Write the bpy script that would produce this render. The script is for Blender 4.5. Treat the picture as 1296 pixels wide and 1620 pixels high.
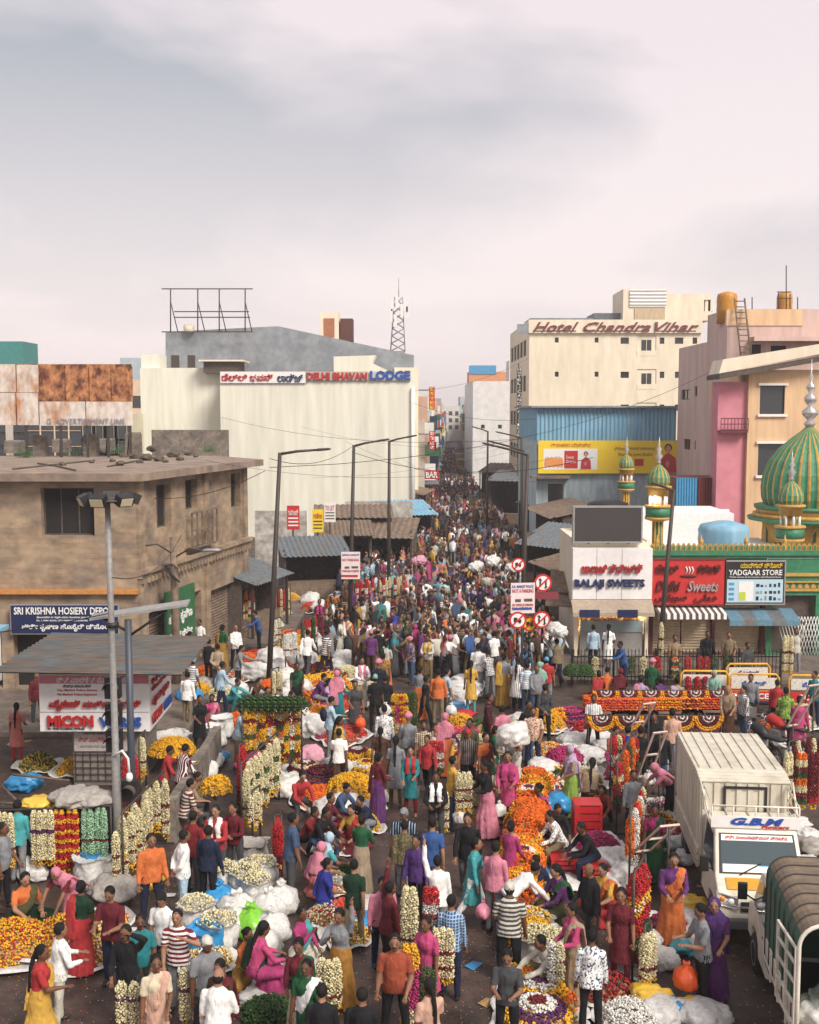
import bpy, bmesh, math, random
import numpy as np
from mathutils import Vector, Matrix, Euler
from mathutils.bvhtree import BVHTree
R = math.radians
for o in list(bpy.data.objects): bpy.data.objects.remove(o)
scene = bpy.context.scene
C = scene.collection
random.seed(7); rng = np.random.default_rng(7)

# ------------------------------------------------------------------ camera
F, HC, PIT = 1750.0, 9.5, R(5.23)            # focal length in px of a 1296x1620 picture, eye height, downward pitch
cam = bpy.data.cameras.new('Camera'); camo = bpy.data.objects.new('Camera', cam); C.objects.link(camo)
camo.location = (0, 0, HC); camo.rotation_euler = (R(90) - PIT, 0, 0)
cam.sensor_fit = 'VERTICAL'; cam.sensor_height = 24; cam.lens = 24 * F / 1620
cam.clip_start = 0.3; cam.clip_end = 4000
scene.camera = camo

# ------------------------------------------------------------------ sky, sun, exposure
SUN_EL, SUN_AZ = R(43), R(142)              # azimuth measured from +Y towards +X: high, behind the camera on the right
w = bpy.data.worlds.new('World'); scene.world = w; w.use_nodes = True
nt = w.node_tree; nt.nodes.clear()
def N(nt, t, **k):
    n = nt.nodes.new(t)
    for a, b in k.items(): setattr(n, a, b)
    return n
def L(nt, a, b): nt.links.new(a, b)
out = N(nt, 'ShaderNodeOutputWorld'); bg = N(nt, 'ShaderNodeBackground')
sky = N(nt, 'ShaderNodeTexSky', sky_type='NISHITA', sun_disc=False, sun_elevation=SUN_EL, sun_rotation=SUN_AZ)
sky.air_density = 1.5; sky.dust_density = 4.0
tc = N(nt, 'ShaderNodeTexCoord'); sep = N(nt, 'ShaderNodeSeparateXYZ'); L(nt, tc.outputs['Generated'], sep.inputs[0])
# cloud deck: coordinates on a flat layer overhead, so the clouds go on in every direction
zc = N(nt, 'ShaderNodeMath', operation='MAXIMUM'); zc.inputs[1].default_value = 0.0; L(nt, sep.outputs[2], zc.inputs[0])
za = N(nt, 'ShaderNodeMath', operation='ADD'); za.inputs[1].default_value = 0.22; L(nt, zc.outputs[0], za.inputs[0])
dx = N(nt, 'ShaderNodeMath', operation='DIVIDE'); L(nt, sep.outputs[0], dx.inputs[0]); L(nt, za.outputs[0], dx.inputs[1])
dy = N(nt, 'ShaderNodeMath', operation='DIVIDE'); L(nt, sep.outputs[1], dy.inputs[0]); L(nt, za.outputs[0], dy.inputs[1])
cmb = N(nt, 'ShaderNodeCombineXYZ'); L(nt, dx.outputs[0], cmb.inputs[0]); L(nt, dy.outputs[0], cmb.inputs[1]); cmb.inputs[2].default_value = 8.3
noi = N(nt, 'ShaderNodeTexNoise'); noi.inputs['Scale'].default_value = 1.15; noi.inputs['Detail'].default_value = 5; noi.inputs['Roughness'].default_value = 0.46; noi.inputs['Distortion'].default_value = 0.35
L(nt, cmb.outputs[0], noi.inputs['Vector'])
cr = N(nt, 'ShaderNodeValToRGB'); cr.color_ramp.elements[0].position = 0.42; cr.color_ramp.elements[1].position = 0.57
cr.color_ramp.elements[0].color = (0.162, 0.168, 0.186, 1); cr.color_ramp.elements[1].color = (0.322, 0.284, 0.290, 1)
L(nt, noi.outputs['Fac'], cr.inputs['Fac'])
hz = N(nt, 'ShaderNodeMapRange'); hz.inputs[1].default_value = 0.02; hz.inputs[2].default_value = 0.30; hz.inputs[3].default_value = 1; hz.inputs[4].default_value = 0
L(nt, sep.outputs[2], hz.inputs[0])
mh = N(nt, 'ShaderNodeMixRGB'); mh.inputs[2].default_value = (0.375, 0.328, 0.326, 1)   # dusty white towards the horizon, all round
L(nt, hz.outputs[0], mh.inputs[0]); L(nt, cr.outputs[0], mh.inputs[1])
sc = N(nt, 'ShaderNodeMixRGB', blend_type='MULTIPLY'); sc.inputs[0].default_value = 1; sc.inputs[2].default_value = (0.05, 0.05, 0.05, 1); L(nt, sky.outputs[0], sc.inputs[1])
mx = N(nt, 'ShaderNodeMixRGB'); mx.inputs[0].default_value = 0.9; L(nt, sc.outputs[0], mx.inputs[1]); L(nt, mh.outputs[0], mx.inputs[2])
L(nt, mx.outputs[0], bg.inputs['Color']); bg.inputs['Strength'].default_value = 1.0; L(nt, bg.outputs[0], out.inputs['Surface'])
sl = bpy.data.lights.new('Sun', 'SUN'); sl.energy = 1.5; sl.angle = R(22); sl.color = (1, 0.93, 0.84)
so = bpy.data.objects.new('Sun', sl); C.objects.link(so); so.location = (-30, -20, 60)
sd = Vector((math.sin(SUN_AZ) * math.cos(SUN_EL), math.cos(SUN_AZ) * math.cos(SUN_EL), math.sin(SUN_EL)))
so.rotation_euler = sd.to_track_quat('Z', 'Y').to_euler()
scene.view_settings.view_transform = 'Standard'; scene.view_settings.look = 'None'
scene.view_settings.exposure = 1.6; scene.view_settings.gamma = 1; scene.view_settings.use_curve_mapping = False
scene.cycles.volume_step_rate = 4; scene.cycles.volume_bounces = 0; scene.cycles.max_bounces = 5

# ------------------------------------------------------------------ helpers: where a sight line of the photograph meets a real plane
_c, _s = math.cos(PIT), math.sin(PIT)
def ray(px, py):
    x = (px - 648) / F; y = -(py - 810) / F
    return Vector((x, _c + y * _s, -_s + y * _c))
def G(px, py, z=0.0):
    r = ray(px, py); t = (z - HC) / r.z; return Vector((r.x * t, r.y * t, z))
def D(px, py, Y):
    r = ray(px, py); t = Y / r.y; return Vector((r.x * t, Y, HC + r.z * t))
class Wall:
    """vertical plane through O along angle a (local x along the wall, y into the building, z up)"""
    def __init__(s, O, a=0.0): s.O = Vector((O[0], O[1], 0)); s.a = a; s.u = Vector((math.cos(a), math.sin(a), 0)); s.v = Vector((-s.u.y, s.u.x, 0))
    def h(s, px, py, y=0.0):
        r = ray(px, py); o = s.O + s.v * y; c = Vector((0, 0, HC)); t = (o - c).dot(s.v) / r.dot(s.v); p = c + r * t
        return ((p - o).dot(s.u), p.z)
    def rect(s, x0, y0, x1, y1, y=0.0):
        a = s.h(x0, y0, y); b = s.h(x1, y1, y); return (min(a[0], b[0]), max(a[0], b[0]), min(a[1], b[1]), max(a[1], b[1]))

# ------------------------------------------------------------------ materials
MATS = {}
def mat(name, col, rough=0.8, noise=0.0, scale=6.0, metal=0.0, col2=None, detail=4, bump=0.0, spec=None, stretch=None, emit=0, alpha=None, attr=None, coords='Object', lo=0.4, hi=0.62):
    if name in MATS: return MATS[name]
    m = bpy.data.materials.new(name); m.use_nodes = True; nt = m.node_tree; b = nt.nodes['Principled BSDF']
    b.inputs['Roughness'].default_value = rough; b.inputs['Metallic'].default_value = metal
    if spec is not None: b.inputs['Specular IOR Level'].default_value = spec
    b.inputs['Base Color'].default_value = (*col, 1)
    src = None
    if attr:
        a = N(nt, 'ShaderNodeAttribute', attribute_name=attr); src = a.outputs['Color']
    if noise or col2 or bump:
        t = N(nt, 'ShaderNodeTexCoord'); n = N(nt, 'ShaderNodeTexNoise'); n.inputs['Scale'].default_value = scale; n.inputs['Detail'].default_value = detail; n.inputs['Roughness'].default_value = 0.62
        v = t.outputs[coords]
        if stretch:
            mp = N(nt, 'ShaderNodeMapping'); mp.inputs['Scale'].default_value = stretch; L(nt, v, mp.inputs[0]); v = mp.outputs[0]
        L(nt, v, n.inputs['Vector'])
        if col2:
            r = N(nt, 'ShaderNodeMapRange'); r.inputs[1].default_value = lo; r.inputs[2].default_value = hi; L(nt, n.outputs['Fac'], r.inputs[0])
            mi = N(nt, 'ShaderNodeMixRGB'); mi.inputs[1].default_value = (*col, 1); mi.inputs[2].default_value = (*col2, 1); L(nt, r.outputs[0], mi.inputs[0]); src = mi.outputs[0]
        if noise:
            n2 = N(nt, 'ShaderNodeTexNoise'); n2.inputs['Scale'].default_value = scale * 2.7; n2.inputs['Detail'].default_value = 3; L(nt, v, n2.inputs['Vector'])
            r2 = N(nt, 'ShaderNodeMapRange'); r2.inputs[1].default_value = 0.25; r2.inputs[2].default_value = 0.75; r2.inputs[3].default_value = 1 - noise; r2.inputs[4].default_value = 1 + noise * 0.6
            L(nt, n2.outputs['Fac'], r2.inputs[0])
            mu = N(nt, 'ShaderNodeMixRGB', blend_type='MULTIPLY'); mu.inputs[0].default_value = 1; mu.inputs[1].default_value = (*col, 1); L(nt, r2.outputs[0], mu.inputs[2])
            if src: L(nt, src, mu.inputs[1])
            src = mu.outputs[0]
        if bump:
            bp = N(nt, 'ShaderNodeBump'); bp.inputs['Strength'].default_value = bump; bp.inputs['Distance'].default_value = 0.03; L(nt, n.outputs['Fac'], bp.inputs['Height']); L(nt, bp.outputs[0], b.inputs['Normal'])
    if src: L(nt, src, b.inputs['Base Color'])
    if emit:
        b.inputs['Emission Color'].default_value = (*col, 1); b.inputs['Emission Strength'].default_value = emit
    MATS[name] = m; return m

# ------------------------------------------------------------------ mesh builder
class MB:
    def __init__(s): s.v = []; s.f = []; s.m = []; s.c = []; s.M = None; s.sm = []
    def add(s, vs, fs, m=0, col=None, smooth=False):
        o = len(s.v)
        s.v.extend((s.M @ Vector(p))[:] for p in vs) if s.M is not None else s.v.extend(tuple(p) for p in vs)
        for f in fs: s.f.append([o + i for i in f]); s.m.append(m); s.c.append(col); s.sm.append(smooth)
        return s
    def box(s, x0, x1, y0, y1, z0, z1, m=0, col=None):
        return s.add([(x0,y0,z0),(x1,y0,z0),(x1,y1,z0),(x0,y1,z0),(x0,y0,z1),(x1,y0,z1),(x1,y1,z1),(x0,y1,z1)],
            [(0,3,2,1),(4,5,6,7),(0,1,5,4),(1,2,6,5),(2,3,7,6),(3,0,4,7)], m, col)
    def loft(s, rings, m=0, col=None, cap=True, smooth=True, closed=True):
        n = len(rings[0]); vs = [p for r in rings for p in r]; fs = []
        for i in range(len(rings) - 1):
            for j in range(n if closed else n - 1):
                k = (j + 1) % n; fs.append((i*n+j, i*n+k, (i+1)*n+k, (i+1)*n+j))
        if cap and closed: fs.append(tuple(range(n))[::-1]); fs.append(tuple((len(rings)-1)*n + j for j in range(n)))
        return s.add(vs, fs, m, col, smooth)
    def tube(s, pts, r, n=8, m=0, col=None, flat=None, cap=True):
        pts = [Vector(p) for p in pts]; rr = r if isinstance(r, (list, tuple)) else [r] * len(pts); rings = []
        up = None
        for i, p in enumerate(pts):
            d = (pts[min(i+1, len(pts)-1)] - pts[max(i-1, 0)]); d = d.normalized() if d.length > 1e-9 else Vector((0,0,1))
            if up is None: up = Vector((0,0,1)) if abs(d.z) < 0.9 else Vector((0,1,0))
            a = d.cross(up)
            if a.length < 1e-6: a = d.orthogonal()
            a.normalize(); b = a.cross(d).normalized(); up = b
            ry = rr[i] if not isinstance(rr[i], tuple) else rr[i][1]; rx = rr[i] if not isinstance(rr[i], tuple) else rr[i][0]
            rings.append([p + a * (rx * math.cos(t)) + b * (ry * math.sin(t)) for t in [2*math.pi*k/n for k in range(n)]])
        return s.loft(rings, m, col, cap)
    def lathe(s, prof, n=16, m=0, col=None, c=(0,0,0), cap=True):
        return s.loft([[(c[0] + r*math.cos(2*math.pi*k/n), c[1] + r*math.sin(2*math.pi*k/n), c[2] + z) for k in range(n)] for r, z in prof], m, col, cap)
    def ell(s, c, r, m=0, col=None, n=12, k=8, rot=None):
        rings = []
        for i in range(k + 1):
            t = math.pi * i / k; q = max(math.sin(t), 0.02)
            rings.append([Vector((r[0]*q*math.cos(2*math.pi*j/n), r[1]*q*math.sin(2*math.pi*j/n), -r[2]*math.cos(t))) for j in range(n)])
        if rot is not None: rings = [[rot @ p for p in g] for g in rings]
        return s.loft([[p + Vector(c) for p in g] for g in rings], m, col)
    def wall(s, x0, x1, z0, z1, ops, y=0.0, dep=0.15, m=0, mr=None, axis='x'):
        """wall sheet with real rectangular openings and reveals"""
        ops = [(max(a, x0 + .01), min(b, x1 - .01), max(c_, z0 + .001), min(d, z1 - .01)) for a, b, c_, d in ops]; ops = [o for o in ops if o[0] < o[1] and o[2] < o[3]]
        xs = sorted({x0, x1, *[o[0] for o in ops], *[o[1] for o in ops]}); zs = sorted({z0, z1, *[o[2] for o in ops], *[o[3] for o in ops]})
        for i in range(len(xs) - 1):
            for j in range(len(zs) - 1):
                cx, cz = (xs[i] + xs[i+1]) / 2, (zs[j] + zs[j+1]) / 2
                if any(a < cx < b and c_ < cz < d for a, b, c_, d in ops): continue
                s.add([(xs[i],y,zs[j]),(xs[i+1],y,zs[j]),(xs[i+1],y,zs[j+1]),(xs[i],y,zs[j+1])], [(0,1,2,3)], m)
        for a, b, c_, d in ops:
            s.add([(a,y,c_),(b,y,c_),(b,y,d),(a,y,d),(a,y+dep,c_),(b,y+dep,c_),(b,y+dep,d),(a,y+dep,d)], [(0,4,5,1),(1,5,6,2),(2,6,7,3),(3,7,4,0)], m if mr is None else mr)
        return s
    def mesh(s, name, mats):
        me = bpy.data.meshes.new(name); me.from_pydata(s.v, [], s.f); me.update()
        for q in (mats if isinstance(mats, (list, tuple)) else [mats]): me.materials.append(q)
        if any(s.m): me.polygons.foreach_set('material_index', s.m)
        me.polygons.foreach_set('use_smooth', s.sm)
        if any(q is not None for q in s.c):
            at = me.color_attributes.new('Col', 'FLOAT_COLOR', 'CORNER'); arr = np.ones((len(me.loops), 4), np.float32); k = 0
            for f, q in zip(s.f, s.c):
                if q is not None: arr[k:k+len(f), :3] = q
                k += len(f)
            at.data.foreach_set('color', arr.ravel())
        me.validate(); return me
    def build(s, name, mats, parent=None, **k): return link(name, s.mesh(name, mats), parent, **k)
def link(name, me, parent=None, loc=None, rz=0.0, label=None, cat=None, group=None, kind=None, scale=None):
    o = bpy.data.objects.new(name, me); C.objects.link(o)
    if parent is not None: o.parent = parent
    if loc is not None: o.location = loc
    if rz: o.rotation_euler = (0, 0, rz)
    if scale is not None: o.scale = scale if isinstance(scale, (tuple, list)) else (scale,) * 3
    if label: o['label'] = label
    if cat: o['category'] = cat
    if group: o['group'] = group
    if kind: o['kind'] = kind
    return o
def thing(name, label, cat, loc=(0,0,0), rz=0.0, group=None): return link(name, None, None, loc, rz, label, cat, group)
_tc = {}
def text_obj(name, s, w_, h_, m, parent, loc, rx=90, rz=0, depth=0.02, bold=0.0, shear=0.0, label=None, ry=0):
    """lettering as a solid mesh fitted to a box w_ x h_; loc is its lower-left corner"""
    key = (s, round(w_, 3), round(h_, 3), depth, bold, shear)
    if key not in _tc:
        cu = bpy.data.curves.new('lettering', 'FONT'); cu.body = s; cu.extrude = 0.02; cu.offset = bold; cu.shear = shear; cu.resolution_u = 2
        ob = bpy.data.objects.new('lettering', cu); C.objects.link(ob); dg = bpy.context.evaluated_depsgraph_get(); me = bpy.data.meshes.new_from_object(ob.evaluated_get(dg))
        bpy.data.objects.remove(ob); bpy.data.curves.remove(cu)
        n = len(me.vertices); co = np.empty(n * 3, np.float32); me.vertices.foreach_get('co', co); co = co.reshape(-1, 3)
        if n:
            mn, mxx = co.min(0), co.max(0); sp = np.maximum(mxx - mn, 1e-6); co = (co - mn) / sp * np.array([w_, h_, depth], np.float32); me.vertices.foreach_set('co', co.ravel())
        if n:   # lift each glyph piece a hair off the next, so overlapping pieces never share a plane
            par = list(range(n))
            def fd(a):
                while par[a] != a: par[a] = par[par[a]]; a = par[a]
                return a
            for e in me.edges:
                a, b = fd(e.vertices[0]), fd(e.vertices[1])
                if a != b: par[a] = b
            ids = {}; 
            for i in range(n): co[i, 2] += (ids.setdefault(fd(i), len(ids)) % 7) * depth * .04
            me.vertices.foreach_set('co', co.ravel())
        me.materials.clear(); _tc[key] = me
    me = _tc[key].copy(); me.materials.append(m)
    o = link(name, me, parent, loc); o.rotation_euler = (R(rx), R(ry), R(rz))
    if label: o['label'] = label
    return o
def copy_tree(o, parent=None):
    c = o.copy(); C.objects.link(c); c.parent = parent
    for ch in list(o.children): copy_tree(ch, c)
    return c
from mathutils import noise
# ------------------------------------------------------------------ people: continuous bodies grown from lofted limbs
def omat(name, prop, default, rough=0.85, pattern=False):
    m = bpy.data.materials.new(name); m.use_nodes = True; nt = m.node_tree; b = nt.nodes['Principled BSDF']; b.inputs['Roughness'].default_value = rough
    b.inputs['Specular IOR Level'].default_value = 0.25
    a = N(nt, 'ShaderNodeAttribute', attribute_type='OBJECT', attribute_name=prop); src = a.outputs['Color']
    t = N(nt, 'ShaderNodeTexCoord')
    if pattern:
        a2 = N(nt, 'ShaderNodeAttribute', attribute_type='OBJECT', attribute_name='trim'); pa = N(nt, 'ShaderNodeAttribute', attribute_type='OBJECT', attribute_name='pattern')
        sx = N(nt, 'ShaderNodeSeparateXYZ'); L(nt, t.outputs['Object'], sx.inputs[0])
        def stripe(sock, f, th):
            q = N(nt, 'ShaderNodeMath', operation='MULTIPLY'); q.inputs[1].default_value = f; L(nt, sock, q.inputs[0])
            r = N(nt, 'ShaderNodeMath', operation='FRACT'); L(nt, q.outputs[0], r.inputs[0])
            g = N(nt, 'ShaderNodeMath', operation='GREATER_THAN'); g.inputs[1].default_value = th; L(nt, r.outputs[0], g.inputs[0]); return g.outputs[0]
        hs = stripe(sx.outputs[2], 14, .5); vs = stripe(sx.outputs[0], 20, .72); h2 = stripe(sx.outputs[2], 20, .72)
        ck = N(nt, 'ShaderNodeMath', operation='MAXIMUM'); L(nt, vs, ck.inputs[0]); L(nt, h2, ck.inputs[1])
        nz = N(nt, 'ShaderNodeTexNoise'); nz.inputs['Scale'].default_value = 30; L(nt, t.outputs['Object'], nz.inputs['Vector'])
        fl = N(nt, 'ShaderNodeMath', operation='GREATER_THAN'); fl.inputs[1].default_value = .55; L(nt, nz.outputs['Fac'], fl.inputs[0])
        acc = None
        for k, sck in ((1, hs), (2, ck.outputs[0]), (3, fl.outputs[0]), (4, vs)):
            e = N(nt, 'ShaderNodeMath', operation='COMPARE'); e.inputs[1].default_value = k; e.inputs[2].default_value = .3; L(nt, pa.outputs['Fac'], e.inputs[0])
            u = N(nt, 'ShaderNodeMath', operation='MULTIPLY'); L(nt, e.outputs[0], u.inputs[0]); L(nt, sck, u.inputs[1])
            if acc is None: acc = u.outputs[0]
            else:
                d = N(nt, 'ShaderNodeMath', operation='ADD'); L(nt, acc, d.inputs[0]); L(nt, u.outputs[0], d.inputs[1]); acc = d.outputs[0]
        mi = N(nt, 'ShaderNodeMixRGB'); L(nt, acc, mi.inputs[0]); L(nt, src, mi.inputs[1]); L(nt, a2.outputs['Color'], mi.inputs[2]); src = mi.outputs[0]
    n = N(nt, 'ShaderNodeTexNoise'); n.inputs['Scale'].default_value = 9; n.inputs['Detail'].default_value = 3; L(nt, t.outputs['Object'], n.inputs['Vector'])
    r = N(nt, 'ShaderNodeMapRange'); r.inputs[1].default_value = .3; r.inputs[2].default_value = .7; r.inputs[3].default_value = .78; r.inputs[4].default_value = 1.12; L(nt, n.outputs['Fac'], r.inputs[0])
    mu = N(nt, 'ShaderNodeMixRGB', blend_type='MULTIPLY'); mu.inputs[0].default_value = 1; L(nt, src, mu.inputs[1]); L(nt, r.outputs[0], mu.inputs[2]); L(nt, mu.outputs[0], b.inputs['Base Color'])
    if prop in ('top', 'lower', 'wrap'):      # cloth folds
        w2 = N(nt, 'ShaderNodeTexNoise'); w2.inputs['Scale'].default_value = 7; w2.inputs['Detail'].default_value = 2; w2.inputs['Distortion'].default_value = 1.2
        mp = N(nt, 'ShaderNodeMapping'); mp.inputs['Scale'].default_value = (1.6, 1.6, .55); L(nt, t.outputs['Object'], mp.inputs[0]); L(nt, mp.outputs[0], w2.inputs['Vector'])
        bp = N(nt, 'ShaderNodeBump'); bp.inputs['Strength'].default_value = .55; bp.inputs['Distance'].default_value = .05; L(nt, w2.outputs['Fac'], bp.inputs['Height']); L(nt, bp.outputs[0], b.inputs['Normal'])
    return m
SKIN, HAIR, TOP, LOWER, SHOE, WRAP, EYE, LIP = range(8)
PM = [omat('skin', 'skin', None, .55), omat('hair', 'hair', None, .8), omat('cloth_top', 'top', None, .9, True), omat('cloth_lower', 'lower', None, .9), mat('shoe_leather', (.02,.016,.014), .5), omat('cloth_wrap', 'wrap', None, .85), mat('eye', (.015,.01,.01), .2), mat('lip', (.12,.035,.03), .5)]

def person_mesh(name, lean=4, arms=((5,8,12,4),(5,8,12,4)), legs=((4,3,0,2),(-4,3,-6,2)), cloth='trousers', sleeve='long', hair='short', head=(0,0), extra=(), female=False, seat=None, voxel=.0178, bare=False, tris=None, belly=0):
    mb = MB(); k = .95 if female else 1.0
    def dirv(side, f, a): f, a = R(f), R(a); return Vector((side*math.sin(a), math.cos(a)*math.sin(f), -math.cos(a)*math.cos(f)))
    # legs first, to set the pelvis height
    hips, feet = [], []
    for side, lg in zip((-1, 1), legs):
        h = Vector((side*.092, 0, 0)); kn = h + dirv(side, lg[0], lg[1])*.43; an = kn + dirv(side, lg[2], lg[3])*.40; hips.append((side, h, kn, an))
    hz = seat if seat is not None else .085 - min(q[3].z for q in hips)
    if seat is not None:
        lowest = min(min(q[3].z for q in hips), min(q[2].z for q in hips)) + hz
        if lowest < .07: hz += .07 - lowest
    P = Vector((0, 0, hz)); hips = [(s, h+P, kn+P, an+P) for s, h, kn, an in hips]
    up = Vector((0, math.sin(R(lean)), math.cos(R(lean)))); fw = Vector((0, math.cos(R(lean)), -math.sin(R(lean)))); X = Vector((1,0,0))
    def ring(t, rx, ry, n=20, off=0.0, amp=0, kf=9): 
        c = P + up*t + fw*off; return [c + X*((rx*(1+amp*math.cos(kf*a)))*math.cos(a)) + fw*((ry*(1+amp*math.cos(kf*a)))*math.sin(a)) for a in [2*math.pi*i/n for i in range(n)]]
    bust = .018 if female else 0
    b = belly
    prof = [(-.09,.12,.095,0),(-.02,.165,.118,0),(.08,.155,.112+b,.0+b*.6),(.19,.142+b*.5,.104+b,b*.7),(.30,.158,.112+bust+b*.4,bust*.6+b*.3),(.39,.172,.112+bust,bust*.5),(.45,.150,.092,0),(.50,.095,.072,-.005),(.525,.065,.06,0)]
    prof = [(t, rx*k, ry*k, o) for t, rx, ry, o in prof]
    if cloth == 'saree':
        mb.loft([ring(t, rx, ry, off=o) for t, rx, ry, o in prof if t > .1 or t < .0][1:], TOP)
        mb.loft([ring(t, rx*1.03, ry*1.03, off=o) for t, rx, ry, o in prof if t < .15], LOWER)
    else: mb.loft([ring(t, rx, ry, off=o) for t, rx, ry, o in prof], TOP)
    sitting = seat is not None
    # shirt hem / kurta
    if cloth in ('trousers', 'lungi'): mb.loft([ring(.16,.150*k,.112+b,off=b*.7), ring(.02,.178*k,.132+b*.5,off=b*.4), ring(-.10 if not sitting else -.05,.188*k,.14)], TOP)
    if cloth == 'kurta' and not sitting: mb.loft([ring(.14,.150*k,.112), ring(-.02,.18*k,.135), ring(-.22,.20*k,.15,amp=.02), ring(-.46,.225*k,.17,amp=.04)], TOP)
    # neck, head, features
    hd = Vector((math.sin(R(head[0])), math.cos(R(head[0])), 0)); nb = P + up*.50
    hc = P + up*.60 + Vector((0,0,.062)) + fw*.012 + hd*.012
    mb.tube([nb, P + up*.585 + Vector((0,0,.02))], [.056*k, .05*k], 10, SKIN)
    rot = Euler((R(-head[1]), 0, -R(head[0]))).to_matrix()
    def H(x, y, z): return hc + rot @ Vector((x, y, z))
    mb.ell(hc, (.073, .09, .112), SKIN, n=16, k=12, rot=rot)
    mb.ell(H(0,.022,-.062), (.052,.062,.05), SKIN, rot=rot)
    mb.tube([H(0,.083,.02), H(0,.104,-.02)], [.010,.017], 8, SKIN)
    for s_ in (-1, 1): mb.ell(H(s_*.075,-.005,-.012), (.012,.02,.03), SKIN, n=8, k=6, rot=rot)
    if hair in ('short', 'bun', 'braid', 'mustache'):
        mb.ell(H(0,-.030,.034), (.084,.094,.102), HAIR, n=16, k=12, rot=rot)
        if female or hair in ('bun', 'braid'): mb.ell(H(0,-.045,-.03), (.07,.06,.075), HAIR, rot=rot)
    if hair == 'bun': mb.ell(H(0,-.125,.0), (.045,.04,.045), HAIR, rot=rot)
    if hair == 'braid':
        q = [H(0,-.105,-.01), H(0,-.125,-.09), P+up*.44-fw*.13, P+up*.25-fw*.13, P+up*.08-fw*.14]; mb.tube(q, [.03,.034,.032,.026,.014], 10, HAIR)
    if hair == 'cap':
        mb.ell(H(0,-.01,.035), (.086,.098,.098), WRAP, n=16, k=12, rot=rot); mb.ell(H(0,-.035,-.01), (.078,.075,.085), HAIR, rot=rot)
        mb.ell(H(0,.085,.05), (.06,.05,.012), WRAP, rot=rot)
    if hair == 'bald': mb.ell(H(0,-.035,-.02), (.078,.075,.07), HAIR, rot=rot)
    if hair == 'turban':
        mb.ell(H(0,-.01,.075), (.115,.125,.085), WRAP, n=16, k=10, rot=rot); mb.ell(H(0,-.005,.125), (.07,.08,.06), WRAP, rot=rot)
    if hair == 'veil':
        mb.ell(H(0,-.03,.02), (.094,.10,.112), WRAP, n=16, k=12, rot=rot); mb.loft([ring(.56,.085,.085,off=-.05), ring(.45,.20*k,.125,off=-.02), ring(.28,.205*k,.14,off=-.02), ring(.14,.19*k,.135,off=-.03)], WRAP)
    # legs
    for s_, h, kn, an in hips:
        legm = LOWER
        if cloth in ('trousers', 'kurta') or sitting:
            mb.tube([h + up*.02, h.lerp(kn,.5), kn, kn.lerp(an,.45), an + (kn-an)*.02], [.092*k,.08*k,.064*k,.06*k,.05*k], 14, legm if not bare else SKIN)
            mb.ell(kn, (.062*k,)*3, legm if not bare else SKIN)
        else:
            mb.tube([kn, kn.lerp(an,.5), an], [.055,.05,.036], 12, SKIN)
        toe = Vector((s_*.03, 1, 0)).normalized()
        if sitting and an.z > .16: toe = Vector((-s_*.8, .4, -.2)).normalized()
        q = an + Vector((0,0,-.045)); foot = SKIN if (female or cloth == 'lungi' or bare) else SHOE
        mb.tube([q - toe*.055, q + toe*.0, q + toe*.10, q + toe*.17], [(.034,.034),(.042,.045),(.046,.032),(.03,.018)], 12, foot)
        mb.tube([an, q], [.036, .038], 10, SKIN if foot == SKIN else (LOWER if cloth != 'lungi' else SKIN))
    # skirts
    if cloth in ('saree', 'lungi', 'skirt') and not sitting:
        mid = (hips[0][3] + hips[1][3]) / 2; kk = (hips[0][2] + hips[1][2]) / 2; wx = abs(hips[0][3].x - hips[1][3].x)/2; wy = abs(hips[0][3].y - hips[1][3].y)/2
        def zr(z, c, rx, ry, amp): return [Vector((c.x + rx*(1+amp*math.cos(11*a+1))*math.cos(a), c.y + ry*(1+amp*math.cos(11*a+1))*math.sin(a), z)) for a in [2*math.pi*i/44 for i in range(44)]]
        zb = .05 if cloth != 'lungi' else .16
        mb.loft([zr(hz+.13, P+up*.13, .150*k, .115, 0), zr(hz-.03, P, .19*k, .15, .01), zr(hz-.22, P.lerp(kk,.5), .19*k, .16, .03), zr(kk.z, kk, .18*k+wx*.3, .165+wy*.4, .05), zr(zb, mid, .17*k+wx*.7, .175+wy*.8, .075)], LOWER)
    if sitting and cloth in ('saree', 'lungi', 'skirt'):
        # cloth stretched over folded legs
        ks = [q[2] for q in hips]; an_ = [q[3] for q in hips]
        for a_, b_ in ((ks[0], ks[1]), (an_[0], an_[1])): mb.tube([a_, (a_+b_)/2 + Vector((0,0,-.02)), b_], [.085,.09,.085], 14, LOWER)
        for s_, h, kn, an in hips: mb.tube([h, kn, an + Vector((0,0,.03))], [.125,.10,.085], 14, LOWER)
        cc = (ks[0]+ks[1]+an_[0]+an_[1]) / 4; zt = max(.10, min(ks[0].z, ks[1].z))
        mb.loft([[Vector((cc.x + r*1.0*(1+.06*math.cos(9*a))*math.cos(a), cc.y*.75 + r*.85*(1+.06*math.cos(9*a))*math.sin(a), z)) for a in [2*math.pi*i/36 for i in range(36)]] for r, z in ((.36,.015),(.34,.06),(.22,zt*.8),(.1,zt*.95))], LOWER)
    # saree end over the left shoulder
    if cloth == 'saree':
        q = [P + up*.0 + X*.15 + fw*.04, P + up*.14 + X*.07 + fw*.115, P + up*.28 - X*.02 + fw*.135, P + up*.42 - X*.09 + fw*.115, P + up*.495 - X*.125 + fw*.0, P + up*.42 - X*.13 - fw*.11, P + up*.2 - X*.12 - fw*.135, P + up*.0 - X*.1 - fw*.15, P + up*(-.22) - X*.1 - fw*.17]
        if sitting: q = q[:-1]
        mb.tube(q, [(.024,.10),(.024,.11),(.024,.11),(.024,.09),(.026,.075),(.024,.09),(.022,.12),(.02,.13),(.02,.14)][:len(q)], 14, WRAP)
    # arms
    wr = []
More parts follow.
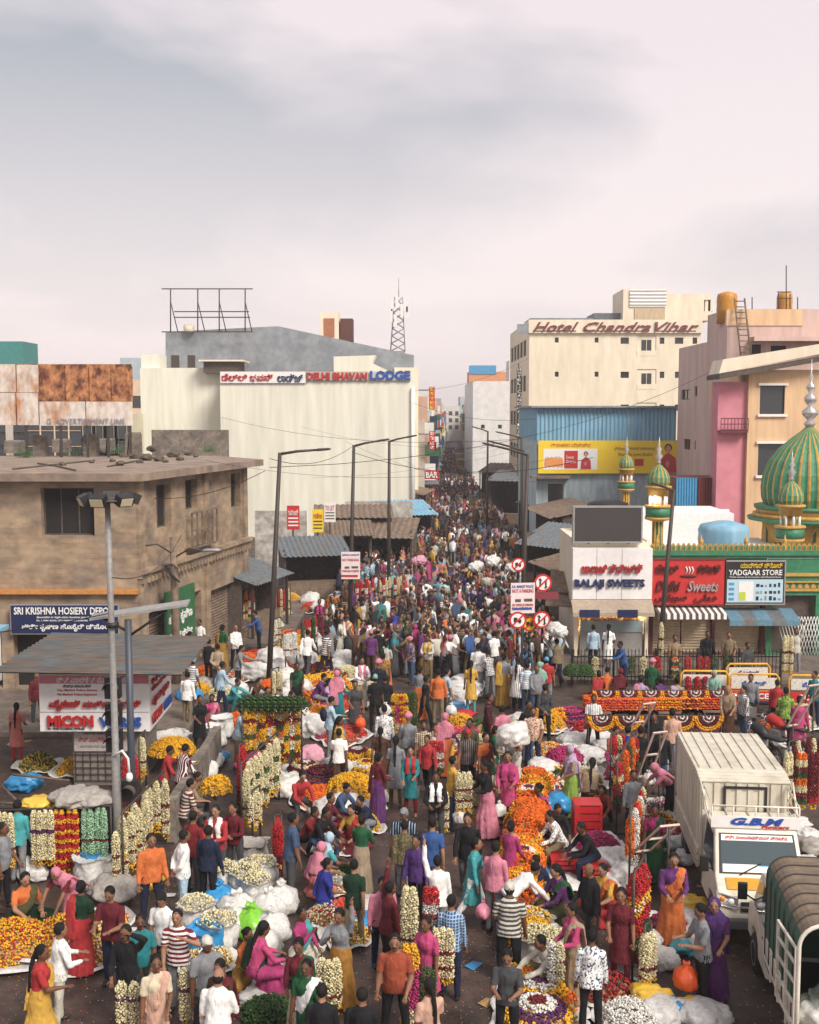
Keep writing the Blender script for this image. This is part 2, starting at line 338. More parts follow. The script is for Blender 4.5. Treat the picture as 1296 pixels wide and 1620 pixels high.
    for s_, ar in zip((-1, 1), arms):
        sh = P + up*.428 + X*(s_*.172*k); el = sh + dirv(s_, ar[0], ar[1])*.285*k; wt = el + dirv(s_, ar[2], ar[3])*.25*k
        mb.ell(sh, (.056*k,.056*k,.052*k), TOP)
        if sleeve == 'long':
            mb.tube([sh, sh.lerp(el,.5), el], [.055*k,.052*k,.049*k], 12, TOP); mb.ell(el, (.05*k,)*3, TOP); mb.tube([el, el.lerp(wt,.5), wt.lerp(el,.1)], [.05*k,.045*k,.038*k], 12, TOP)
        else:
            mb.tube([sh, sh.lerp(el,.45), sh.lerp(el,.75)], [.056*k,.056*k,.06*k], 12, TOP); mb.tube([sh.lerp(el,.5), el], [.045*k,.042*k], 12, SKIN); mb.ell(el, (.042*k,)*3, SKIN)
            mb.tube([el, el.lerp(wt,.4), wt], [.043*k,.04*k,.028*k], 12, SKIN)
        d = (wt-el).normalized(); mb.tube([wt.lerp(el,.12), wt], [.03*k,.027*k], 10, SKIN)
        sd_ = d.cross(Vector((0,0,1))); sd_ = (sd_ if sd_.length > .15 else Vector((0,1,0))); sd_ = (sd_ - d*sd_.dot(d)).normalized(); nn = d.cross(sd_)
        mb.tube([wt, wt + d*.035, wt + d*.085], [(.028,.018),(.038,.017),(.036,.014)], 12, SKIN); wr.append((s_, wt, d, sd_, nn))
    for e in extra: e(mb, P, up, fw, X, wr, H)
    # one skin over everything
    me = bpy.data.meshes.new(name); me.from_pydata(mb.v, [], mb.f); me.update()
    ob = bpy.data.objects.new(name, me); C.objects.link(ob)
    rm = ob.modifiers.new('r', 'REMESH'); rm.mode = 'VOXEL'; rm.voxel_size = voxel
    smo = ob.modifiers.new('s', 'SMOOTH'); smo.factor = .5; smo.iterations = 2
    if tris: dm = ob.modifiers.new('d', 'DECIMATE'); dm.ratio = tris
    dg = bpy.context.evaluated_depsgraph_get(); res = bpy.data.meshes.new_from_object(ob.evaluated_get(dg)); bpy.data.objects.remove(ob); bpy.data.meshes.remove(me)
    bv = BVHTree.FromPolygons([Vector(p) for p in mb.v], mb.f)
    mi = [mb.m[bv.find_nearest(p.center)[2]] for p in res.polygons]
    if tris: return res, mi
    # fingers, eyes, mouth: added to the same mesh
    fb = MB()
    for s_, wt, d, sd_, nn in wr:
        for j, (o_, l_) in enumerate(((-.027,.062),(-.009,.072),(.009,.068),(.026,.054))):
            a = wt + d*.075 + sd_*o_; fb.tube([a, a + d*l_*.5 + nn*.006, a + d*l_*.85 + nn*.022], [.0088,.008,.006], 6, SKIN)
        ts = sd_ * (1 if (sd_.y > 0) else -1); a = wt + d*.03 + ts*.025; fb.tube([a, a + ts*.03 + d*.025, a + ts*.035 + d*.055 + nn*.01], [.011,.0095,.007], 6, SKIN)
    for s_ in (-1, 1):
        fb.ell(H(s_*.03,.078,.008), (.013,.008,.007), EYE, n=8, k=5, rot=rot); fb.tube([H(s_*.016,.085,.027), H(s_*.045,.074,.028)], [.005,.004], 5, HAIR)
    fb.tube([H(-.02,.083,-.055), H(0,.089,-.055), H(.02,.083,-.055)], [.004,.006,.004], 6, LIP)
    if hair == 'mustache' : fb.tube([H(-.03,.084,-.042), H(0,.094,-.037), H(.03,.084,-.042)], [.005,.009,.005], 6, HAIR)
    nv = len(res.vertices); co = np.empty(nv*3, np.float32); res.vertices.foreach_get('co', co)
    faces = [tuple(p.vertices) for p in res.polygons]; V = [tuple(x) for x in co.reshape(-1,3)]
    me2 = bpy.data.meshes.new(name); me2.from_pydata(V + fb.v, [], faces + [[i+nv for i in f] for f in fb.f]); me2.update()
    # folds in the cloth
    mi2 = mi + fb.m; cl = np.zeros(len(me2.vertices), bool)
    for p_, m_ in zip(me2.polygons, mi2):
        if m_ in (TOP, LOWER, WRAP): cl[list(p_.vertices)] = True
    me2.update(); co2 = np.empty(len(me2.vertices)*3, np.float32); me2.vertices.foreach_get('co', co2); co2 = co2.reshape(-1,3); nr = np.array([v.normal[:] for v in me2.vertices], np.float32); sd2 = len(_pm)*3.1
    dsp = np.array([(noise.noise(Vector((c[0]*11+sd2, c[1]*11, c[2]*4.5)))*.011 + noise.noise(Vector((c[0]*24+sd2, c[1]*24, c[2]*13)))*.005) if k_ else 0.0 for c, k_ in zip(co2, cl)], np.float32); co2 += nr*dsp[:,None]; me2.vertices.foreach_set('co', co2.ravel()); me2.update()
    for q in PM: me2.materials.append(q)
    me2.polygons.foreach_set('material_index', mi + fb.m); me2.polygons.foreach_set('use_smooth', [True]*len(me2.polygons)); bpy.data.meshes.remove(res)
    return me2
def backpack(mb, P, up, fw, X, wr, H): mb.ell(P + up*.3 - fw*.19, (.14,.085,.21), WRAP)
def scarf(mb, P, up, fw, X, wr, H):
    for s_ in (-1, 1): mb.tube([P+up*.5+X*(s_*.075)-fw*.05, P+up*.52+X*(s_*.08)+fw*.03, P+up*.38+X*(s_*.08)+fw*.13, P+up*.15+X*(s_*.09)+fw*.14], [(.05,.02)]*4, 10, WRAP)
ST = ((4,3,0,2),(-4,3,-6,2)); WK = ((20,2,6,2),(-14,2,-32,2)); SEAT = ((82,12,-4,4),(86,14,2,4)); XL = ((62,58,-40,-62),(64,56,-38,-64)); SQ = ((112,16,-28,4),(110,18,-26,4))
dn = (4,9,14,5); CROSS = ((22,14,75,-62),(22,14,70,-64))
ARCH = {
 'm_stand': dict(arms=(dn,dn)), 'm_stand2': dict(arms=((8,10,45,-12),dn), sleeve='short', hair='mustache', legs=((2,5,0,4),(-3,5,-4,4)), belly=.03),
 'm_cross': dict(arms=CROSS, legs=((2,6,0,5),(-2,4,-3,3))), 'm_walk': dict(arms=((-22,6,-6,4),(24,6,48,-4)), legs=WK, lean=6),
 'm_walk2': dict(arms=((24,6,50,-5),(-22,6,-6,4)), legs=WK[::-1], lean=5, sleeve='short'),
 'm_reach': dict(arms=((55,6,75,-6),(20,8,60,-10)), lean=12, head=(0,18)), 'm_back': dict(arms=((-24,8,-30,-50),(-24,8,-28,-52)), hair='short'),
 'm_up': dict(arms=((165,12,172,2),dn), sleeve='long', head=(0,-8)), 'm_head': dict(arms=((150,35,185,-75),(10,10,60,-20)), hair='mustache'),
 'm_brow': dict(arms=((60,40,140,-48),(8,8,40,-10)), sleeve='short', head=(0,-4)), 'm_phone': dict(arms=((22,8,95,-22),(22,8,98,-20)), head=(0,24), sleeve='short'),
 'm_bend': dict(lean=58, arms=((38,6,30,-6),(44,6,40,-8)), legs=((10,5,-6,4),(-2,5,-10,4)), head=(0,28)),
 'm_sit': dict(seat=.46, legs=SEAT, lean=26, arms=((38,10,68,-22),(36,10,66,-24)), head=(0,22)), 'm_sit2': dict(seat=.44, legs=SEAT, lean=14, arms=((30,10,88,-25),(12,14,50,-14)), head=(15,10), sleeve='short'),
 'm_floor': dict(seat=.12, legs=XL, lean=14, arms=((28,14,72,-22),(30,14,64,-24)), head=(0,16)), 'm_squat': dict(seat=.24, legs=SQ, lean=28, arms=((60,12,70,-15),(55,12,62,-18)), head=(0,14)),
 'm_cap': dict(hair='cap', arms=((10,10,55,-12),dn), sleeve='short'), 'm_turban': dict(hair='turban', arms=((14,10,70,-18),dn), hz=0) , 'm_bald': dict(hair='bald', arms=(dn,(16,8,70,-16)), belly=.04),
 'm_lungi': dict(cloth='lungi', arms=((12,10,60,-14),dn), sleeve='short', hair='mustache'), 'm_lungi_cap': dict(cloth='lungi', hair='cap', arms=((50,8,80,-8),(30,8,70,-12)), sleeve='short', lean=10),
 'm_load': dict(arms=((158,18,190,-25),(158,18,190,-25)), legs=WK, sleeve='short'), 'm_pack': dict(extra=(backpack,), arms=((22,8,95,-22),(22,8,90,-20)), head=(0,20)),
 'm_scarf': dict(extra=(scarf,), arms=((25,10,90,-30),(20,10,80,-28))), 'm_carry': dict(arms=((14,16,12,4),dn), legs=WK),
 'f_saree': dict(female=True, cloth='saree', sleeve='short', hair='bun', arms=((10,8,60,-18),dn)), 'f_saree2': dict(female=True, cloth='saree', sleeve='short', hair='braid', arms=(dn,(20,8,88,-14)), legs=((12,3,4,2),(-10,3,-16,2)), head=(20,8)),
 'f_cardigan': dict(female=True, cloth='saree', sleeve='long', hair='bun', arms=((18,8,80,-20),(16,8,76,-22)), head=(0,10)), 'f_veil': dict(female=True, cloth='saree', sleeve='short', hair='veil', arms=((12,8,66,-18),(12,8,60,-16))),
 'f_kurta': dict(female=True, cloth='kurta', sleeve='short', hair='braid', arms=(dn,(14,8,70,-16))), 'f_kurta2': dict(female=True, cloth='kurta', sleeve='long', hair='bun', arms=((24,8,86,-16),dn), legs=WK),
 'f_kurta_scarf': dict(female=True, cloth='kurta', sleeve='long', hair='bun', extra=(scarf,), arms=((18,8,78,-20),(14,8,50,-10))),
 'f_skirt': dict(female=True, cloth='skirt', sleeve='long', hair='bun', arms=((22,8,86,-24),(22,8,84,-24)), legs=((10,3,2,2),(-8,3,-14,2)), head=(0,14)),
 'f_up': dict(female=True, cloth='skirt', sleeve='long', hair='bun', arms=((165,14,175,0),(40,14,150,-40)), head=(0,12)),
 'f_floor': dict(female=True, cloth='saree', sleeve='short', hair='bun', seat=.13, legs=XL, lean=12, arms=((30,12,74,-18),(34,12,66,-24)), head=(0,14)),
 'f_floor2': dict(female=True, cloth='saree', sleeve='long', hair='bun', seat=.13, legs=XL, lean=8, arms=((20,14,60,-24),(50,16,150,-40)), head=(12,2)),
 'f_floor_veil': dict(female=True, cloth='saree', sleeve='short', hair='veil', seat=.13, legs=XL, lean=16, arms=((30,12,74,-18),(34,12,66,-24)), head=(0,14)),
 'f_stool': dict(female=True, cloth='saree', sleeve='long', hair='braid', seat=.34, legs=((80,16,-6,4),(84,14,0,4)), lean=16, arms=((36,10,72,-20),(34,10,70,-20)), head=(0,16)),
 'f_bend': dict(female=True, cloth='saree', sleeve='short', hair='veil', lean=48, arms=((42,6,34,-6),(46,6,40,-8)), head=(0,24)),
}
for v_ in ARCH.values(): v_.pop('hz', None)
_pm = {}
def arch(n):
    if n not in _pm: _pm[n] = person_mesh('person', **ARCH[n])
    return _pm[n]
COL = {'white':(.90,.885,.86),'offwhite':(.62,.58,.48),'cream':(.66,.56,.38),'grey':(.26,.27,.29),'dark grey':(.07,.072,.08),'black':(.014,.014,.017),'navy':(.015,.022,.06),'blue':(.03,.10,.32),'light blue':(.38,.54,.66),'sky blue':(.10,.38,.62),'teal':(.01,.24,.27),'turquoise':(.05,.42,.45),
 'green':(.015,.11,.04),'dark green':(.01,.045,.022),'olive':(.10,.095,.035),'mint':(.26,.5,.40),'lime':(.3,.5,.06),'yellow':(.72,.40,.03),'mustard':(.42,.22,.02),'orange':(.75,.17,.02),'rust':(.40,.07,.025),'red':(.50,.022,.025),'maroon':(.15,.012,.022),'dark red':(.24,.012,.018),'pink':(.72,.22,.32),'hot pink':(.62,.05,.20),'magenta':(.45,.03,.17),
 'salmon':(.72,.20,.16),'lavender':(.5,.36,.56),'purple':(.14,.03,.17),'violet':(.09,.03,.19),'brown':(.10,.04,.02),'beige':(.42,.31,.20),'tan':(.36,.24,.13),'khaki':(.26,.19,.10),'denim':(.05,.10,.20),'royal blue':(.015,.03,.30),'peach':(.70,.40,.28),'ochre':(.45,.20,.02)}
for k_ in COL:                                 # worn, dusty cotton rather than showroom colours
    c_ = COL[k_]; g_ = sum(c_)/3; COL[k_] = tuple((x*.88+g_*.12)*(.78 if g_ < .5 else .88) for x in c_)
SK = [(.25,.125,.075),(.18,.085,.05),(.32,.17,.105),(.14,.064,.037),(.22,.108,.064)]
PEOPLE = []
def person(px, py, a, top, lower, face=0, wrap=None, trim=None, pat=0, desc='', s=None, hair=None, at=None, z=0.0):
    """face: direction the person looks, degrees clockwise seen from above, 0 = away from the camera, 180 = towards it"""
    k = s or random.uniform(.95, 1.04); p = at if at is not None else G(px, py, z)
    o = link('person', arch(a), None, (p.x, p.y, p.z), -R(face), scale=(k*random.uniform(.93,1.1), k*random.uniform(.93,1.1), k))
    sk = SK[(len(PEOPLE)*7+3) % 5]
    o['skin'] = sk; o['hair'] = hair or random.choice([(.006,.0055,.0055),(.008,.007,.0065),(.012,.009,.0075)])
    o['top'] = COL[top]; o['lower'] = COL[lower]; o['wrap'] = COL[wrap or lower]; o['trim'] = COL[trim or 'white']; o['pattern'] = float(pat); o['category'] = 'person'
    PEOPLE.append((o, a, top, lower, wrap, pat, trim, desc)); return o
# ------------------------------------------------------------------ materials of the setting
ASPH = mat('asphalt', (.076,.047,.036), .8, .4, 1.7, col2=(.040,.026,.021), bump=.35, coords='Object')
_b = ASPH.node_tree.nodes['Principled BSDF']; _n = N(ASPH.node_tree, 'ShaderNodeTexNoise'); _n.inputs['Scale'].default_value = .45; _n.inputs['Detail'].default_value = 6; _t = N(ASPH.node_tree, 'ShaderNodeTexCoord'); L(ASPH.node_tree, _t.outputs['Object'], _n.inputs['Vector']); _r = N(ASPH.node_tree, 'ShaderNodeMapRange'); _r.inputs[1].default_value = .38; _r.inputs[2].default_value = .62; _r.inputs[3].default_value = .42; _r.inputs[4].default_value = .92; L(ASPH.node_tree, _n.outputs['Fac'], _r.inputs[0]); L(ASPH.node_tree, _r.outputs[0], _b.inputs['Roughness'])
PAVE = mat('pavement', (.17,.13,.105), .9, .35, 1.6, col2=(.11,.085,.07), bump=.2)
CREAM = mat('cream_wash', (.73,.71,.60), .9, .14, .35, col2=(.62,.60,.49), stretch=(2.2,2.2,.22), detail=7, lo=.45, hi=.75)
CREAM2 = mat('cream_paint', (.78,.69,.54), .9, .10, .4, col2=(.70,.61,.47), stretch=(2,2,.5))
GREYP = mat('grey_render', (.27,.29,.31), .9, .2, .8, col2=(.20,.22,.24))
OLD = mat('old_plaster', (.37,.275,.18), .95, .35, .7, col2=(.22,.17,.13), bump=.5, stretch=(1,1,1.6))
CONC = mat('concrete', (.23,.19,.155), .95, .4, 2.2, col2=(.14,.115,.095), bump=.4)
DARKC = mat('sooty_concrete', (.10,.075,.06), .95, .4, 2.2, bump=.3)
ROOFT = mat('roof_dust', (.30,.225,.17), .95, .3, .9, col2=(.20,.15,.12))
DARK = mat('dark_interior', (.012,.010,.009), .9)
GLASS = mat('window_glass', (.03,.035,.04), .12, spec=.6)
WHITEP = mat('white_paint', (.74,.73,.71), .7, .12, 3)
STEEL = mat('dark_steel', (.045,.034,.028), .6, .3, 8)
GALV = mat('galvanised_steel', (.34,.33,.32), .45, .2, 5, metal=.3)
RUSTY = mat('rusty_sheet', (.46,.20,.085), .85, .5, 2.4, col2=(.10,.025,.012), lo=.44, hi=.60, detail=9, stretch=(1,1,.7))
RUSTW = mat('flaking_white_sheet', (.60,.53,.47), .8, .3, 1.6, col2=(.42,.19,.08), lo=.47, hi=.66, detail=9, stretch=(1,1,.5))
SHEETB = mat('blue_corrugated', (.17,.37,.52), .6, .2, 1.2, col2=(.22,.40,.52), stretch=(1,1,.2))
SHEETG = mat('weathered_sheet', (.12,.145,.16), .55, .35, 2.5, col2=(.15,.10,.065), lo=.5, hi=.72)
SHEETBR = mat('brown_sheet', (.22,.155,.105), .85, .35, 3, col2=(.14,.10,.075))
SHUT = mat('shutter_cream', (.50,.39,.25), .6, .2, 2, stretch=(1,1,.3))
PINKP = mat('pink_paint', (.61,.44,.39), .9, .14, .6, col2=(.50,.36,.32), stretch=(2,2,.3))
HOTP = mat('rose_paint', (.58,.22,.27), .9, .14, .8)
PEACH = mat('peach_paint', (.68,.46,.27), .9, .14, .7, col2=(.58,.39,.24), stretch=(2,2,.3))
BLUEGR = mat('pale_blue_wash', (.42,.52,.56), .9, .25, .8, col2=(.32,.40,.43), stretch=(2,2,.4))
REDS = mat('red_board', (.52,.022,.02), .55, .15, 2); REDT = mat('red_lettering', (.45,.02,.02), .5); NAVYT = mat('navy_lettering', (.012,.025,.10), .5)
BLUES = mat('navy_board', (.008,.016,.07), .5, .15, 2); BLUET = mat('blue_lettering', (.015,.07,.33), .5); WHT = mat('white_lettering', (.78,.78,.76), .5); BLK = mat('black_paint', (.012,.012,.013), .55)
YEL = mat('yellow_board', (.82,.58,.02), .5, .06, 1); BOARDW = mat('white_board', (.76,.74,.72), .55, .08, 2); GREENS = mat('green_board', (.03,.13,.05), .6, .2, 2)
GOLD = mat('gold_paint', (.54,.30,.045), .6, .3, 3, col2=(.44,.26,.07), detail=7); MGREEN = mat('mosque_green', (.02,.18,.08), .55, .3, 2.5, col2=(.045,.20,.105), detail=7); SILV = mat('silver_finial', (.55,.52,.50), .3, .2, 4, metal=.7)
SCREEN = mat('led_screen_off', (.045,.04,.04), .45); LEAF = mat('leaf_green', (.045,.10,.02), .8, .3, 6); BRICK = mat('brick_render', (.38,.15,.075), .95, .3, 2)
ORANGEP = mat('orange_wash', (.62,.28,.14), .9, .1, .8); TANK = mat('yellow_tank', (.50,.22,.02), .5, .2, 3); BLUEP = mat('blue_paint', (.06,.28,.50), .7, .15, 1.5)

def brickwork(m, sc=1.0):
    nt = m.node_tree; b = nt.nodes['Principled BSDF']; src = b.inputs['Base Color'].links[0].from_socket
    t = N(nt, 'ShaderNodeTexCoord'); sp_ = N(nt, 'ShaderNodeSeparateXYZ'); L(nt, t.outputs['Object'], sp_.inputs[0]); ad = N(nt, 'ShaderNodeMath', operation='ADD'); L(nt, sp_.outputs[0], ad.inputs[0]); L(nt, sp_.outputs[1], ad.inputs[1]); cb_ = N(nt, 'ShaderNodeCombineXYZ'); L(nt, ad.outputs[0], cb_.inputs[0]); L(nt, sp_.outputs[2], cb_.inputs[1])
    k = N(nt, 'ShaderNodeTexBrick'); k.inputs['Scale'].default_value = sc; k.inputs['Brick Width'].default_value = .42; k.inputs['Row Height'].default_value = .17; k.inputs['Mortar Size'].default_value = .012; k.inputs['Color1'].default_value = (1.06,.98,.93,1); k.inputs['Color2'].default_value = (.8,.78,.78,1); k.inputs['Mortar'].default_value = (.78,.76,.74,1); L(nt, cb_.outputs[0], k.inputs['Vector'])
    n = N(nt, 'ShaderNodeTexNoise'); n.inputs['Scale'].default_value = .7; n.inputs['Detail'].default_value = 5; L(nt, t.outputs['Object'], n.inputs['Vector']); r = N(nt, 'ShaderNodeMapRange'); r.inputs[1].default_value = .42; r.inputs[2].default_value = .56; L(nt, n.outputs['Fac'], r.inputs[0])
    mu = N(nt, 'ShaderNodeMixRGB', blend_type='MULTIPLY'); L(nt, r.outputs[0], mu.inputs[0]); L(nt, src, mu.inputs[1]); L(nt, k.outputs['Color'], mu.inputs[2]); L(nt, mu.outputs[0], b.inputs['Base Color'])
brickwork(OLD)
def add_window(parent, M, x0, x1, z0, z1, dep=.15, bars=0, frame=None, glass=None, sill=False, name='window'):
    b = MB(); b.M = M; t = .05; y0, y1 = dep - .06, dep - .005
    b.box(x0, x1, y0, y1, z0, z0+t); b.box(x0, x1, y0, y1, z1-t, z1); b.box(x0, x0+t, y0, y1, z0+t, z1-t); b.box(x1-t, x1, y0, y1, z0+t, z1-t)
    for i in range(bars): xx = x0 + (x1-x0)*(i+1)/(bars+1); b.box(xx-.02, xx+.02, y0+.004, y1, z0+t, z1-t)
    o = b.build(name, frame or STEEL, parent)
    p = MB(); p.M = M; p.add([(x0,dep-.02,z0),(x1,dep-.02,z0),(x1,dep-.02,z1),(x0,dep-.02,z1)], [(0,1,2,3)]); p.build('pane', glass or GLASS, o)
    if sill:
        q = MB(); q.M = M; q.box(x0-.12, x1+.12, -.14, dep*.3, z0-.13, z0-.005); q.build('sill', WHITEP, o)
        q = MB(); q.M = M; q.box(x0-.12, x1+.12, -.14, dep*.3, z1+.005, z1+.12); q.build('lintel', WHITEP, o)
    return o
def building(name, label, O, a, w_, d, h, m, front=(), left=(), right=(), parapet=.7, cat='building', frame=None, sill=False, bars=1, glass=None, z0=0.0, roofm=None):
    t = thing(name, label, cat, (O[0], O[1], z0), a); h -= z0
    sides = [(Matrix.Identity(4), w_, front), (Matrix(((0,1,0,0),(-1,0,0,d),(0,0,1,0),(0,0,0,1))), d, left), (Matrix(((0,-1,0,w_),(1,0,0,0),(0,0,1,0),(0,0,0,1))), d, right)]
    b = MB()
    for M, ln, ops in sides: b.M = M; b.wall(0, ln, 0, h, [o[:4] for o in ops], 0, .15)
    b.M = None; b.add([(0,d,0),(w_,d,0),(w_,d,h),(0,d,h)], [(0,1,2,3)])
    p = .16                                                   # parapet walls have thickness
    b.add([(0,0,h),(w_,0,h),(w_,d,h),(0,d,h),(p,p,h),(w_-p,p,h),(w_-p,d-p,h),(p,d-p,h),(p,p,h-parapet),(w_-p,p,h-parapet),(w_-p,d-p,h-parapet),(p,d-p,h-parapet)],
        [(0,1,5,4),(1,2,6,5),(2,3,7,6),(3,0,4,7),(4,5,9,8),(5,6,10,9),(6,7,11,10),(7,4,8,11)])
    b.build('wall', m, t)
    MB().add([(p,p,h-parapet+.004),(w_-p,p,h-parapet+.004),(w_-p,d-p,h-parapet+.004),(p,d-p,h-parapet+.004)], [(0,1,2,3)]).build('roof', roofm or ROOFT, t)
    for M, ln, ops in sides:
        for o in ops: add_window(t, M, *o[:4], bars=bars, frame=frame, sill=sill, glass=glass)
    return t
def corrugated(b, p00, p10, p01, p11, n=30, amp=.03, m=0):
    """corrugated sheet between four corners, ridges running from the 0 edge to the 1 edge"""
    a, b_, c_, d = map(Vector, (p00, p10, p01, p11)); nn = (b_-a).cross(c_-a).normalized()
    r0 = []; r1 = []
    for i in range(n*6+1):
        t = i/(n*6); o = nn*(amp*math.sin(i*math.pi/3)); r0.append(a.lerp(b_, t)+o); r1.append(c_.lerp(d, t)+o)
    lo = [p - nn*.012 for p in r0]; l1 = [p - nn*.012 for p in r1]; k = len(r0)
    b.add(r0 + r1 + lo + l1, [(i, i+1, k+i+1, k+i) for i in range(k-1)] + [(2*k+i, 3*k+i, 3*k+i+1, 2*k+i+1) for i in range(k-1)] + [(i, 2*k+i, 2*k+i+1, i+1) for i in range(k-1)] + [(k+i, k+i+1, 3*k+i+1, 3*k+i) for i in range(k-1)], m)
def grid_windows(w_, h, cols, rows, z0=3.4, ww=1.1, wh=1.3, skip=0.0):
    r_ = []; 
    for j in range(rows):
        for i in range(cols):
            if random.random() < skip: continue
            cx = w_*(i+.5)/cols; cz = z0 + (h-1.0-z0)*(j+.1)/max(rows,1); r_.append((cx-ww/2, cx+ww/2, cz, cz+wh))
    return [q for q in r_ if q[3] < h-.4]

# ------------------------------------------------------------------ ground
MB().add([(-450,-50,0),(450,-50,0),(450,900,0),(-450,900,0)], [(0,1,2,3)]).build('road', ASPH, kind='structure')
b = MB(); b.box(-30,-6.55,31.6,60,-.05,.14); b.box(-6.55,-4.9,44,60,-.05,.14); b.build('footpath_west', PAVE, kind='structure')
b = MB(); b.box(5.4,40,37.9,70,-.05,.14); b.build('footpath_east', PAVE, kind='structure')

# ------------------------------------------------------------------ old corner building with the flat roof
A1 = math.atan2(9.9, 2.2); WL = Wall((-9.1, 36.6), 0); WR = Wall((-9.1, 36.6), A1); MR = Matrix.Rotation(A1, 4, 'Z')
t1 = thing('corner_building', 'old brown two-storey corner building with peeling plaster and flat slab roof', 'building', (-9.1, 36.6, 0))
lw = [WL.rect(64,772,150,848)]; rwx = [(247,768,270,838),(293,760,312,808),(365,750,380,805)]
rw = []
for x0, y0, x1, y1 in rwx: a, z1_ = WR.h(x0, y0); c_, _ = WR.h(x1, y0); _, z0_ = WR.h(x0, y1); rw.append((a, c_, z0_, z1_))
b = MB(); b.wall(-9, 0, 3.5, 7.2, lw, 0, .35); b.wall(-9, 0, .14, 3.5, [(-8,-4.6,.2,2.3),(-4.2,-.8,.2,2.3)], 0, .4)
b.M = MR; b.wall(0, 10.1, 4.15, 7.2, rw, 0, .3); b.wall(0, 10.1, .14, 4.15, [(.8,3.6,.2,2.6),(4.2,5.3,.2,2.7),(5.9,9.4,.2,2.5)], 0, .4); b.M = None
b.build('wall', OLD, t1)
b = MB(); q = WR.u*10.1 
b.loft([[(-9.6,-.55,z),(.35,-.55,z),(q.x+.75,q.y+.2,z),(q.x-2,q.y+4,z),(-9.6,q.y+4,z)] for z in (7.2,7.46)], smooth=False); b.build('roof_slab', ROOFT, t1)
b = MB(); b.box(-9.1,.05,-.22,0,3.42,3.56); b.build('ledge', mat('ochre_ledge', (.50,.21,.05), .9, .25, 3), t1)
b = MB(); b.M = MR; b.box(0,10.2,-.28,0,4.05,4.2); b.box(0,10.2,-.16,0,3.9,4.05)
for i in range(34): b.box(.1+i*.3,.22+i*.3,-.22,-.0,3.72,3.9)
for x in (0.05,5.6,9.7): b.box(x,x+.4,-.1,.0,.14,7.2)
b.build('cornice', OLD, t1)
for o in lw: add_window(t1, Matrix.Identity(4), *o, dep=.35, bars=2, frame=DARKC, glass=DARK)
for o in rw: add_window(t1, MR, *o, dep=.3, bars=1, frame=DARKC, glass=DARK)
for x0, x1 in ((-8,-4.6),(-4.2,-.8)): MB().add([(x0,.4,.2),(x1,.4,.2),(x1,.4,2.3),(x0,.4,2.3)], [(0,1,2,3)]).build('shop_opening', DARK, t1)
def shutter(parent, M, x0, x1, z0, z1, y, m=None):
    b = MB(); b.M = M; n = int((z1-z0)/.11); rings = []
    for i in range(n): z = z0 + (z1-z0)*i/n; e = (z1-z0)/n; b.add([(x0,y,z),(x1,y,z),(x1,y-.03,z+e*.5),(x0,y-.03,z+e*.5),(x1,y,z+e),(x0,y,z+e)], [(0,1,2,3),(3,2,4,5)])
    return b.build('shutter', m or SHUT, parent)
shutter(t1, MR, .8, 3.6, .2, 2.6, .35, SHEETBR); shutter(t1, MR, 5.9, 9.4, .2, 2.5, .35, SHEETBR)
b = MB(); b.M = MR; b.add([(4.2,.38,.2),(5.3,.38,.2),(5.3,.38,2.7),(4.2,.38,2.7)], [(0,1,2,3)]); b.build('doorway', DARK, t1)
b = MB(); b.M = MR                                                                     # wooden balcony grille
x0, z1_ = WR.h(291,812); x1, _ = WR.h(331,806); _, z0_ = WR.h(291,868)
for i in range(6): xx = x0+(x1-x0)*i/5; b.box(xx-.03,xx+.03,-.35,-.29,z0_,z1_)
for zz in (z0_,(z0_+z1_)/2,z1_): b.box(x0-.03,x1+.03,-.352,-.288,zz-.03,zz+.03)
b.box(x0,x1,-.3,-.0,z0_-.05,z0_); b.build('balcony_grille', SHEETBR, t1)
x0, x1, z0_, z1_ = WL.rect(17,958,187,1002,-.3); s1 = thing('shop_sign', 'long navy signboard with white lettering under the ochre ledge', 'sign', (-9.1, 36.6, 0))
MB().box(x0,x1,-.30,-.24,z0_,z1_).build('board', BLUES, s1); MB().box(x0-.04,x1+.04,-.28,-.22,z0_-.04,z1_+.04).build('frame', GALV, s1)
w_ = x1-x0; h_ = z1_-z0_
text_obj('lettering', 'SRI KRISHNA HOSIERY DEPOT', w_*.93, h_*.26, WHT, s1, (x0+w_*.03,-.302,z0_+h_*.68), bold=.012)
text_obj('lettering', 'Specialist in high-class hosiery goods', w_*.5, h_*.09, WHT, s1, (x0+w_*.24,-.302,z0_+h_*.53), shear=.3)
text_obj('lettering', 'No. 1, PARK ROAD, CITY MARKET, BANGALORE', w_*.48, h_*.06, WHT, s1, (x0+w_*.24,-.302,z0_+h_*.43))
text_obj('lettering', 'ಶ್ರೀ ಕೃಷ್ಣ ಹೊಸೈರಿ ಡಿಪೋ', w_*.8, h_*.27, WHT, s1, (x0+w_*.1,-.302,z0_+h_*.07), bold=.012)
xa, za = WR.h(250,938); xb, zb = WR.h(298,985); s2 = thing('shop_sign', 'green signboard with white lettering on the side of the old corner building', 'sign', (-9.1,36.6,0), A1)
MB().box(xa,xb,-.28,-.22,zb-.55,za).build('board', GREENS, s2); text_obj('lettering', 'ಶ್ರೀ ಕೃಷ್ಣ', (xb-xa)*.8, .5, WHT, s2, (xa+.2,-.283,zb+.2), bold=.01); text_obj('lettering', 'ಹೊಸೈರಿ ಡಿಪೋ', (xb-xa)*.8, .4, WHT, s2, (xa+.2,-.283,zb-.4), bold=.01)
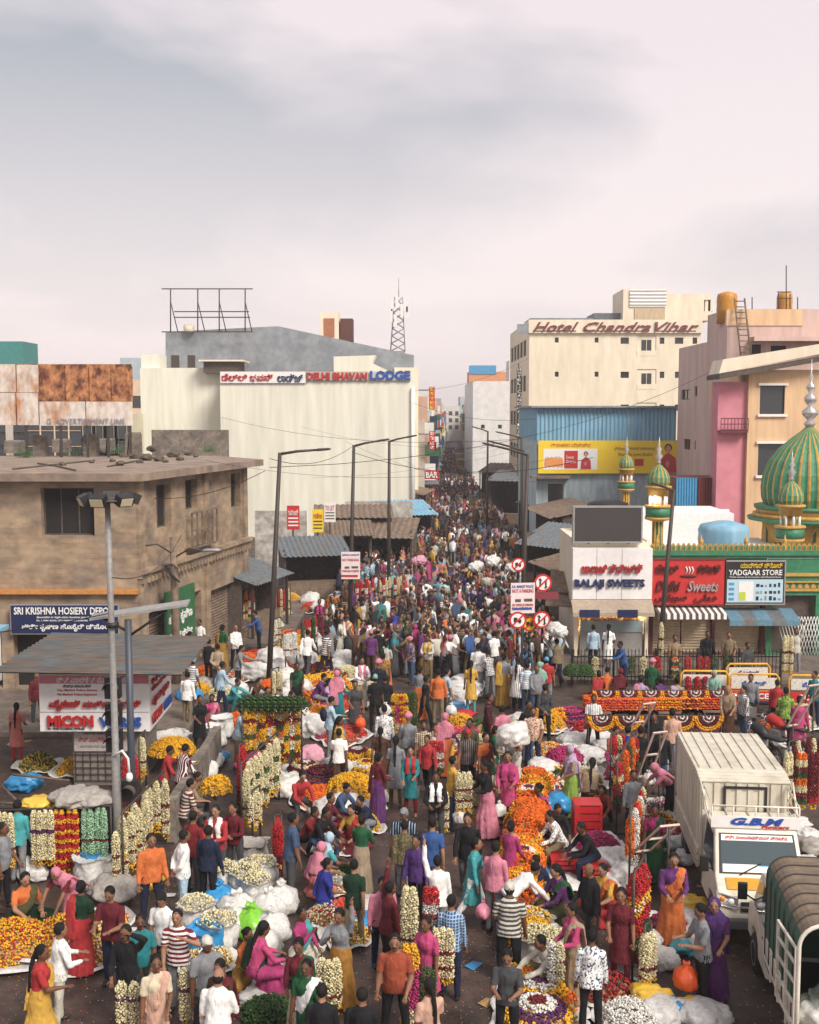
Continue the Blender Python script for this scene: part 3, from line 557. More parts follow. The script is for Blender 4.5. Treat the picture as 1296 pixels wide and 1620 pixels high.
# rubble, posts on the roof, rusty hoarding
for x0_, y0_, x1_, y1_ in ((20,742,150,728),(170,738,250,722),(60,733,120,744)): a_, c_ = G(x0_,y0_,7.5), G(x1_,y1_,7.5); MB().tube([a_,(a_+c_)/2+Vector((0,.3,0)),c_], .03, 6).build('roof_pipe', DARKC, None, label='thin pipe lying across the dusty slab roof', cat='pipe', group='pipes on the old roof')
for px_, py_ in ((40,724),(118,722),(185,718),(330,716)): p_ = G(px_,py_,7.46); n_ = 160; u_ = rng.normal(size=(n_,3)); u_[:,2] = np.abs(u_[:,2]); bb = MB(); [bb.add([Vector(q)*.22, Vector(q)*.22+Vector((.07,.02,.03)), Vector(q)*.22+Vector((.02,.07,.05))], [(0,1,2)]) for q in u_]; bb.build('roof_weed', LEAF, None, loc=tuple(p_), label='tuft of weeds growing on the old slab roof', cat='plant', group='weeds on the old roof')
for i, (px, py, r_) in enumerate([(205,716,.16),(262,730,.14),(286,727,.18),(310,722,.14),(222,731,.15),(178,729,.14),(145,731,.12),(100,735,.14),(195,722,.22),(213,724,.28),(232,727,.3),(252,728,.25),(275,722,.3),(298,719,.2),(240,712,.3),(250,708,.25),(190,735,.2),(160,716,.25)]):
    p = G(px, py, 7.5); bm = bmesh.new(); bmesh.ops.create_icosphere(bm, subdivisions=2, radius=r_)
    for v in bm.verts: v.co *= random.uniform(.7,1.15); v.co.z *= .6
    me = bpy.data.meshes.new('rubble'); bm.to_mesh(me); bm.free(); me.materials.append(DARKC); link('rubble_lump', me, None, (p.x,p.y,7.46+r_*.4), label='lump of broken masonry lying on the flat slab roof', cat='rubble', group='rubble on the old roof')
for i, (px, w2, h2, py) in enumerate([(65,.55,.95,722),(145,.6,1.0,722),(212,.65,1.05,720),(24,.8,.6,716),(98,.75,.65,715),(170,.7,.6,712)]):
    p = G(px, py, 7.46); b = MB(); b.loft([[(-w2/2*k,-w2/2*k,z),(w2/2*k,-w2/2*k,z),(w2/2*k,w2/2*k,z),(-w2/2*k,w2/2*k,z)] for z, k in ((7.45,1),(7.46+h2*.9,.96),(7.46+h2,.85))], smooth=False)
    b.build('roof_pillar', CONC, None, loc=(p.x,p.y,0), label='tall concrete stub on the slab roof carrying the rusty hoarding' if i < 3 else 'squat concrete block behind the tall stubs on the slab roof', cat='pillar', group='concrete stubs on the roof')
hb = thing('hoarding', 'large rusted sheet-metal hoarding above the old slab roof', 'billboard', (0,48.5,0)); HW = Wall((0,48.5),0)
for x0, x1, y0, y1, m in [(-30,25,576,620,RUSTW),(26,61,577,620,RUSTW),(62,102,577,634,RUSTY),(103,140,578,634,RUSTY),(141,175,579,634,RUSTY),(176,210,580,634,RUSTY),(-30,25,621,672,RUSTW),(26,61,621,672,RUSTW),(62,135,635,673,RUSTW),(136,210,635,673,RUSTW)]:
    q = HW.rect(x0,y0,x1+.6,y1+.6); MB().box(q[0]+.004,q[1]-.004,random.uniform(-.02,.01),.04,q[2]+.004,q[3]-.004).build('panel', m, hb)
q = HW.rect(-30,576,210,672); MB().box(q[0],q[1],.045,.06,q[2],q[3]).build('backing_sheet', RUSTY, hb)
q = HW.rect(74,662,198,671); text_obj('lettering', 'G  ADVERTISEMENT LINE', q[1]-q[0], q[3]-q[2], mat('faded_print', (.22,.25,.30), .7), hb, (q[0],-.035,q[2]))
b = MB()
for px in (-20,40,95,137,170,205):
    p = HW.h(px,672); b.box(p[0]-.05,p[0]+.05,.05,.15,7.4,HW.h(px,577)[1]); b.tube([(p[0],.1,p[1]),(p[0]-.5,1.5,7.46)], .035, 6)
b.build('frame', STEEL, hb)

# ------------------------------------------------------------------ cream lodge
WD = Wall((-14.13, 83), 0); W_ = 14.55
tl = building('lodge_building', 'big windowless cream lodge wall with lettering along its parapet', (-14.13,83), 0, W_, 24, 12.35, CREAM, parapet=.5)
b = MB(); x0 = WD.h(222,600,3)[0]; b.box(x0,-.003,3,20,0,WD.h(222,582,3)[1]); z_ = WD.h(222,560,3)[1]; b.box(x0,x0+1.4,3.4,8,12.6,z_); b.build('wing', CREAM, tl)
b = MB(); ya = 6.0                                                        # grey shed roof behind
pts = [WD.h(262,525,ya), WD.h(398,518,ya), WD.h(440,516,ya), WD.h(655,562,ya), WD.h(655,592,ya), WD.h(262,592,ya)]
b.loft([[(p[0], y, p[1]) for p in pts] for y in (ya, ya+12)], smooth=False); b.build('upper_shed', GREYP, tl)
for x0, x1 in ((271,284),(297,309)): q = WD.rect(x0,562,x1,584,ya-.05); MB().box(q[0],q[1],ya-.06,ya-.005,q[2],q[3]).build('window', STEEL, tl)
q = WD.rect(505,492,535,534,ya); MB().box(q[0],q[1],ya+1,ya+3,q[2]-.3,q[3]).build('stair_head', CREAM2, tl); q2 = WD.rect(511,502,528,532,ya); MB().box(q2[0],q2[1],ya+.93,ya+.997,q2[2],q2[3]).build('door', BRICK, tl)
q = WD.rect(537,502,557,538,ya); MB().box(q[0],q[1],ya+1.1,ya+3,q[2],q[3]).build('tank_room', mat('maroon_sheet', (.10,.035,.025), .8, .3, 3), tl)
q = WD.rect(528,562,622,590,2.0); b = MB(); b.loft([[(q[0],y,q[2]),(q[1],y,q[2]),(q[1]-1.6,y,q[2]+.75),(q[0]+3.2,y,q[3]),(q[0],y,q[3]-.1)] for y in (2,5)], smooth=False); b.build('stair_slope', CREAM, tl)
q = WD.rect(322,572,378,590,2); MB().box(q[0],q[1],2,5,q[2],q[3]).build('roof_room', DARKC, tl); MB().box(q[0]-.3,q[1]+.4,1.6,5.2,q[3],q[3]+.12).build('roof_room_slab', CREAM2, tl)
for x0, x1, txt, m, bm_, nm in ((349,484,'ಡೆಲ್ಲಿ ಭವನ್ ಲಾಡ್ಜ್',None,BOARDW,'white board with red and blue lettering on the lodge parapet'),(485,583,'DELHI BHAVAN',REDT,mat('brown_board', (.46,.40,.34), .6),'red capital lettering on the lodge parapet'),(585,650,'LODGE',BLUET,mat('grey_blue_board', (.45,.47,.5)),'blue capital lettering at the end of the lodge parapet')):
    q = WD.rect(x0,588,x1,606 if x0 < 400 else 602); s_ = thing('lodge_sign', nm, 'sign', (-14.13,83,0)); hh = q[3]-q[2]
    MB().box(q[0],q[1],-.16,-.02,q[2],q[3]).build('board', bm_, s_)
    if m is None:
        text_obj('lettering', 'ಡೆಲ್ಲಿ ಭವನ್', (q[1]-q[0])*.6, hh*.72, REDT, s_, (q[0]+.12,-.17,q[2]+hh*.1), depth=.06, bold=.02); text_obj('lettering', 'ಲಾಡ್ಜ್', (q[1]-q[0])*.3, hh*.72, NAVYT, s_, (q[0]+(q[1]-q[0])*.67,-.17,q[2]+hh*.1), depth=.06, bold=.02)
    else: text_obj('lettering', txt, (q[1]-q[0])*.97, hh*(.85 if x0 < 500 else 1.05), m, s_, (q[0]+.05,-.17,q[2]+hh*.06), depth=.08, bold=.035)
for px_, r_ in ((653,.14),): x_ = WD.h(px_,700)[0]; MB().tube([(x_,-.16,.2),(x_,-.16,11.2)], r_, 8).build('drain_pipe', WHITEP if r_ > .1 else CREAM2, tl)
fr = thing('billboard_frame', 'bare steel billboard frame standing on the lodge roof', 'frame', (-14.13,83,0)); b = MB()
for px in (270,313,347,388):
    p = WD.h(px,458,5); q = WD.h(px,524,5); e = WD.h(px+9,524,5); b.tube([(p[0],5,p[1]),(q[0],5,q[1])], .05, 6); b.tube([(p[0],5,p[1]-1),(e[0],5.6,e[1])], .04, 6)
b.build('upright', STEEL, fr)
for x0, x1, y in ((256,400,457),(276,394,493),(276,396,502),(256,400,525)): p = WD.h(x0,y,5); q = WD.h(x1,y,5); MB().box(p[0],q[0],4.95,5.03,p[1]-.04,p[1]+.04).build('rail', STEEL, fr)
p = WD.h(297,524,5.2); MB().lathe([(.42,0),(.45,.5),(.3,.62),(.1,.66)], c=(p[0],5.8,p[1]-.05)).build('water_tank', CREAM2, None, loc=(-14.13,83,0), label='small cream water tank under the bare billboard frame', cat='water tank')
# cell tower
tw = thing('cell_tower', 'lattice phone mast with antennas rising behind the lodge roof', 'antenna mast', (0,0,0)); TY = 112; b = MB()
pl, pr = D(618,555,TY), D(641,555,TY); ql, qr = D(624,470,TY), D(637,470,TY)
c4 = [(pl.x,TY,pl.z),(pr.x,TY,pl.z),(pr.x,TY+1.3,pl.z),(pl.x,TY+1.3,pl.z)]; t4 = [(ql.x,TY,ql.z),(qr.x,TY,ql.z),(qr.x,TY+.8,ql.z),(ql.x,TY+.8,ql.z)]
for i in range(4):
    b.tube([c4[i],t4[i]], .05, 5)
    for k in range(7): a_, e_ = Vector(c4[i]).lerp(Vector(t4[i]),k/7), Vector(c4[(i+1)%4]).lerp(Vector(t4[(i+1)%4]),(k+1)/7); b.tube([a_,e_], .03, 4); b.tube([Vector(c4[(i+1)%4]).lerp(Vector(t4[(i+1)%4]),k/7), Vector(c4[i]).lerp(Vector(t4[i]),(k+1)/7)], .03, 4)
b.tube([D(631,470,TY),D(631,440,TY)], .04, 5); b.box(pl.x,pr.x,TY,TY+1.3,8,pl.z); b.build('lattice', GALV, tw)
for px, py in ((621,482),(643,484),(619,500),(645,496),(628,478),(636,492),(626,508)): p = D(px,py+10,TY-.3); MB().box(p.x-.15,p.x+.15,TY-.5,TY-.3,p.z,p.z+1.3).build('antenna_panel', WHITEP, tw)
# blocks between the lodge roof and the corner
b = MB(); p = D(628,600,88); b.box(-1.2,.7,88,96,0,12.9); b.build('tenement', CREAM2, None, label='narrow tenement at the street corner beside the lodge', cat='building')
for i, (y0, y1, txt, m) in enumerate(((612,648,'ESVEE',None),(682,712,'ಬಾರ್',None),(742,800,'LODGE',None))):
    yy = 90 + i*6; p0 = D(679,y0,yy); p1 = D(688,y1,yy); s_ = thing('street_sign', ['tall narrow red and yellow vertical sign beyond the lodge','red sign with white script hanging over the far street','long red vertical board low on the lodge corner'][i], 'sign', (0,0,0))
    b = MB(); b.box(p0.x,p1.x,yy,yy+.12,p1.z,p0.z); b.build('board', REDS, s_); lh = (p0.z-p1.z)/max(len(txt),3)
    for j, ch in enumerate(txt): text_obj('lettering', ch, (p1.x-p0.x)*.6, lh*.7, mat('yellow_lettering', (.75,.5,.03)) if i == 0 else WHT, s_, (p0.x+(p1.x-p0.x)*.2,yy-.03,p0.z-lh*(j+1)+lh*.15), bold=.02)
    MB().box(p0.x-1.2,p0.x,yy+.02,yy+.08,p0.z-.3,p0.z-.22).build('bracket', STEEL, s_)
s_ = thing('bar_sign', 'wide red BAR board over the far shopfronts', 'sign', (0,0,0)); p0, p1 = D(672,744,84), D(695,758,84); MB().box(p0.x,p1.x,84,84.1,p1.z,p0.z).build('board', REDS, s_); text_obj('lettering', 'BAR', (p1.x-p0.x)*.8, (p0.z-p1.z)*.7, WHT, s_, (p0.x+.1,83.95,p1.z+.1), bold=.03)

# ------------------------------------------------------------------ far street
FM = [mat('far_wash_%d' % i, c_, .9, .15, .5) for i, c_ in enumerate([(.62,.60,.55),(.50,.44,.38),(.40,.46,.50),(.66,.50,.36),(.55,.34,.26),(.70,.68,.66),(.34,.30,.28),(.60,.56,.40)])]
SG = [REDS, YEL, BOARDW, BLUES, BLUEP, GREENS]
CN = ['white','stone','blue-grey','peach','terracotta','pale','brown','straw']
y = 97.0; i = 0
while y < 340:
    d = random.uniform(8,12); h = random.uniform(8.5,12.5); x = .8 + (y-83)*.038; wd = random.uniform(9,13); mi = (i*3+1) % 8
    t_ = building('street_building', f'{CN[mi]} narrow shop building {"close behind the lodge" if y < 130 else "far down the left of the street"}', (x-wd, y), R(0), wd, d-.05, h, FM[mi], right=grid_windows(d, h, 3, 3), front=[(wd-2.6,wd-1.4,h-2.8,h-1.5)], bars=0)
    t_['group'] = 'shop buildings down the left of the street'
    MB().box(wd,wd+1.3,.4,d-.4,3.0,3.12).build('awning', SHEETG, t_)
    for j in range(3): zz = 3.3+j*2.0; m_ = random.choice(SG); MB().box(wd+.05,wd+1.0,d*(.2+.3*j),d*(.2+.3*j)+.1,zz,zz+random.uniform(.8,1.7)).build('signboard', m_, t_)
    y += d; i += 1
y = 160.0; i = 0
while y < 340:
    d = random.uniform(8,12); h = random.uniform(8,13); x = 9.0 + (y-138)*.038; wd = random.uniform(10,14); mi = (i*5+2) % 8
    t_ = building('street_building', f'{CN[mi]} shop building far down the right of the street', (x, y), 0, wd, d-.05, h, FM[mi], left=grid_windows(d, h, 3, 3), front=[(1.2,2.4,h-2.8,h-1.5)], bars=0); t_['group'] = 'shop buildings down the right of the street'
    MB().box(-1.3,0,.4,d-.4,3.0,3.12).build('awning', SHEETG, t_)
    for j in range(3): zz = 3.3+j*1.9; MB().box(-.95,-.05,d*(.2+.3*j),d*(.2+.3*j)+.1,zz,zz+random.uniform(.8,1.7)).build('signboard', random.choice(SG), t_)
    y += d; i += 1
for i, (x, wd, h) in enumerate([(8,8,11),(16.2,9,14),(25.5,9,10),(-1.5,9,13)]):
    building('street_building', 'pale hazy building closing the end of the long street', (x,352+3*(i%2)), 0, wd, 14, h, FM[(i*2) % 8], front=grid_windows(wd, h, 4, 3), bars=0)['group'] = 'buildings closing the street'
# skyline blocks
def sky_block(px0, px1, py, Y, m, lab, cols=4, rows=3, name='background_building'):
    a = D(px0, py, Y); b_ = D(px1, py, Y); return building(name, lab, (a.x, Y), 0, b_.x-a.x, 5, a.z, m, front=grid_windows(b_.x-a.x, a.z, cols, rows, z0=5), bars=0)
sky_block(-60,36,540,125,mat('teal_paint',(.04,.22,.20),.9,.15,.6),'teal-green tower block rising behind the rusty hoarding'); sky_block(190,238,566,150,FM[2],'blue-grey block between the hoarding and the lodge'); sky_block(196,224,600,118,FM[3],'peach block in the gap beside the lodge wing',2,3)
sky_block(40,130,640,95,FM[3],'orange-peach house low behind the slab roof'); sky_block(130,200,655,80,FM[7],'straw-coloured house behind the slab roof'); sky_block(-80,45,650,100,FM[1],'stone-grey house seen under the hoarding'); sky_block(-200,-62,560,140,FM[0],'white block beyond the teal tower')
sky_block(1230,1420,540,120,FM[2],'blue-grey block behind the roof with water tanks'); sky_block(1290,1500,600,80,FM[3],'peach block beyond the mosque dome')
b = MB(); b.box(-13.5,-9.5,58,58.3,0,8.5); b.build('back_wall', CONC, None, label='weathered compound wall behind the slab roof', cat='wall')
# white hotel annex in the street, with the vertical letters
WX = Wall(D(748,700,135)[:2], 0); q = WX.rect(748,600,832,780)
tx = building('annex_building', 'plain white annex block jutting into the far street', WX.O, 0, q[1]-q[0]+4, 20, WX.h(748,603)[1], FM[5], front=[WX.rect(761,672,767,678),WX.rect(788,672,794,678)], bars=0)
ty = sky_block(742,808,588,165,ORANGEP,'orange building with a blue painted roof storey behind the white annex',3,3); a = D(742,578,164.9); c_ = D(785,592,164.9); MB().box(a.x-ty.location.x,c_.x-ty.location.x,-.1,-.02,c_.z,a.z).build('blue_storey', BLUEP, ty); sky_block(806,826,570,150,FM[5],'slim white block beside the hotel corner',1,3)
vs = thing('vertical_sign', 'black and white vertical letter sign on the hotel corner', 'sign', (0,0,0)); 
for wi, (txt, y0, y1) in enumerate((('HOTEL',582,610),('CANDRA',617,655),('VIHAR',664,692))):
    for j, ch in enumerate(txt):
        ya_ = y0+(y1-y0)*j/len(txt); p0, p1 = D(818,ya_,94.4), D(825,ya_+(y1-y0)/len(txt)*.9,94.4); MB().box(p0.x,p1.x,94.4,94.6,p1.z,p0.z).build('letter_box', BLK, vs); text_obj('lettering', ch, (p1.x-p0.x)*.7, (p0.z-p1.z)*.75, WHT, vs, (p0.x+.05,94.37,p1.z+.05))
p = D(821,575,94.5); MB().box(p.x-.04,p.x+.04,94.62,94.7,3,p.z).build('pole', STEEL, vs)

# ------------------------------------------------------------------ hotel
WH = Wall((10.19, 95), 0); wd = 24.79-10.19
fr_ = [WH.rect(x-3,y-4,x+3,y+4) for x in (881,944) for y in (538,592)] + [WH.rect(x0,y,x1,y+10) for y in (534,588,640) for x0, x1 in ((982,995),(1044,1051),(1068,1081),(1096,1103))] + [WH.rect(1008,531,1038,563),WH.rect(1008,584,1038,616),WH.rect(1008,637,1038,669)]
th = building('hotel_building', 'tall cream hotel with brown script lettering along its roof edge', (10.19,95), 0, wd, 18, 17.2, CREAM2, front=fr_, left=[(1+i*3,3.4+i*3,5+j*3.1,6.4+j*3.1) for i in range(5) for j in range(4)], bars=1)
for y_ in (531,584,637):
    q = WH.rect(1008,y_,1038,y_+32); o = MB().box(q[0]+.02,q[1]-.02,.07,.11,q[2]+.02,q[3]-.02).build('balcony_back', CREAM2, th); xm = (q[0]+q[1])/2; d_ = MB().box(xm-.42,xm+.42,.04,.065,q[2]+.1,q[3]-.35).build('balcony_door', GLASS, o); MB().box(xm-.02,xm+.02,.03,.038,q[2]+.1,q[3]-.35).build('door_bar', CREAM2, o)
for y_ in (563,616): q = WH.rect(1008,y_-12,1038,y_); MB().box(q[0],q[1],-.02,.05,q[2],q[3]-.2).build('balcony_wall', CREAM2, th)
q = WH.rect(838,506,1110,527); MB().box(q[0]-.1,q[1],-.25,-.003,q[2],q[3]).build('fascia', CREAM2, th)
hs_ = thing('hotel_sign', 'brown script hotel lettering on the cream roof fascia', 'sign', (10.19,95,0)); BRN = mat('brown_lettering', (.16,.035,.03), .5)
q = WH.rect(843,510,1104,525); ww = q[1]-q[0]; hh = q[3]-q[2]
for txt, f0, f1 in (('Hotel',0,.275),('Chandra',.305,.71),('Vihar',.735,1.0)): text_obj('lettering', txt, ww*(f1-f0), hh, BRN, hs_, (q[0]+ww*f0,-.27,q[2]), depth=.1, bold=.012, shear=.45); MB().box(q[0]+ww*f0,q[0]+ww*f1-.2,-.30,-.255,q[2]+hh*.04,q[2]+hh*.12).build('underline', BRN, hs_)
q = WH.rect(990,455,1062,505); b = MB(); b.box(q[0],q[1],1,6,17.2,q[3]); b.build('stair_tower', CREAM2, th); q2 = WH.rect(1008,486,1056,506); MB().box(q2[0],q2[1],.9,.99,q2[2],q2[3]).build('tower_recess', SHUT, th)
b = MB(); q2 = WH.rect(1000,456,1058,484); corrugated(b,(q2[0],.9,q2[2]),(q2[0],.9,q2[3]),(q2[1],.9,q2[2]),(q2[1],.9,q2[3]),5,.08); b.build('louvre', WHITEP, th)
q = WH.rect(1063,463,1130,505); b = MB(); b.box(q[0],q[0]+3,1,6,17.2,q[3]-.5); b.box(q[0]+3,q[1],1,6,17.2,18.0); b.box(q[0],q[1],1,6,q[3]-.5,q[3])
for xx in (q[0]+3.4,q[1]-.5): b.box(xx,xx+.45,1.1,1.5,18.0,q[3]-.5)
b.build('roof_pergola', CREAM2, th); q = WH.rect(946,492,990,506); MB().box(q[0],q[1],2,6,17.2,q[3]).build('roof_shed', SHEETG, th); q = WH.rect(843,500,945,508); MB().box(q[0],q[1],2,7,17.2,q[3]).build('roof_sheet', GREYP, th)
q = WH.rect(818,513,838,528); MB().box(q[0],q[1],-.2,-.05,q[2],q[3]).build('side_board', GREYP, th)

# ------------------------------------------------------------------ pale blue building with the blue sheet storey and yellow hoarding
WB = Wall((8.27, 72), 0); zt = WB.h(850,697)[1]
tb = building('blue_building', 'pale blue rendered building behind the sweet shop', (8.27,72), 0, 9.4, 12, zt, BLUEGR, front=[WB.rect(866,764,892,800)], frame=WHITEP, bars=0)
b = MB(); q = WB.rect(849,645,1069,697); corrugated(b,(q[0],-.05,q[2]+.003),(q[1],-.05,q[2]+.003),(q[0],-.05,q[3]),(q[1],-.05,q[3]),34,.05); corrugated(b,(q[0],11,q[2]+.003),(q[0],-.02,q[2]+.003),(q[0],11,q[3]),(q[0],-.02,q[3]),30,.05); b.build('blue_cladding', SHEETB, tb)
MB().box(q[0]-.4,q[1]+.1,-.5,11,q[3]+.003,q[3]+.12).build('sheet_roof', GREYP, tb)
q = WB.rect(846,738,900,770); b = MB(); b.box(q[0]-.3,q[1],-.9,0,WB.h(850,756)[1],WB.h(850,752)[1]); b.build('window_hood', CONC, tb)
yb = thing('advert_hoarding', 'long yellow advertising hoarding on the pale blue building', 'billboard', (8.27,72,0)); q = WB.rect(852,697,1084,749,-.3); MB().box(q[0],q[1],-.34,-.2,q[2],q[3]).build('board', YEL, yb)
r_ = WB.rect(860,710,945,743,-.34); MB().box(r_[0],r_[1],-.352,-.343,r_[2],r_[3]).build('printed_panel', WHT, yb)
for k in range(9): xx = r_[0]+.15+k*.13; b = MB(); b.lathe([(.02,0),(.09,.15),(.1,.45),(.03,.7)], 8, c=(xx,-.352,r_[2]+.1+.05*(k%2))); o = b.build('printed_stalk', mat('print_orange', (.75,.28,.08), .6), yb); o.scale = (1,.02,1); o.location.y = -.352*.98
for x0, y0, x1, y1, m in ((893,713,914,741,REDS),(1004,726,1018,737,REDS)): z_ = WB.rect(x0,y0,x1,y1,-.34); MB().box(z_[0],z_[1],-.362,-.353,z_[2],z_[3]).build('printed_label', m, yb)
z_ = WB.rect(895,718,912,735,-.34); text_obj('lettering', 'Sweet\nDreams', (z_[1]-z_[0])*.9, (z_[3]-z_[2])*.7, WHT, yb, (z_[0]+.04,-.366,z_[2]+.1), depth=.006)
for x0, y0, x1, y1, txt in ((872,701,934,707,'ಗ್ರಾಹಕರ ಮೆಚ್ಚಿನ'),(972,707,1036,713,'ಫ್ಲೋರ್ ಮಿಲ್ಸ್ ವತಿಯಿಂದ'),(978,716,1032,721,'Shuddha Leve Shakti')): z_ = WB.rect(x0,y0,x1,y1,-.34); text_obj('lettering', txt, z_[1]-z_[0], z_[3]-z_[2], REDT if x0 < 900 else BRN, yb, (z_[0],-.35,z_[2]), depth=.006)
def printed_woman(parent, W, px, py0, py1, y):
    z_ = W.rect(px-10,py0,px+10,py1,y); cx = (z_[0]+z_[1])/2; H_ = z_[3]-z_[2]
    def disc(nm, x, z, rx, rz, m, dy): b = MB(); n = 20; b.loft([[(x+rx*math.cos(a), yy, z+rz*math.sin(a)) for a in [2*math.pi*i/n for i in range(n)]] for yy in (y-dy, y-dy-.004)], smooth=False); b.build(nm, m, parent)
    disc('printed_hair', cx, z_[2]+H_*.86, H_*.13, H_*.14, BLK, .008); disc('printed_face', cx, z_[2]+H_*.82, H_*.09, H_*.125, mat('print_skin', (.55,.27,.16)), .014); disc('printed_neck', cx, z_[2]+H_*.66, H_*.05, H_*.1, MATS['print_skin'], .010)
    b = MB(); b.loft([[(cx-H_*.30,yy,z_[2]),(cx+H_*.30,yy,z_[2]),(cx+H_*.26,yy,z_[2]+H_*.5),(cx+H_*.06,yy,z_[2]+H_*.66),(cx-H_*.06,yy,z_[2]+H_*.66),(cx-H_*.26,yy,z_[2]+H_*.48)] for yy in (y-.012,y-.018)], smooth=False); b.build('printed_saree', mat('print_red', (.5,.03,.04), .6, .3, 6), parent)
    disc('printed_hand', cx-H_*.02, z_[2]+H_*.3, H_*.06, H_*.11, MATS['print_skin'], .022)
printed_woman(yb, WB, 1057, 702, 748, -.34); printed_woman(yb, WB, 927, 714, 742, -.352)

# ------------------------------------------------------------------ pink and peach building
WP = Wall((17.05, 60), 0); WPL = Wall((17.05, 70.6), -math.pi/2)
def side_rect(x0, y0, x1, y1): a = WPL.h(x0, y0); c_ = WPL.h(x1, y1); return (a[0], c_[0], c_[1], a[1])
tp = building('pink_building', 'dusty pink building with ladder and yellow water tank on its roof', (17.05,60), 0, 7.6, 4, WP.h(1150,489)[1], PINKP, left=[(.6,1.2,9.9,10.8)], bars=1)
b = MB(); b.M = Matrix(((0,1,0,0),(-1,0,0,10.6),(0,0,1,0),(0,0,0,1))); rear = [side_rect(1078,617,1091,632), side_rect(1099,611,1104,627), side_rect(1082,694,1092,712), side_rect(1099,697,1103,712)]
zr_ = D(1090,546,67).z; b.wall(0, 6.597, 0, zr_, rear, .0, .15); b.M = None; b.box(.02,7.6,4.003,10.6,zr_-.9,zr_-.7); b.box(.003,7.6,10.45,10.6,0,zr_); b.build('rear_wing', PINKP, tp)
for o in rear: add_window(tp, Matrix(((0,1,0,0),(-1,0,0,10.6),(0,0,1,0),(0,0,0,1))), *o, bars=1)
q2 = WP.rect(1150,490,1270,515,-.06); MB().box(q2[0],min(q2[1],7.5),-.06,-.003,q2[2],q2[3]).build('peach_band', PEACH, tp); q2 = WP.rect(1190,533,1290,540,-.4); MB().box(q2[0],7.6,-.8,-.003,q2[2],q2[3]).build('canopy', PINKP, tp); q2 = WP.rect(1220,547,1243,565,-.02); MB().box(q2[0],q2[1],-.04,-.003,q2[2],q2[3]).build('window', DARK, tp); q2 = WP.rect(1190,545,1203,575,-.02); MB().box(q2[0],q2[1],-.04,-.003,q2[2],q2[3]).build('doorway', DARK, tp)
ld = thing('ladder', 'bamboo-brown ladder leaning on the pink roof wall', 'ladder', (17.05,60,0)); p0, p1 = WP.h(1172,562,-.9), WP.h(1162,484,-.15); e0, e1 = WP.h(1188,562,-.9), WP.h(1178,472,-.15)
LA, LB, LC, LD_ = Vector((p0[0],-.9,p0[1])), Vector((p1[0],-.15,p1[1]+.4)), Vector((e0[0],-.9,e0[1])), Vector((e1[0],-.15,e1[1]))
MB().tube([LA,LB], .05, 6).build('rail', SHEETBR, ld); MB().tube([LC,LD_], .05, 6).build('rail', SHEETBR, ld)
for k in range(10): MB().tube([LA.lerp(LB,(k+.5)/10),LC.lerp(LD_,(k+.5)/10)], .03, 5).build('rung', SHEETBR, ld)
for px, lab, m, r_ in ((1150,'round yellow water tank on the pink roof',TANK,.55),(1241,'smaller yellow-brown tank under a pipe frame on the pink roof',TANK,.42)):
    p = WP.h(px,489,1); MB().lathe([(r_*.96,-.7),(r_,.1),(r_*.97,.3),(r_,.5),(r_*.97,.75),(r_*.9,.9),(r_*.4,1.0),(r_*.15,1.03)], 20, c=(p[0],1.0,WP.h(1150,489)[1])).build('water_tank', m, None, loc=(17.05,60,0), label=lab, cat='water tank')
b = MB(); 
for px, y0, y1 in ((1244,420,492),(1232,462,492),(1250,465,492),(1190,470,492),(1262,470,492)): p = WP.h(px,y1,.08); q = WP.h(px,y0,.08); b.tube([(p[0],.08,p[1]),(q[0],.08,q[1])], .03, 5)
for zz in (462,472): p = WP.h(1230,zz,.08); q = WP.h(1252,zz,.08); b.tube([(p[0],.08,p[1]),(q[0],.08,q[1])], .03, 5)
b.build('aerial_frame', STEEL, None, loc=(17.05,60,0), label='thin pipe aerials around the tank on the pink roof', cat='aerial')
WQ = Wall((D(1185,600,56).x, 56), 0)
tq = building('peach_building', 'peach-orange house with dark framed windows behind the mosque dome', (WQ.O.x,56), 0, 8, 10, WQ.h(1200,585)[1], PEACH, front=[WQ.rect(1203,610,1241,655),WQ.rect(1200,702,1245,752)], sill=True, bars=0, frame=BLK)
z_ = WQ.h(1150,588)[1]; b = MB(); b.loft([[(-1.7,y,z_-.4),(8,y,z_+1.3),(8,y,z_+1.5),(-1.7,y,z_-.15)] for y in (-.8,1.6)], smooth=False); b.build('sloping_canopy', DARKC, tq); b = MB(); b.loft([[(-1.6,y,z_-.1),(8,y,z_+1.75),(8,y,z_+2.1),(-1.4,y,z_+.6)] for y in (-.3,1.6)], smooth=False); b.build('parapet', CREAM2, tq)
b = MB(); b.box(-1.45,-.003,.25,1.4,0,z_-.5); b.build('rose_bay', HOTP, tq); q = WQ.rect(1141,662,1184,680,-.3); b = MB()
for zz in (q[2],(q[2]+q[3])/2,q[3]): b.box(q[0],q[1],-.32,-.28,zz-.025,zz+.025)
for i in range(9): xx = q[0]+(q[1]-q[0])*i/8; b.box(xx-.015,xx+.015,-.315,-.285,q[2],q[3])
b.box(q[0],q[1],-.3,.25,q[2]-.15,q[2]-.03); b.build('balcony', mat('maroon_paint', (.12,.02,.03), .6), tq)
WT = Wall((D(1070,780,57).x, 57), 0); q = WT.rect(1070,756,1148,806)
b = MB(); corrugated(b,(q[0],0,q[2]),(q[0]+1.1,0,q[2]),(q[0],0,q[3]),(q[0]+1.1,0,q[3]),8,.03); b.build('blue_sheet_panel', BLUEP, None, loc=(WT.O.x,57,0), label='bright blue corrugated sheet on the lean-to below the pink wall', cat='sheet')
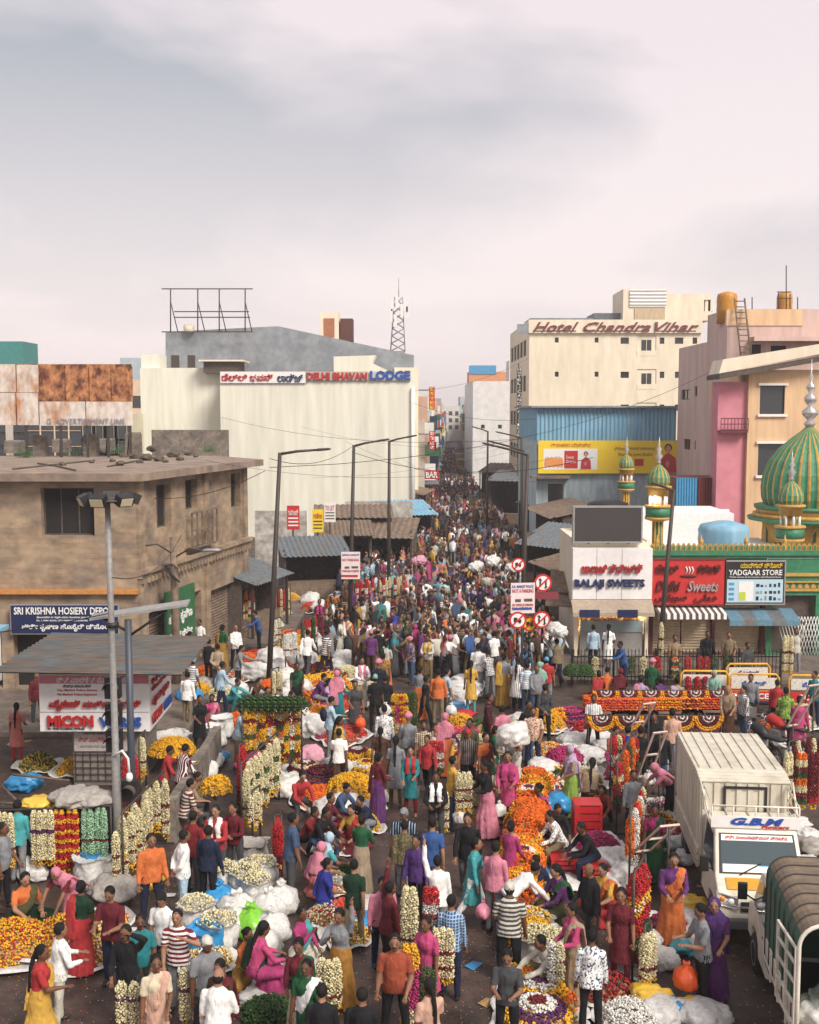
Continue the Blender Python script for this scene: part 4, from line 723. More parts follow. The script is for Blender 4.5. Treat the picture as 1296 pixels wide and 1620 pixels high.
b = MB(); corrugated(b,(q[0]+1.15,0,q[2]),(q[1],0,q[2]),(q[0]+1.15,0,q[3]),(q[1],0,q[3]),10,.03); b.box(q[0],q[1],.1,2.5,0,q[3]); b.build('lean_to', mat('maroon_corrugated', (.18,.03,.03), .6, .25, 2), None, loc=(WT.O.x,57,0), label='maroon corrugated lean-to below the pink wall', cat='shed')

# ------------------------------------------------------------------ row of shops
WS = Wall((0, 42), 0); Y5 = 42
def sx(px): return WS.h(px, 950)[0]
zpar = WS.h(1080,878)[1]
t5 = thing('shop_row', 'low row of sweet shops with green parapet beside the mosque', 'building', (0,42,0)); zsh = WS.h(1080,958)[1]
b = MB(); b.wall(sx(1027), sx(1212), .14, zpar, [(sx(1034),sx(1128),.15,zsh),(sx(1132),sx(1206),.15,zsh)], 0, .3); b.build('wall', mat('maroon_wall', (.10,.02,.02), .8, .3, 2), t5)
MB().box(sx(1027),sx(1300),.0+.31,8,zpar-.35,zpar-.25).build('roof', WHITEP, t5); MB().box(sx(1027),sx(1210),5,5.2,zpar-.25,zpar+1.3).build('roof_wall', WHITEP, t5)
shutter(t5, Matrix.Identity(4), sx(1034), sx(1080), .15, zsh, .28); shutter(t5, Matrix.Identity(4), sx(1082), sx(1128), .15, zsh, .28); shutter(t5, Matrix.Identity(4), sx(1134), sx(1204), .15, zsh, .28)
pa = MB(); pa.box(sx(1024),sx(1300),-.18,.3,zpar,zpar+.18); pa.box(sx(1024),sx(1300),-.1,.25,zpar-.12,zpar); pa.build('parapet', MGREEN, t5)
for k in range(38):
    xx = sx(1030)+k*.2; b = MB(); b.loft([[(xx-.085,y,zpar+.18),(xx+.085,y,zpar+.18),(xx+.085,y,zpar+.36),(xx,y,zpar+.47),(xx-.085,y,zpar+.36)] for y in (-.1,.0)], smooth=False); o = b.build('merlon', GOLD, t5); b = MB(); b.loft([[(xx-.05,y,zpar+.2),(xx+.05,y,zpar+.2),(xx+.05,y,zpar+.33),(xx,y,zpar+.4),(xx-.05,y,zpar+.33)] for y in (-.115,-.102)], smooth=False); b.build('inset', MGREEN, o)
for px in (1038,1107,1178,1239): xx = sx(px); MB().lathe([(.09,0),(.1,.15),(.05,.2),(.1,.3),(.09,.38),(.03,.48),(.01,.6)], 10, c=(xx,0,zpar+.18)).build('finial', GOLD, t5)
def sign(name, lab, x0, y0, x1, y1, m, y=-.25, frame=None):
    q = WS.rect(x0,y0,x1,y1,y); s_ = thing(name, lab, 'sign', (0,42,0)); MB().box(q[0],q[1],y-.12,y,q[2],q[3]).build('board', m, s_)
    if frame: b = MB(); t = .05; b.box(q[0]-t,q[1]+t,y-.14,y+.02,q[3],q[3]+t); b.box(q[0]-t,q[1]+t,y-.14,y+.02,q[2]-t,q[2]); b.box(q[0]-t,q[0],y-.14,y+.02,q[2],q[3]); b.box(q[1],q[1]+t,y-.14,y+.02,q[2],q[3]); b.build('frame', frame, s_)
    return s_, q, y-.122
s_, q, y_ = sign('sweet_shop_sign', 'red signboard with dark raised lettering over closed shutters', 1027,886,1144,955,REDS,frame=mat('dark_red_frame', (.2,.01,.01))); w_ = q[1]-q[0]; h_ = q[3]-q[2]; LT = mat('dark_red_lettering', (.09,.012,.012), .4)
text_obj('lettering', 'ದೆಹಲಿ', w_*.3, h_*.2, LT, s_, (q[0]+w_*.08,y_-.03,q[2]+h_*.72), depth=.06, bold=.02); text_obj('lettering', 'ಸ್ವೀಟ್ಸ್', w_*.3, h_*.2, LT, s_, (q[0]+w_*.64,y_-.03,q[2]+h_*.72), depth=.06, bold=.02)
text_obj('lettering', 'Delhi', w_*.33, h_*.24, LT, s_, (q[0]+w_*.08,y_-.03,q[2]+h_*.3), depth=.06, bold=.02, shear=.35); text_obj('lettering', 'Sweets', w_*.42, h_*.24, mat('grey_lettering', (.35,.28,.28), .4), s_, (q[0]+w_*.5,y_-.03,q[2]+h_*.3), depth=.06, bold=.02, shear=.35)
text_obj('lettering', 'ﺩﮨﻠﯽ'[::-1], w_*.3, h_*.18, LT, s_, (q[0]+w_*.6,y_-.03,q[2]+h_*.06), depth=.06, bold=.015); text_obj('lettering', 'ﺳﻮﯾﭩﺲ'[::-1], w_*.42, h_*.18, LT, s_, (q[0]+w_*.08,y_-.03,q[2]+h_*.06), depth=.06, bold=.015)
b = MB(); b.lathe([(.02,0),(.28,.03),(.34,.1),(.28,.1)], 20, c=(q[0]+w_*.52,y_-.02,q[2]+h_*.6)); o = b.build('bowl_emblem', LT, s_); o.scale = (1,.1,1); o.location.y = (y_-.02)*.9
for k in range(3): MB().tube([(q[0]+w_*(.48+.04*k),y_-.03,q[2]+h_*.69),(q[0]+w_*(.5+.04*k),y_-.03,q[2]+h_*.78),(q[0]+w_*(.48+.04*k),y_-.03,q[2]+h_*.86)], .025, 6).build('steam_emblem', WHT, s_)
s_, q, y_ = sign('store_sign', 'black store signboard with gadget pictures in a steel frame', 1148,888,1238,954,BLK,frame=GALV); w_ = q[1]-q[0]; h_ = q[3]-q[2]
text_obj('lettering', 'ಯಾದ್ಗಾರ್ ಸ್ಟೋರ್', w_*.72, h_*.13, mat('yellow_lettering', (.75,.5,.03)), s_, (q[0]+w_*.24,y_-.01,q[2]+h_*.85), depth=.012, bold=.01); text_obj('lettering', 'YADGAAR STORE', w_*.92, h_*.13, WHT, s_, (q[0]+w_*.04,y_-.01,q[2]+h_*.68), depth=.012, bold=.015)
text_obj('lettering', 'Mobile Service & Accessories with Electrical Items', w_*.88, h_*.035, WHT, s_, (q[0]+w_*.06,y_-.01,q[2]+h_*.62), depth=.012)
MB().box(q[0]+w_*.02,q[1]-w_*.02,y_-.012,y_-.002,q[2]+h_*.03,q[2]+h_*.58).build('printed_panel', mat('pale_blue_print', (.42,.58,.66)), s_); MB().box(q[0]+w_*.22,q[0]+w_*.47,y_-.022,y_-.014,q[2]+h_*.06,q[2]+h_*.53).build('notice', BOARDW, s_); MB().box(q[0]+w_*.23,q[0]+w_*.34,y_-.03,y_-.023,q[2]+h_*.08,q[2]+h_*.28).build('printed_picture', mat('lime_print', (.45,.55,.05)), s_)
for k in range(18): xx = q[0]+w_*(.52+.075*(k%6)); zz = q[2]+h_*(.08+.16*(k//6)); MB().box(xx,xx+random.uniform(.06,.13),y_-.022,y_-.014,zz,zz+random.uniform(.06,.17)).build('printed_gadget', random.choice([BLK,BLUES,GREYP]), s_)
for k in range(4): zz = q[2]+h_*(.08+.12*k); MB().box(q[0]+w_*.05,q[0]+w_*.14,y_-.022,y_-.014,zz,zz+.1).build('printed_gadget', BLUEP, s_)
def awning(lab, px0, px1, py0, py1, m, m2, stripes, out_=1.0):
    a = thing('awning', lab, 'awning', (0,42,0)); q = WS.rect(px0,py0,px1,py1); n = stripes; 
    for i in range(n):
        xa_ = q[0]+(q[1]-q[0])*i/n; xb_ = q[0]+(q[1]-q[0])*(i+1)/n; b = MB(); b.add([(xa_,-.02,q[3]),(xb_,-.02,q[3]),(xb_,-out_,q[2]+.2),(xa_,-out_,q[2]+.2),(xa_,-out_-.02,q[2]),(xb_,-out_-.02,q[2])], [(0,1,2,3),(3,2,5,4)]); b.add([(xa_,-.02,q[3]-.02),(xb_,-.02,q[3]-.02),(xb_,-out_+.02,q[2]+.18),(xa_,-out_+.02,q[2]+.18)], [(0,1,2,3)]); b.build('stripe', m if i % 2 else m2, a)
    return a
awning('grey and white striped awning above closed shutters', 1032,1138,957,972,WHITEP,DARKC,22); awning('worn blue-grey awning below the gadget signboard', 1143,1252,962,982,SHEETG,mat('faded_blue_cloth',(.10,.20,.27),.8,.3,3),5)
# sweet shop
t6 = thing('sweet_shop', 'white-fronted corner sweet shop with lit display counters', 'building', (0,42,0)); x0, x1 = sx(905), sx(1024); q = WS.rect(905,868,1024,948,-.8)
b = MB(); b.box(x0+.05,x0+.2,-.3,4,.14,4.6); b.box(x1-.12,x1-.002,-.3,4,.14,4.6); b.box(x0+.2,x1-.12,3.8,4,.14,4.6); b.box(x0+.2,x1-.12,-.3,3.8,zsh+.15,4.55); b.build('wall', CREAM2, t6)
MB().box(x0-.1,x1,-.8,-.31,q[2],q[3]).build('fascia', BOARDW, t6)
for f in (.33,.66): xx = q[0]+(q[1]-q[0])*f; MB().box(xx-.008,xx+.008,-.806,-.8,q[2],q[3]).build('seam', GREYP, t6)
z_ = q[2]; b = MB(); b.add([(x0-.15,-.8,z_-.02),(x1,-.8,z_-.02),(x1,-1.35,z_-.42),(x0-.15,-1.35,z_-.42),(x0-.15,-1.36,z_-.56),(x1,-1.36,z_-.56)], [(0,1,2,3),(3,2,5,4)]); b.build('awning', mat('canvas', (.36,.29,.22), .9, .2, 3), t6)
for f in (.03,.52): MB().box(x0+(x1-x0)*f,x0+(x1-x0)*(f+.26),-1.372,-1.364,z_-.6,z_-.3).build('awning_patch', BLUES, t6)
b = MB(); b.box(x0+.3,x1-.2,-.2,.5,.15,1.05); b.build('counter', GALV, t6); MB().box(x0+.3,x1-.2,-.25,.1,1.06,1.5).build('glass_case', mat('case_glass', (.25,.32,.36), .1, spec=.7), t6)
for k in range(3): MB().box(x0+.25,x1-.2,2.9,3.7,1.0+.55*k,1.04+.55*k).build('shelf', mat('warm_wood', (.5,.25,.07), .7), t6)
for k in range(46): xx = random.uniform(x0+.35,x1-.3); b = MB(); r_ = random.uniform(.06,.12); b.lathe([(r_,0),(r_,.05),(r_*.6,.1),(.01,.12)], 8, c=(xx,3.1+random.random()*.3 if k % 2 else random.uniform(-.15,0),random.choice([1.04,1.59,2.14]) if k % 2 else 1.505)); b.build('sweet_tray', mat('sweets_%d' % (k % 3), [(.7,.35,.06),(.75,.5,.2),(.5,.16,.04)][k % 3], .6), t6)
MB().box(x0+.5,x1-.4,1.2,1.28,zsh-.1,zsh-.04).build('tube_lamp', mat('tube_light', (1,.75,.4), emit=40), t6)
MB().box(x0+.21,x1-.13,3.7,3.79,.2,zsh).build('back_panel', mat('warm_panel', (.6,.32,.1), .7), t6)
s_ = thing('sweet_shop_sign', 'red and navy raised lettering on the white sweet shop fascia', 'sign', (0,42,0)); w_ = q[1]-q[0]; h_ = q[3]-q[2]
text_obj('lettering', 'ಬಾಲಾಜಿ ಸ್ವೀಟ್ಸ್', w_*.8, h_*.19, REDT, s_, (q[0]+w_*.13,-.81,q[2]+h_*.52), depth=.08, bold=.02); text_obj('lettering', 'BALAJI SWEETS', w_*.92, h_*.2, NAVYT, s_, (q[0]+w_*.04,-.81,q[2]+h_*.2), depth=.08, bold=.03)
sc_ = thing('led_screen', 'large blank dark screen in a pale frame above the sweet shop', 'screen', (0,42,0)); q = WS.rect(909,803,1013,856,-.5); MB().box(q[0],q[1],-.6,-.35,q[2],q[3]).build('panel', SCREEN, sc_); b = MB(); t = .06
b.box(q[0]-t,q[1]+t,-.62,-.33,q[3],q[3]+t); b.box(q[0]-t,q[1]+t,-.62,-.33,q[2]-t,q[2]); b.box(q[0]-t,q[0],-.62,-.33,q[2],q[3]); b.box(q[1],q[1]+t,-.62,-.33,q[2],q[3]); b.build('frame', GALV, sc_)
b = MB(); [b.box(q[0]+(q[1]-q[0])*f,q[0]+(q[1]-q[0])*f+.1,-.5,-.4,4.5,q[2]-t) for f in (.2,.5,.8)]; b.build('stand', STEEL, sc_)
for px, m, lab in ((962,BLK,'black water tank behind the blank screen'),(1133,SHEETB,'blue ribbed water tank on the shop row roof')):
    p = WS.h(px, 800 if px < 1000 else 870, 3); r_ = .9 if px < 1000 else 1.0; z_ = p[1]-1.2 if px < 1000 else zpar-.25; z_ = max(z_, 4.56 if px < 1000 else zpar-.24); MB().lathe([(r_,0),(r_,.1),(r_*.97,.2),(r_,.3),(r_*.97,.45),(r_,.6),(r_*.97,.8),(r_,1.0),(r_*.9,1.2),(r_*.3,1.35)], 24, c=(p[0],3 if px < 1000 else 2,z_)).build('water_tank', m, None, loc=(0,42,0), label=lab, cat='water tank')
b = MB(); b.box(x1-.1,sx(1210),4.3,8,0.2,5.2); b.build('rear_store', WHITEP, None, loc=(0,42,0), label='low whitewashed store behind the green parapet', cat='building')
# ------------------------------------------------------------------ mosque
tm = thing('mosque', 'green and gold mosque with ribbed onion dome and silver finial', 'mosque', (0,0,0)); MY = 48.5
dc = D(1277,800,MY); Rr = (D(1346,760,MY).x - D(1208,760,MY).x)/2; z0_ = dc.z
def ribbed(prof, n, c, parent, name):
    b = MB(); k = n*6; rings = []
    for r_, z in prof: rings.append([(c[0]+r_*(1+.02*math.cos(2*math.pi*(j-.5)/6))*math.cos(2*math.pi*j/k), c[1]+r_*(1+.02*math.cos(2*math.pi*(j-.5)/6))*math.sin(2*math.pi*j/k), c[2]+z) for j in range(k)])
    for i in range(len(rings)-1):
        for j in range(k): j2 = (j+1) % k; b.add([rings[i][j],rings[i][j2],rings[i+1][j2],rings[i+1][j]], [(0,1,2,3)], 1 if j % 6 in (0, 5) else 0, None, True)
    return b.build(name, [MGREEN, GOLD], parent)
ribbed([(Rr*.93,0),(Rr*1.0,.35),(Rr*1.02,.8),(Rr*.98,1.4),(Rr*.86,2.0),(Rr*.66,2.5),(Rr*.40,2.95),(Rr*.2,3.25),(.12,3.5)], 30, (dc.x,MY,z0_), tm, 'dome')
MB().lathe([(.16,3.45),(.26,3.6),(.12,3.75),(.34,4.0),(.34,4.15),(.1,4.35),(.26,4.6),(.26,4.75),(.08,4.95),(.2,5.15),(.18,5.25),(.05,5.4),(.1,5.6),(.03,5.8),(.02,6.4)], 16, c=(dc.x,MY,z0_)).build('finial', SILV, tm)
b = MB()
for r0, za_, zb_ in ((1.12,-.32,0),(1.2,-.5,-.32),(1.02,-1.9,-.5)): b.lathe([(Rr*r0,za_),(Rr*r0,zb_)], 8 if r0 < 1.1 else 32, c=(dc.x,MY,z0_))
b.build('drum', GOLD, tm)
b = MB(); b.lathe([(Rr*1.16,-.12),(Rr*1.18,.02)], 32, c=(dc.x,MY,z0_)); b.lathe([(Rr*1.3,-.62),(Rr*1.32,-.5)], 32, c=(dc.x,MY,z0_)); b.lathe([(Rr*1.06,-3.4),(Rr*1.06,-1.9)], 8, c=(dc.x,MY,z0_)); b.build('green_band', MGREEN, tm)
for k in range(8):
    a = math.pi/8+2*math.pi*k/8+math.pi/8; rr = Rr*1.02*math.cos(math.pi/8)+.02; b = MB(); b.M = Matrix.Translation((dc.x+rr*math.cos(a),MY+rr*math.sin(a),z0_)) @ Matrix.Rotation(a+math.pi/2,4,'Z')
    b.loft([[(-.35,y,-1.75),(.35,y,-1.75),(.35,y,-1.1),(.2,y,-.8),(0,y,-.62),(-.2,y,-.8),(-.35,y,-1.1)] for y in (-.03,.02)], smooth=False); b.build('arched_window', mat('dark_green', (.01,.05,.03), .5), tm)
bx = MB(); bx.box(sx(1198)+.5,24,44.5,54,.2,z0_-3.3); bx.build('prayer_hall', GOLD, tm); g_ = MB(); g_.box(sx(1200),24,41.6,44.49,zpar+.9,zpar+1.1); 
b = MB(); b.wall(sx(1212),24,.14,zpar-.13,[(sx(1222),sx(1290),.15,2.45)],-.06,.3); o = b.build('porch_wall', MGREEN, tm); o.location = (0,42,0)
for zz, hh, m_ in ((2.62,.1,GOLD),(2.95,.06,GOLD),(3.2,.12,GOLD)): o = MB().box(sx(1206),24,-.14,-.065,zz,zz+hh).build('gold_band', m_, tm); o.location = (0,42,0)
for k in range(16): xx = sx(1206)+.1+k*.26; b = MB(); b.loft([[(xx-.08,y,2.74),(xx+.08,y,2.74),(xx+.08,y,2.84),(xx,y,2.93),(xx-.08,y,2.84)] for y in (-.09,-.066)], smooth=False); o = b.build('arch_niche', GOLD, tm); o.location = (0,42,0)
o = MB().box(sx(1222),sx(1290),.25,.3,.15,2.45).build('porch_dark', DARKC, tm); o.location = (0,42,0)
q = WS.rect(1248,975,1310,1045,-.1); b = MB()
for i in range(26):
    for s_ in (-1,1): xx = q[0]+i*.12; b.tube([(xx,0,q[2]),(xx+s_*.12*4,0,q[3])], .014, 4)
o = b.build('lattice_gate', WHITEP, tm); o.location = (0,41.85,0)
def minaret(lab, px, pyb, pyt, Y, z_bottom=None):
    a = D(px,pyb,Y); e = D(px,pyt,Y); H_ = e.z-a.z; s_ = H_/4.6; t_ = thing('minaret', lab, 'minaret', (a.x,Y,a.z))
    zb = (z_bottom-a.z) if z_bottom is not None else 0
    b = MB(); b.lathe([(.2*s_,zb),(.2*s_,1.0*s_)], 8); b.build('shaft', MGREEN, t_)
    b = MB(); [b.box(.2*s_*math.cos(k*math.pi/4)-.03,.2*s_*math.cos(k*math.pi/4)+.03,.2*s_*math.sin(k*math.pi/4)-.03,.2*s_*math.sin(k*math.pi/4)+.03,zb,1.0*s_) for k in range(8)]; b.build('gold_strip', GOLD, t_)
    b = MB(); b.lathe([(.25*s_,1.0*s_),(.55*s_,1.1*s_),(.55*s_,1.2*s_),(.5*s_,1.2*s_)], 16); b.lathe([(.56*s_,1.6*s_),(.6*s_,1.66*s_),(.56*s_,1.7*s_)], 16); b.build('balcony_rim', GOLD, t_)
    MB().lathe([(.52*s_,1.2*s_),(.54*s_,1.6*s_)], 12).build('balcony', MGREEN, t_)
    for k in range(8): an = k*math.pi/4; MB().lathe([(.05*s_,1.6*s_),(.05*s_,2.15*s_)], 6, c=(.36*s_*math.cos(an),.36*s_*math.sin(an),0)).build('column', WHITEP, t_)
    b = MB(); b.lathe([(.44*s_,2.1*s_),(.44*s_,2.4*s_),(.56*s_,2.42*s_),(.56*s_,2.5*s_),(.40*s_,2.52*s_)], 16); b.lathe([(.2*s_,1.6*s_),(.2*s_,2.1*s_)], 8); b.build('cornice', GOLD, t_)
    ribbed([(.40*s_,0),(.47*s_,.15*s_),(.46*s_,.35*s_),(.36*s_,.6*s_),(.2*s_,.78*s_),(.06*s_,.9*s_)], 14, (0,0,2.52*s_), t_, 'dome')
    MB().lathe([(.05*s_,3.4*s_),(.1*s_,3.5*s_),(.05*s_,3.58*s_),(.17*s_,3.75*s_),(.05*s_,3.92*s_),(.12*s_,4.05*s_),(.03*s_,4.18*s_),(.06*s_,4.28*s_),(.015*s_,4.36*s_),(.01*s_,4.6*s_)], 12).build('finial', SILV, t_)
minaret('slim green and gold minaret in front of the yellow hoarding', 990,802,690,46.5,3.5); minaret('green and gold minaret rising from the shop parapet', 1040,862,690,43.2,zpar); minaret('small minaret standing before the big ribbed dome', 1248,900,712,44.0,zpar)
# ------------------------------------------------------------------ kiosk with the big white sign box
k1 = thing('police_kiosk', 'small booth under a corrugated roof carrying a big white sign box', 'kiosk', (0,0,0)); X0, X1, Y0, Y1 = -9.25, -6.5, 27.1, 29.6
MB().box(X0,X1,Y0,Y1,1.5,2.95).build('sign_box', BOARDW, k1); MB().box(X0+.7,X1-.35,Y0+.35,Y1-.3,0,1.5).build('booth', mat('booth_grey', (.20,.17,.15), .8, .3, 3), k1)
for a in range(9): xx = X0+.75+a*.19; MB().box(xx,xx+.015,Y0+.32,Y0+.345,.1,.85).build('mesh_bar', STEEL, k1)
for a in range(5): zz = .12+a*.17; MB().box(X0+.72,X1-.4,Y0+.30,Y0+.32,zz,zz+.015).build('mesh_bar', STEEL, k1)
MB().box(X0+.75,X1-.5,Y0+.29,Y0+.345,.9,1.46).build('notice_board', mat('dull_board', (.40,.35,.33), .7, .2, 4), k1); text_obj('lettering', 'ಸಿಟಿ ಮಾರ್ಕೆಟ್ ಸಂಚಾರಿ', 1.2, .12, REDT, k1, (X0+.85,Y0+.285,1.15), depth=.008); text_obj('lettering', 'ಪೊಲೀಸ್ ಠಾಣೆ ಬೆಂಗಳೂರು ನಗರ', 1.0, .07, BLK, k1, (X0+1.0,Y0+.285,1.34), depth=.008); text_obj('lettering', 'ಸಾರ್ವಜನಿಕರ ಸಹಾಯ ಕೇಂದ್ರ', 1.1, .07, GREYP, k1, (X0+.9,Y0+.285,1.0), depth=.008)
MB().box(X0+.01,X1-.01,Y0-.012,Y0-.003,2.72,2.93).build('pink_strip', mat('rose_strip', (.52,.16,.20), .6), k1); text_obj('lettering', 'ಸಿಟಿ ಮಾರ್ಕೆಟ್ ಪೊಲೀಸ್ ಠಾಣೆ', 1.9, .15, WHT, k1, (X0+.45,Y0-.015,2.75), depth=.01, bold=.01)
text_obj('lettering', 'ನಿಮ್ಮ ಸಹಾಯ ಬೇಕೆ?', .7, .08, BLK, k1, (X0+.6,Y0-.005,2.62), depth=.01, bold=.01); text_obj('lettering', 'City Market Police Station', 1.0, .075, REDT, k1, (X0+.45,Y0-.005,2.51), depth=.01, bold=.01); text_obj('lettering', '9th Market Police Inspector', 1.0, .075, REDT, k1, (X0+.45,Y0-.005,2.40), depth=.01, bold=.01); text_obj('lettering', 'HELP LINE\nPOLICE\n100', .45, .3, BLK, k1, (X0+1.62,Y0-.005,2.4), depth=.01)
text_obj('lettering', 'ಮೈಕಾನ್ ಮತ್ತು ವೈರ್ಸ್', 2.3, .28, REDT, k1, (X0+.25,Y0-.03,2.04), depth=.05, bold=.03); text_obj('lettering', 'MICON', 1.15, .30, REDT, k1, (X0+.2,Y0-.03,1.62), depth=.05, bold=.05); text_obj('lettering', 'WIRES', 1.05, .26, BLUET, k1, (X0+1.5,Y0-.03,1.62), depth=.05, bold=.04)
MB().box(X0+.01,X1-.01,Y0-.008,Y0-.002,1.985,2.0).build('seam', GREYP, k1); text_obj('lettering', 'IN THE GLOBAL WIRES', .9, .05, BLK, k1, (X0+.2,Y0-.005,1.54), depth=.01)
for txt, z, h_, m in (('ಸಿಟಿ ಮಾರ್ಕೆಟ್',2.66,.14,REDT),('ಪೊಲೀಸ್',2.48,.12,REDT),('ಮೈಕಾನ್ ವೈರ್ಸ್',2.05,.26,REDT),('MICON',1.64,.26,REDT),('WIRES',1.64,.24,BLUET)): text_obj('lettering', txt, 1.0 if txt in ('MICON','WIRES') else 1.9, h_, m, k1, (X1+.03,Y0+.15+(1.2 if txt == 'WIRES' else 0),z), rz=90, depth=.03, bold=.03)
b = MB(); corrugated(b, (-10.1,26.2,3.22),(-9.8,29.9,3.42),(-5.45,26.0,3.2),(-5.35,29.4,3.42), 15, .03); b.build('corrugated_roof', mat('kiosk_sheet', (.085,.10,.105), .5, .4, 2.0, col2=(.13,.085,.055), stretch=(.35,3,1)), k1)
b = MB(); [b.box(x-.03,x+.03,y-.03,y+.03,2.95,3.25) for x in (X0+.05,X1-.05) for y in (Y0+.05,Y1-.05)]; b.box(X0+.1,X1-.1,Y0+.1,Y1-.1,2.95,3.1); b.build('roof_post', BLK, k1)
# mast with floodlights
mp = G(188,1390); t_ = thing('floodlight_mast', 'tall pale steel mast with a ring of floodlights at its head', 'light mast', (mp.x,mp.y,0)); zt = 7.75
MB().tube([(0,0,0),(0,0,2.6),(0,0,2.62),(-.02,0,5.2),(-.04,0,zt)], [.09,.085,.07,.065,.055], 14).build('pole', mat('mast_grey', (.24,.23,.22), .5, .25, 5), t_); MB().lathe([(.13,5.2),(.13,5.3)], 12).build('clamp', BLK, t_); MB().lathe([(.05,zt-.05),(.5,zt-.02),(.5,zt+.02),(.05,zt+.05)], 16).build('ring', STEEL, t_)
for a in (-150,-100,-40,30,100,170):
    b = MB(); b.M = Matrix.Translation((.48*math.cos(R(a)),.48*math.sin(R(a)),zt+.02)) @ Matrix.Rotation(R(a),4,'Z') @ Matrix.Rotation(R(25),4,'Y'); b.box(-.08,.1,-.16,.16,-.1,.1); o = b.build('floodlight', BLK, t_); b2 = MB(); b2.M = b.M; b2.box(.101,.11,-.13,.13,-.08,.08); b2.build('lens', mat('lamp_glass', (.5,.45,.3), .2), o)
b = MB(); b.tube([(.0,-.1,2.6),(.2,-.25,2.75),(.32,-.28,2.6),(.34,-.28,2.3)], .025, 8); b.build('camera_arm', WHITEP, t_); MB().ell((.34,-.28,2.22), (.07,.07,.1)).build('camera_dome', WHITEP, t_)
# signal post with panel
sp = thing('signal_post', 'dark traffic signal post topped by a thin tilted panel', 'traffic signal', (-5.75,22.3,0)); MB().tube([(0,0,0),(0,0,5.25)], .075, 10).build('pole', mat('blue_grey_steel', (.05,.06,.08), .5), sp)
b = MB(); b.loft([[(-.75,y,5.25+(.05 if y > 0 else 0)),(1.25,y,5.55+(.05 if y > 0 else 0)),(1.25,y,5.6+(.05 if y > 0 else 0)),(-.75,y,5.3+(.05 if y > 0 else 0))] for y in (-.14,.14)], smooth=False); b.build('panel', GALV, sp); b = MB(); b.tube([(0,0,4.9),(.8,0,5.45)], .03, 6); b.tube([(0,0,5.0),(-.5,0,5.28)], .03, 6); b.build('strut', BLK, sp)
for x, z in ((-.28,3.9),(-.28,3.35),(-.28,2.8),(.02,1.75)):
    b = MB(); b.box(x-.15,x+.15,-.32,-.1,z-.22,z+.22); o = b.build('signal_head', BLK, sp); b = MB(); b.M = Matrix.Translation((x,-.32,z)) @ Matrix.Rotation(R(90),4,'X'); b.loft([[(r*math.cos(a),r*math.sin(a),zz) for a in [math.pi*i/12 for i in range(13)]] for r, zz in ((.14,0),(.15,.22))], closed=False, cap=False); b.build('hood', DARKC, o)
# stall edge at far left
k2 = thing('side_stall', 'part of a stall with pale fascia and raised letters beside the kiosk', 'stall', (0,0,0)); MB().box(-13,-10.5,25.2,28,2.6,3.9).build('fascia', BOARDW, k2); MB().box(-13.2,-10.35,25.0,28.2,3.9,4.0).build('roof', SHEETB, k2); MB().box(-10.62,-10.5,25.3,25.42,0,2.6).build('post', STEEL, k2); text_obj('lettering', 'ನಂದಿನಿ', 1.8, .4, NAVYT, k2, (-12.4,25.17,2.75), depth=.05, bold=.03); MB().box(-13,-10.5,25.15,25.19,3.2,3.5).build('blue_band', BLUEP, k2)
# concrete divider wall beside the kiosk
dv = thing('divider_wall', 'waist-high weathered concrete divider wall beside the garland racks', 'wall', (0,0,0)); a = G(272,1335); e = G(345,1205); n = 6
for i in range(n):
    p, q = a.lerp(e, i/n), a.lerp(e, (i+.985)/n); dd = (q-p).normalized(); s_ = Vector((-dd.y,dd.x,0))*.11; b = MB(); h_ = .98+random.uniform(-.02,.02)
    b.loft([[p-s_,p+s_,p+s_*.9+Vector((0,0,h_)),p-s_*.9+Vector((0,0,h_))],[q-s_,q+s_,q+s_*.9+Vector((0,0,h_)),q-s_*.9+Vector((0,0,h_))]], smooth=False); b.build('wall_slab', CONC, dv)
# street lamps
def street_lamp(lab, base, top, arm, r=.085):
    t_ = thing('street_lamp', lab, 'street lamp', (base.x,base.y,0)); d = top-base; MB().tube([(0,0,0),d*.5,d], [r*1.2,r,r*.75], 10).build('pole', STEEL, t_); e = d+Vector(arm); MB().tube([d-Vector((0,0,.05)),d+Vector(arm)*.5,e], [.05,.045,.04], 8).build('arm', STEEL, t_)
    v = Vector(arm).normalized(); MB().tube([e-v*.02,e+v*.1,e+v*.45,e+v*.55], [(.05,.03),(.11,.05),(.1,.045),(.04,.02)], 10).build('lamp_head', STEEL, t_)
    MB().lathe([(r*2,0),(r*2,.12),(r*1.3,.3)], 10).build('base', STEEL, t_)
def lampat(lab, bx, by, tx, ty, ax, ay, dz=.0): base = G(bx,by); street_lamp(lab, base, D(tx,ty,base.y), tuple(D(ax,ay,base.y)-D(tx,ty,base.y)))
lampat('leaning dark street lamp beside the garland stalls', 425,1090,443,716,498,712); lampat('dark street lamp carrying the pink notice board', 553,1010,560,704,596,698); lampat('dark street lamp next beyond the notice board', 615,960,616,697,642,692)
lampat('dark street lamp by the round road signs', 824,1040,835,718,785,706); lampat('dark street lamp behind the round road signs', 829,985,828,712,790,702); lampat('thin street lamp under the hotel corner', 826,900,825,692,798,686); lampat('far thin street lamp against the white annex', 770,860,772,682,758,678)
base = G(1045,1110,0); base = Vector((9.6,39.2,.14)); tp_ = D(1062,765,39.2); street_lamp('curved grey lamp standing before the red signboard', Vector((tp_.x-.35,39.2,.14)), Vector((tp_.x+.1,39.2,tp_.z-.1)), (-.35,-.1,.12))
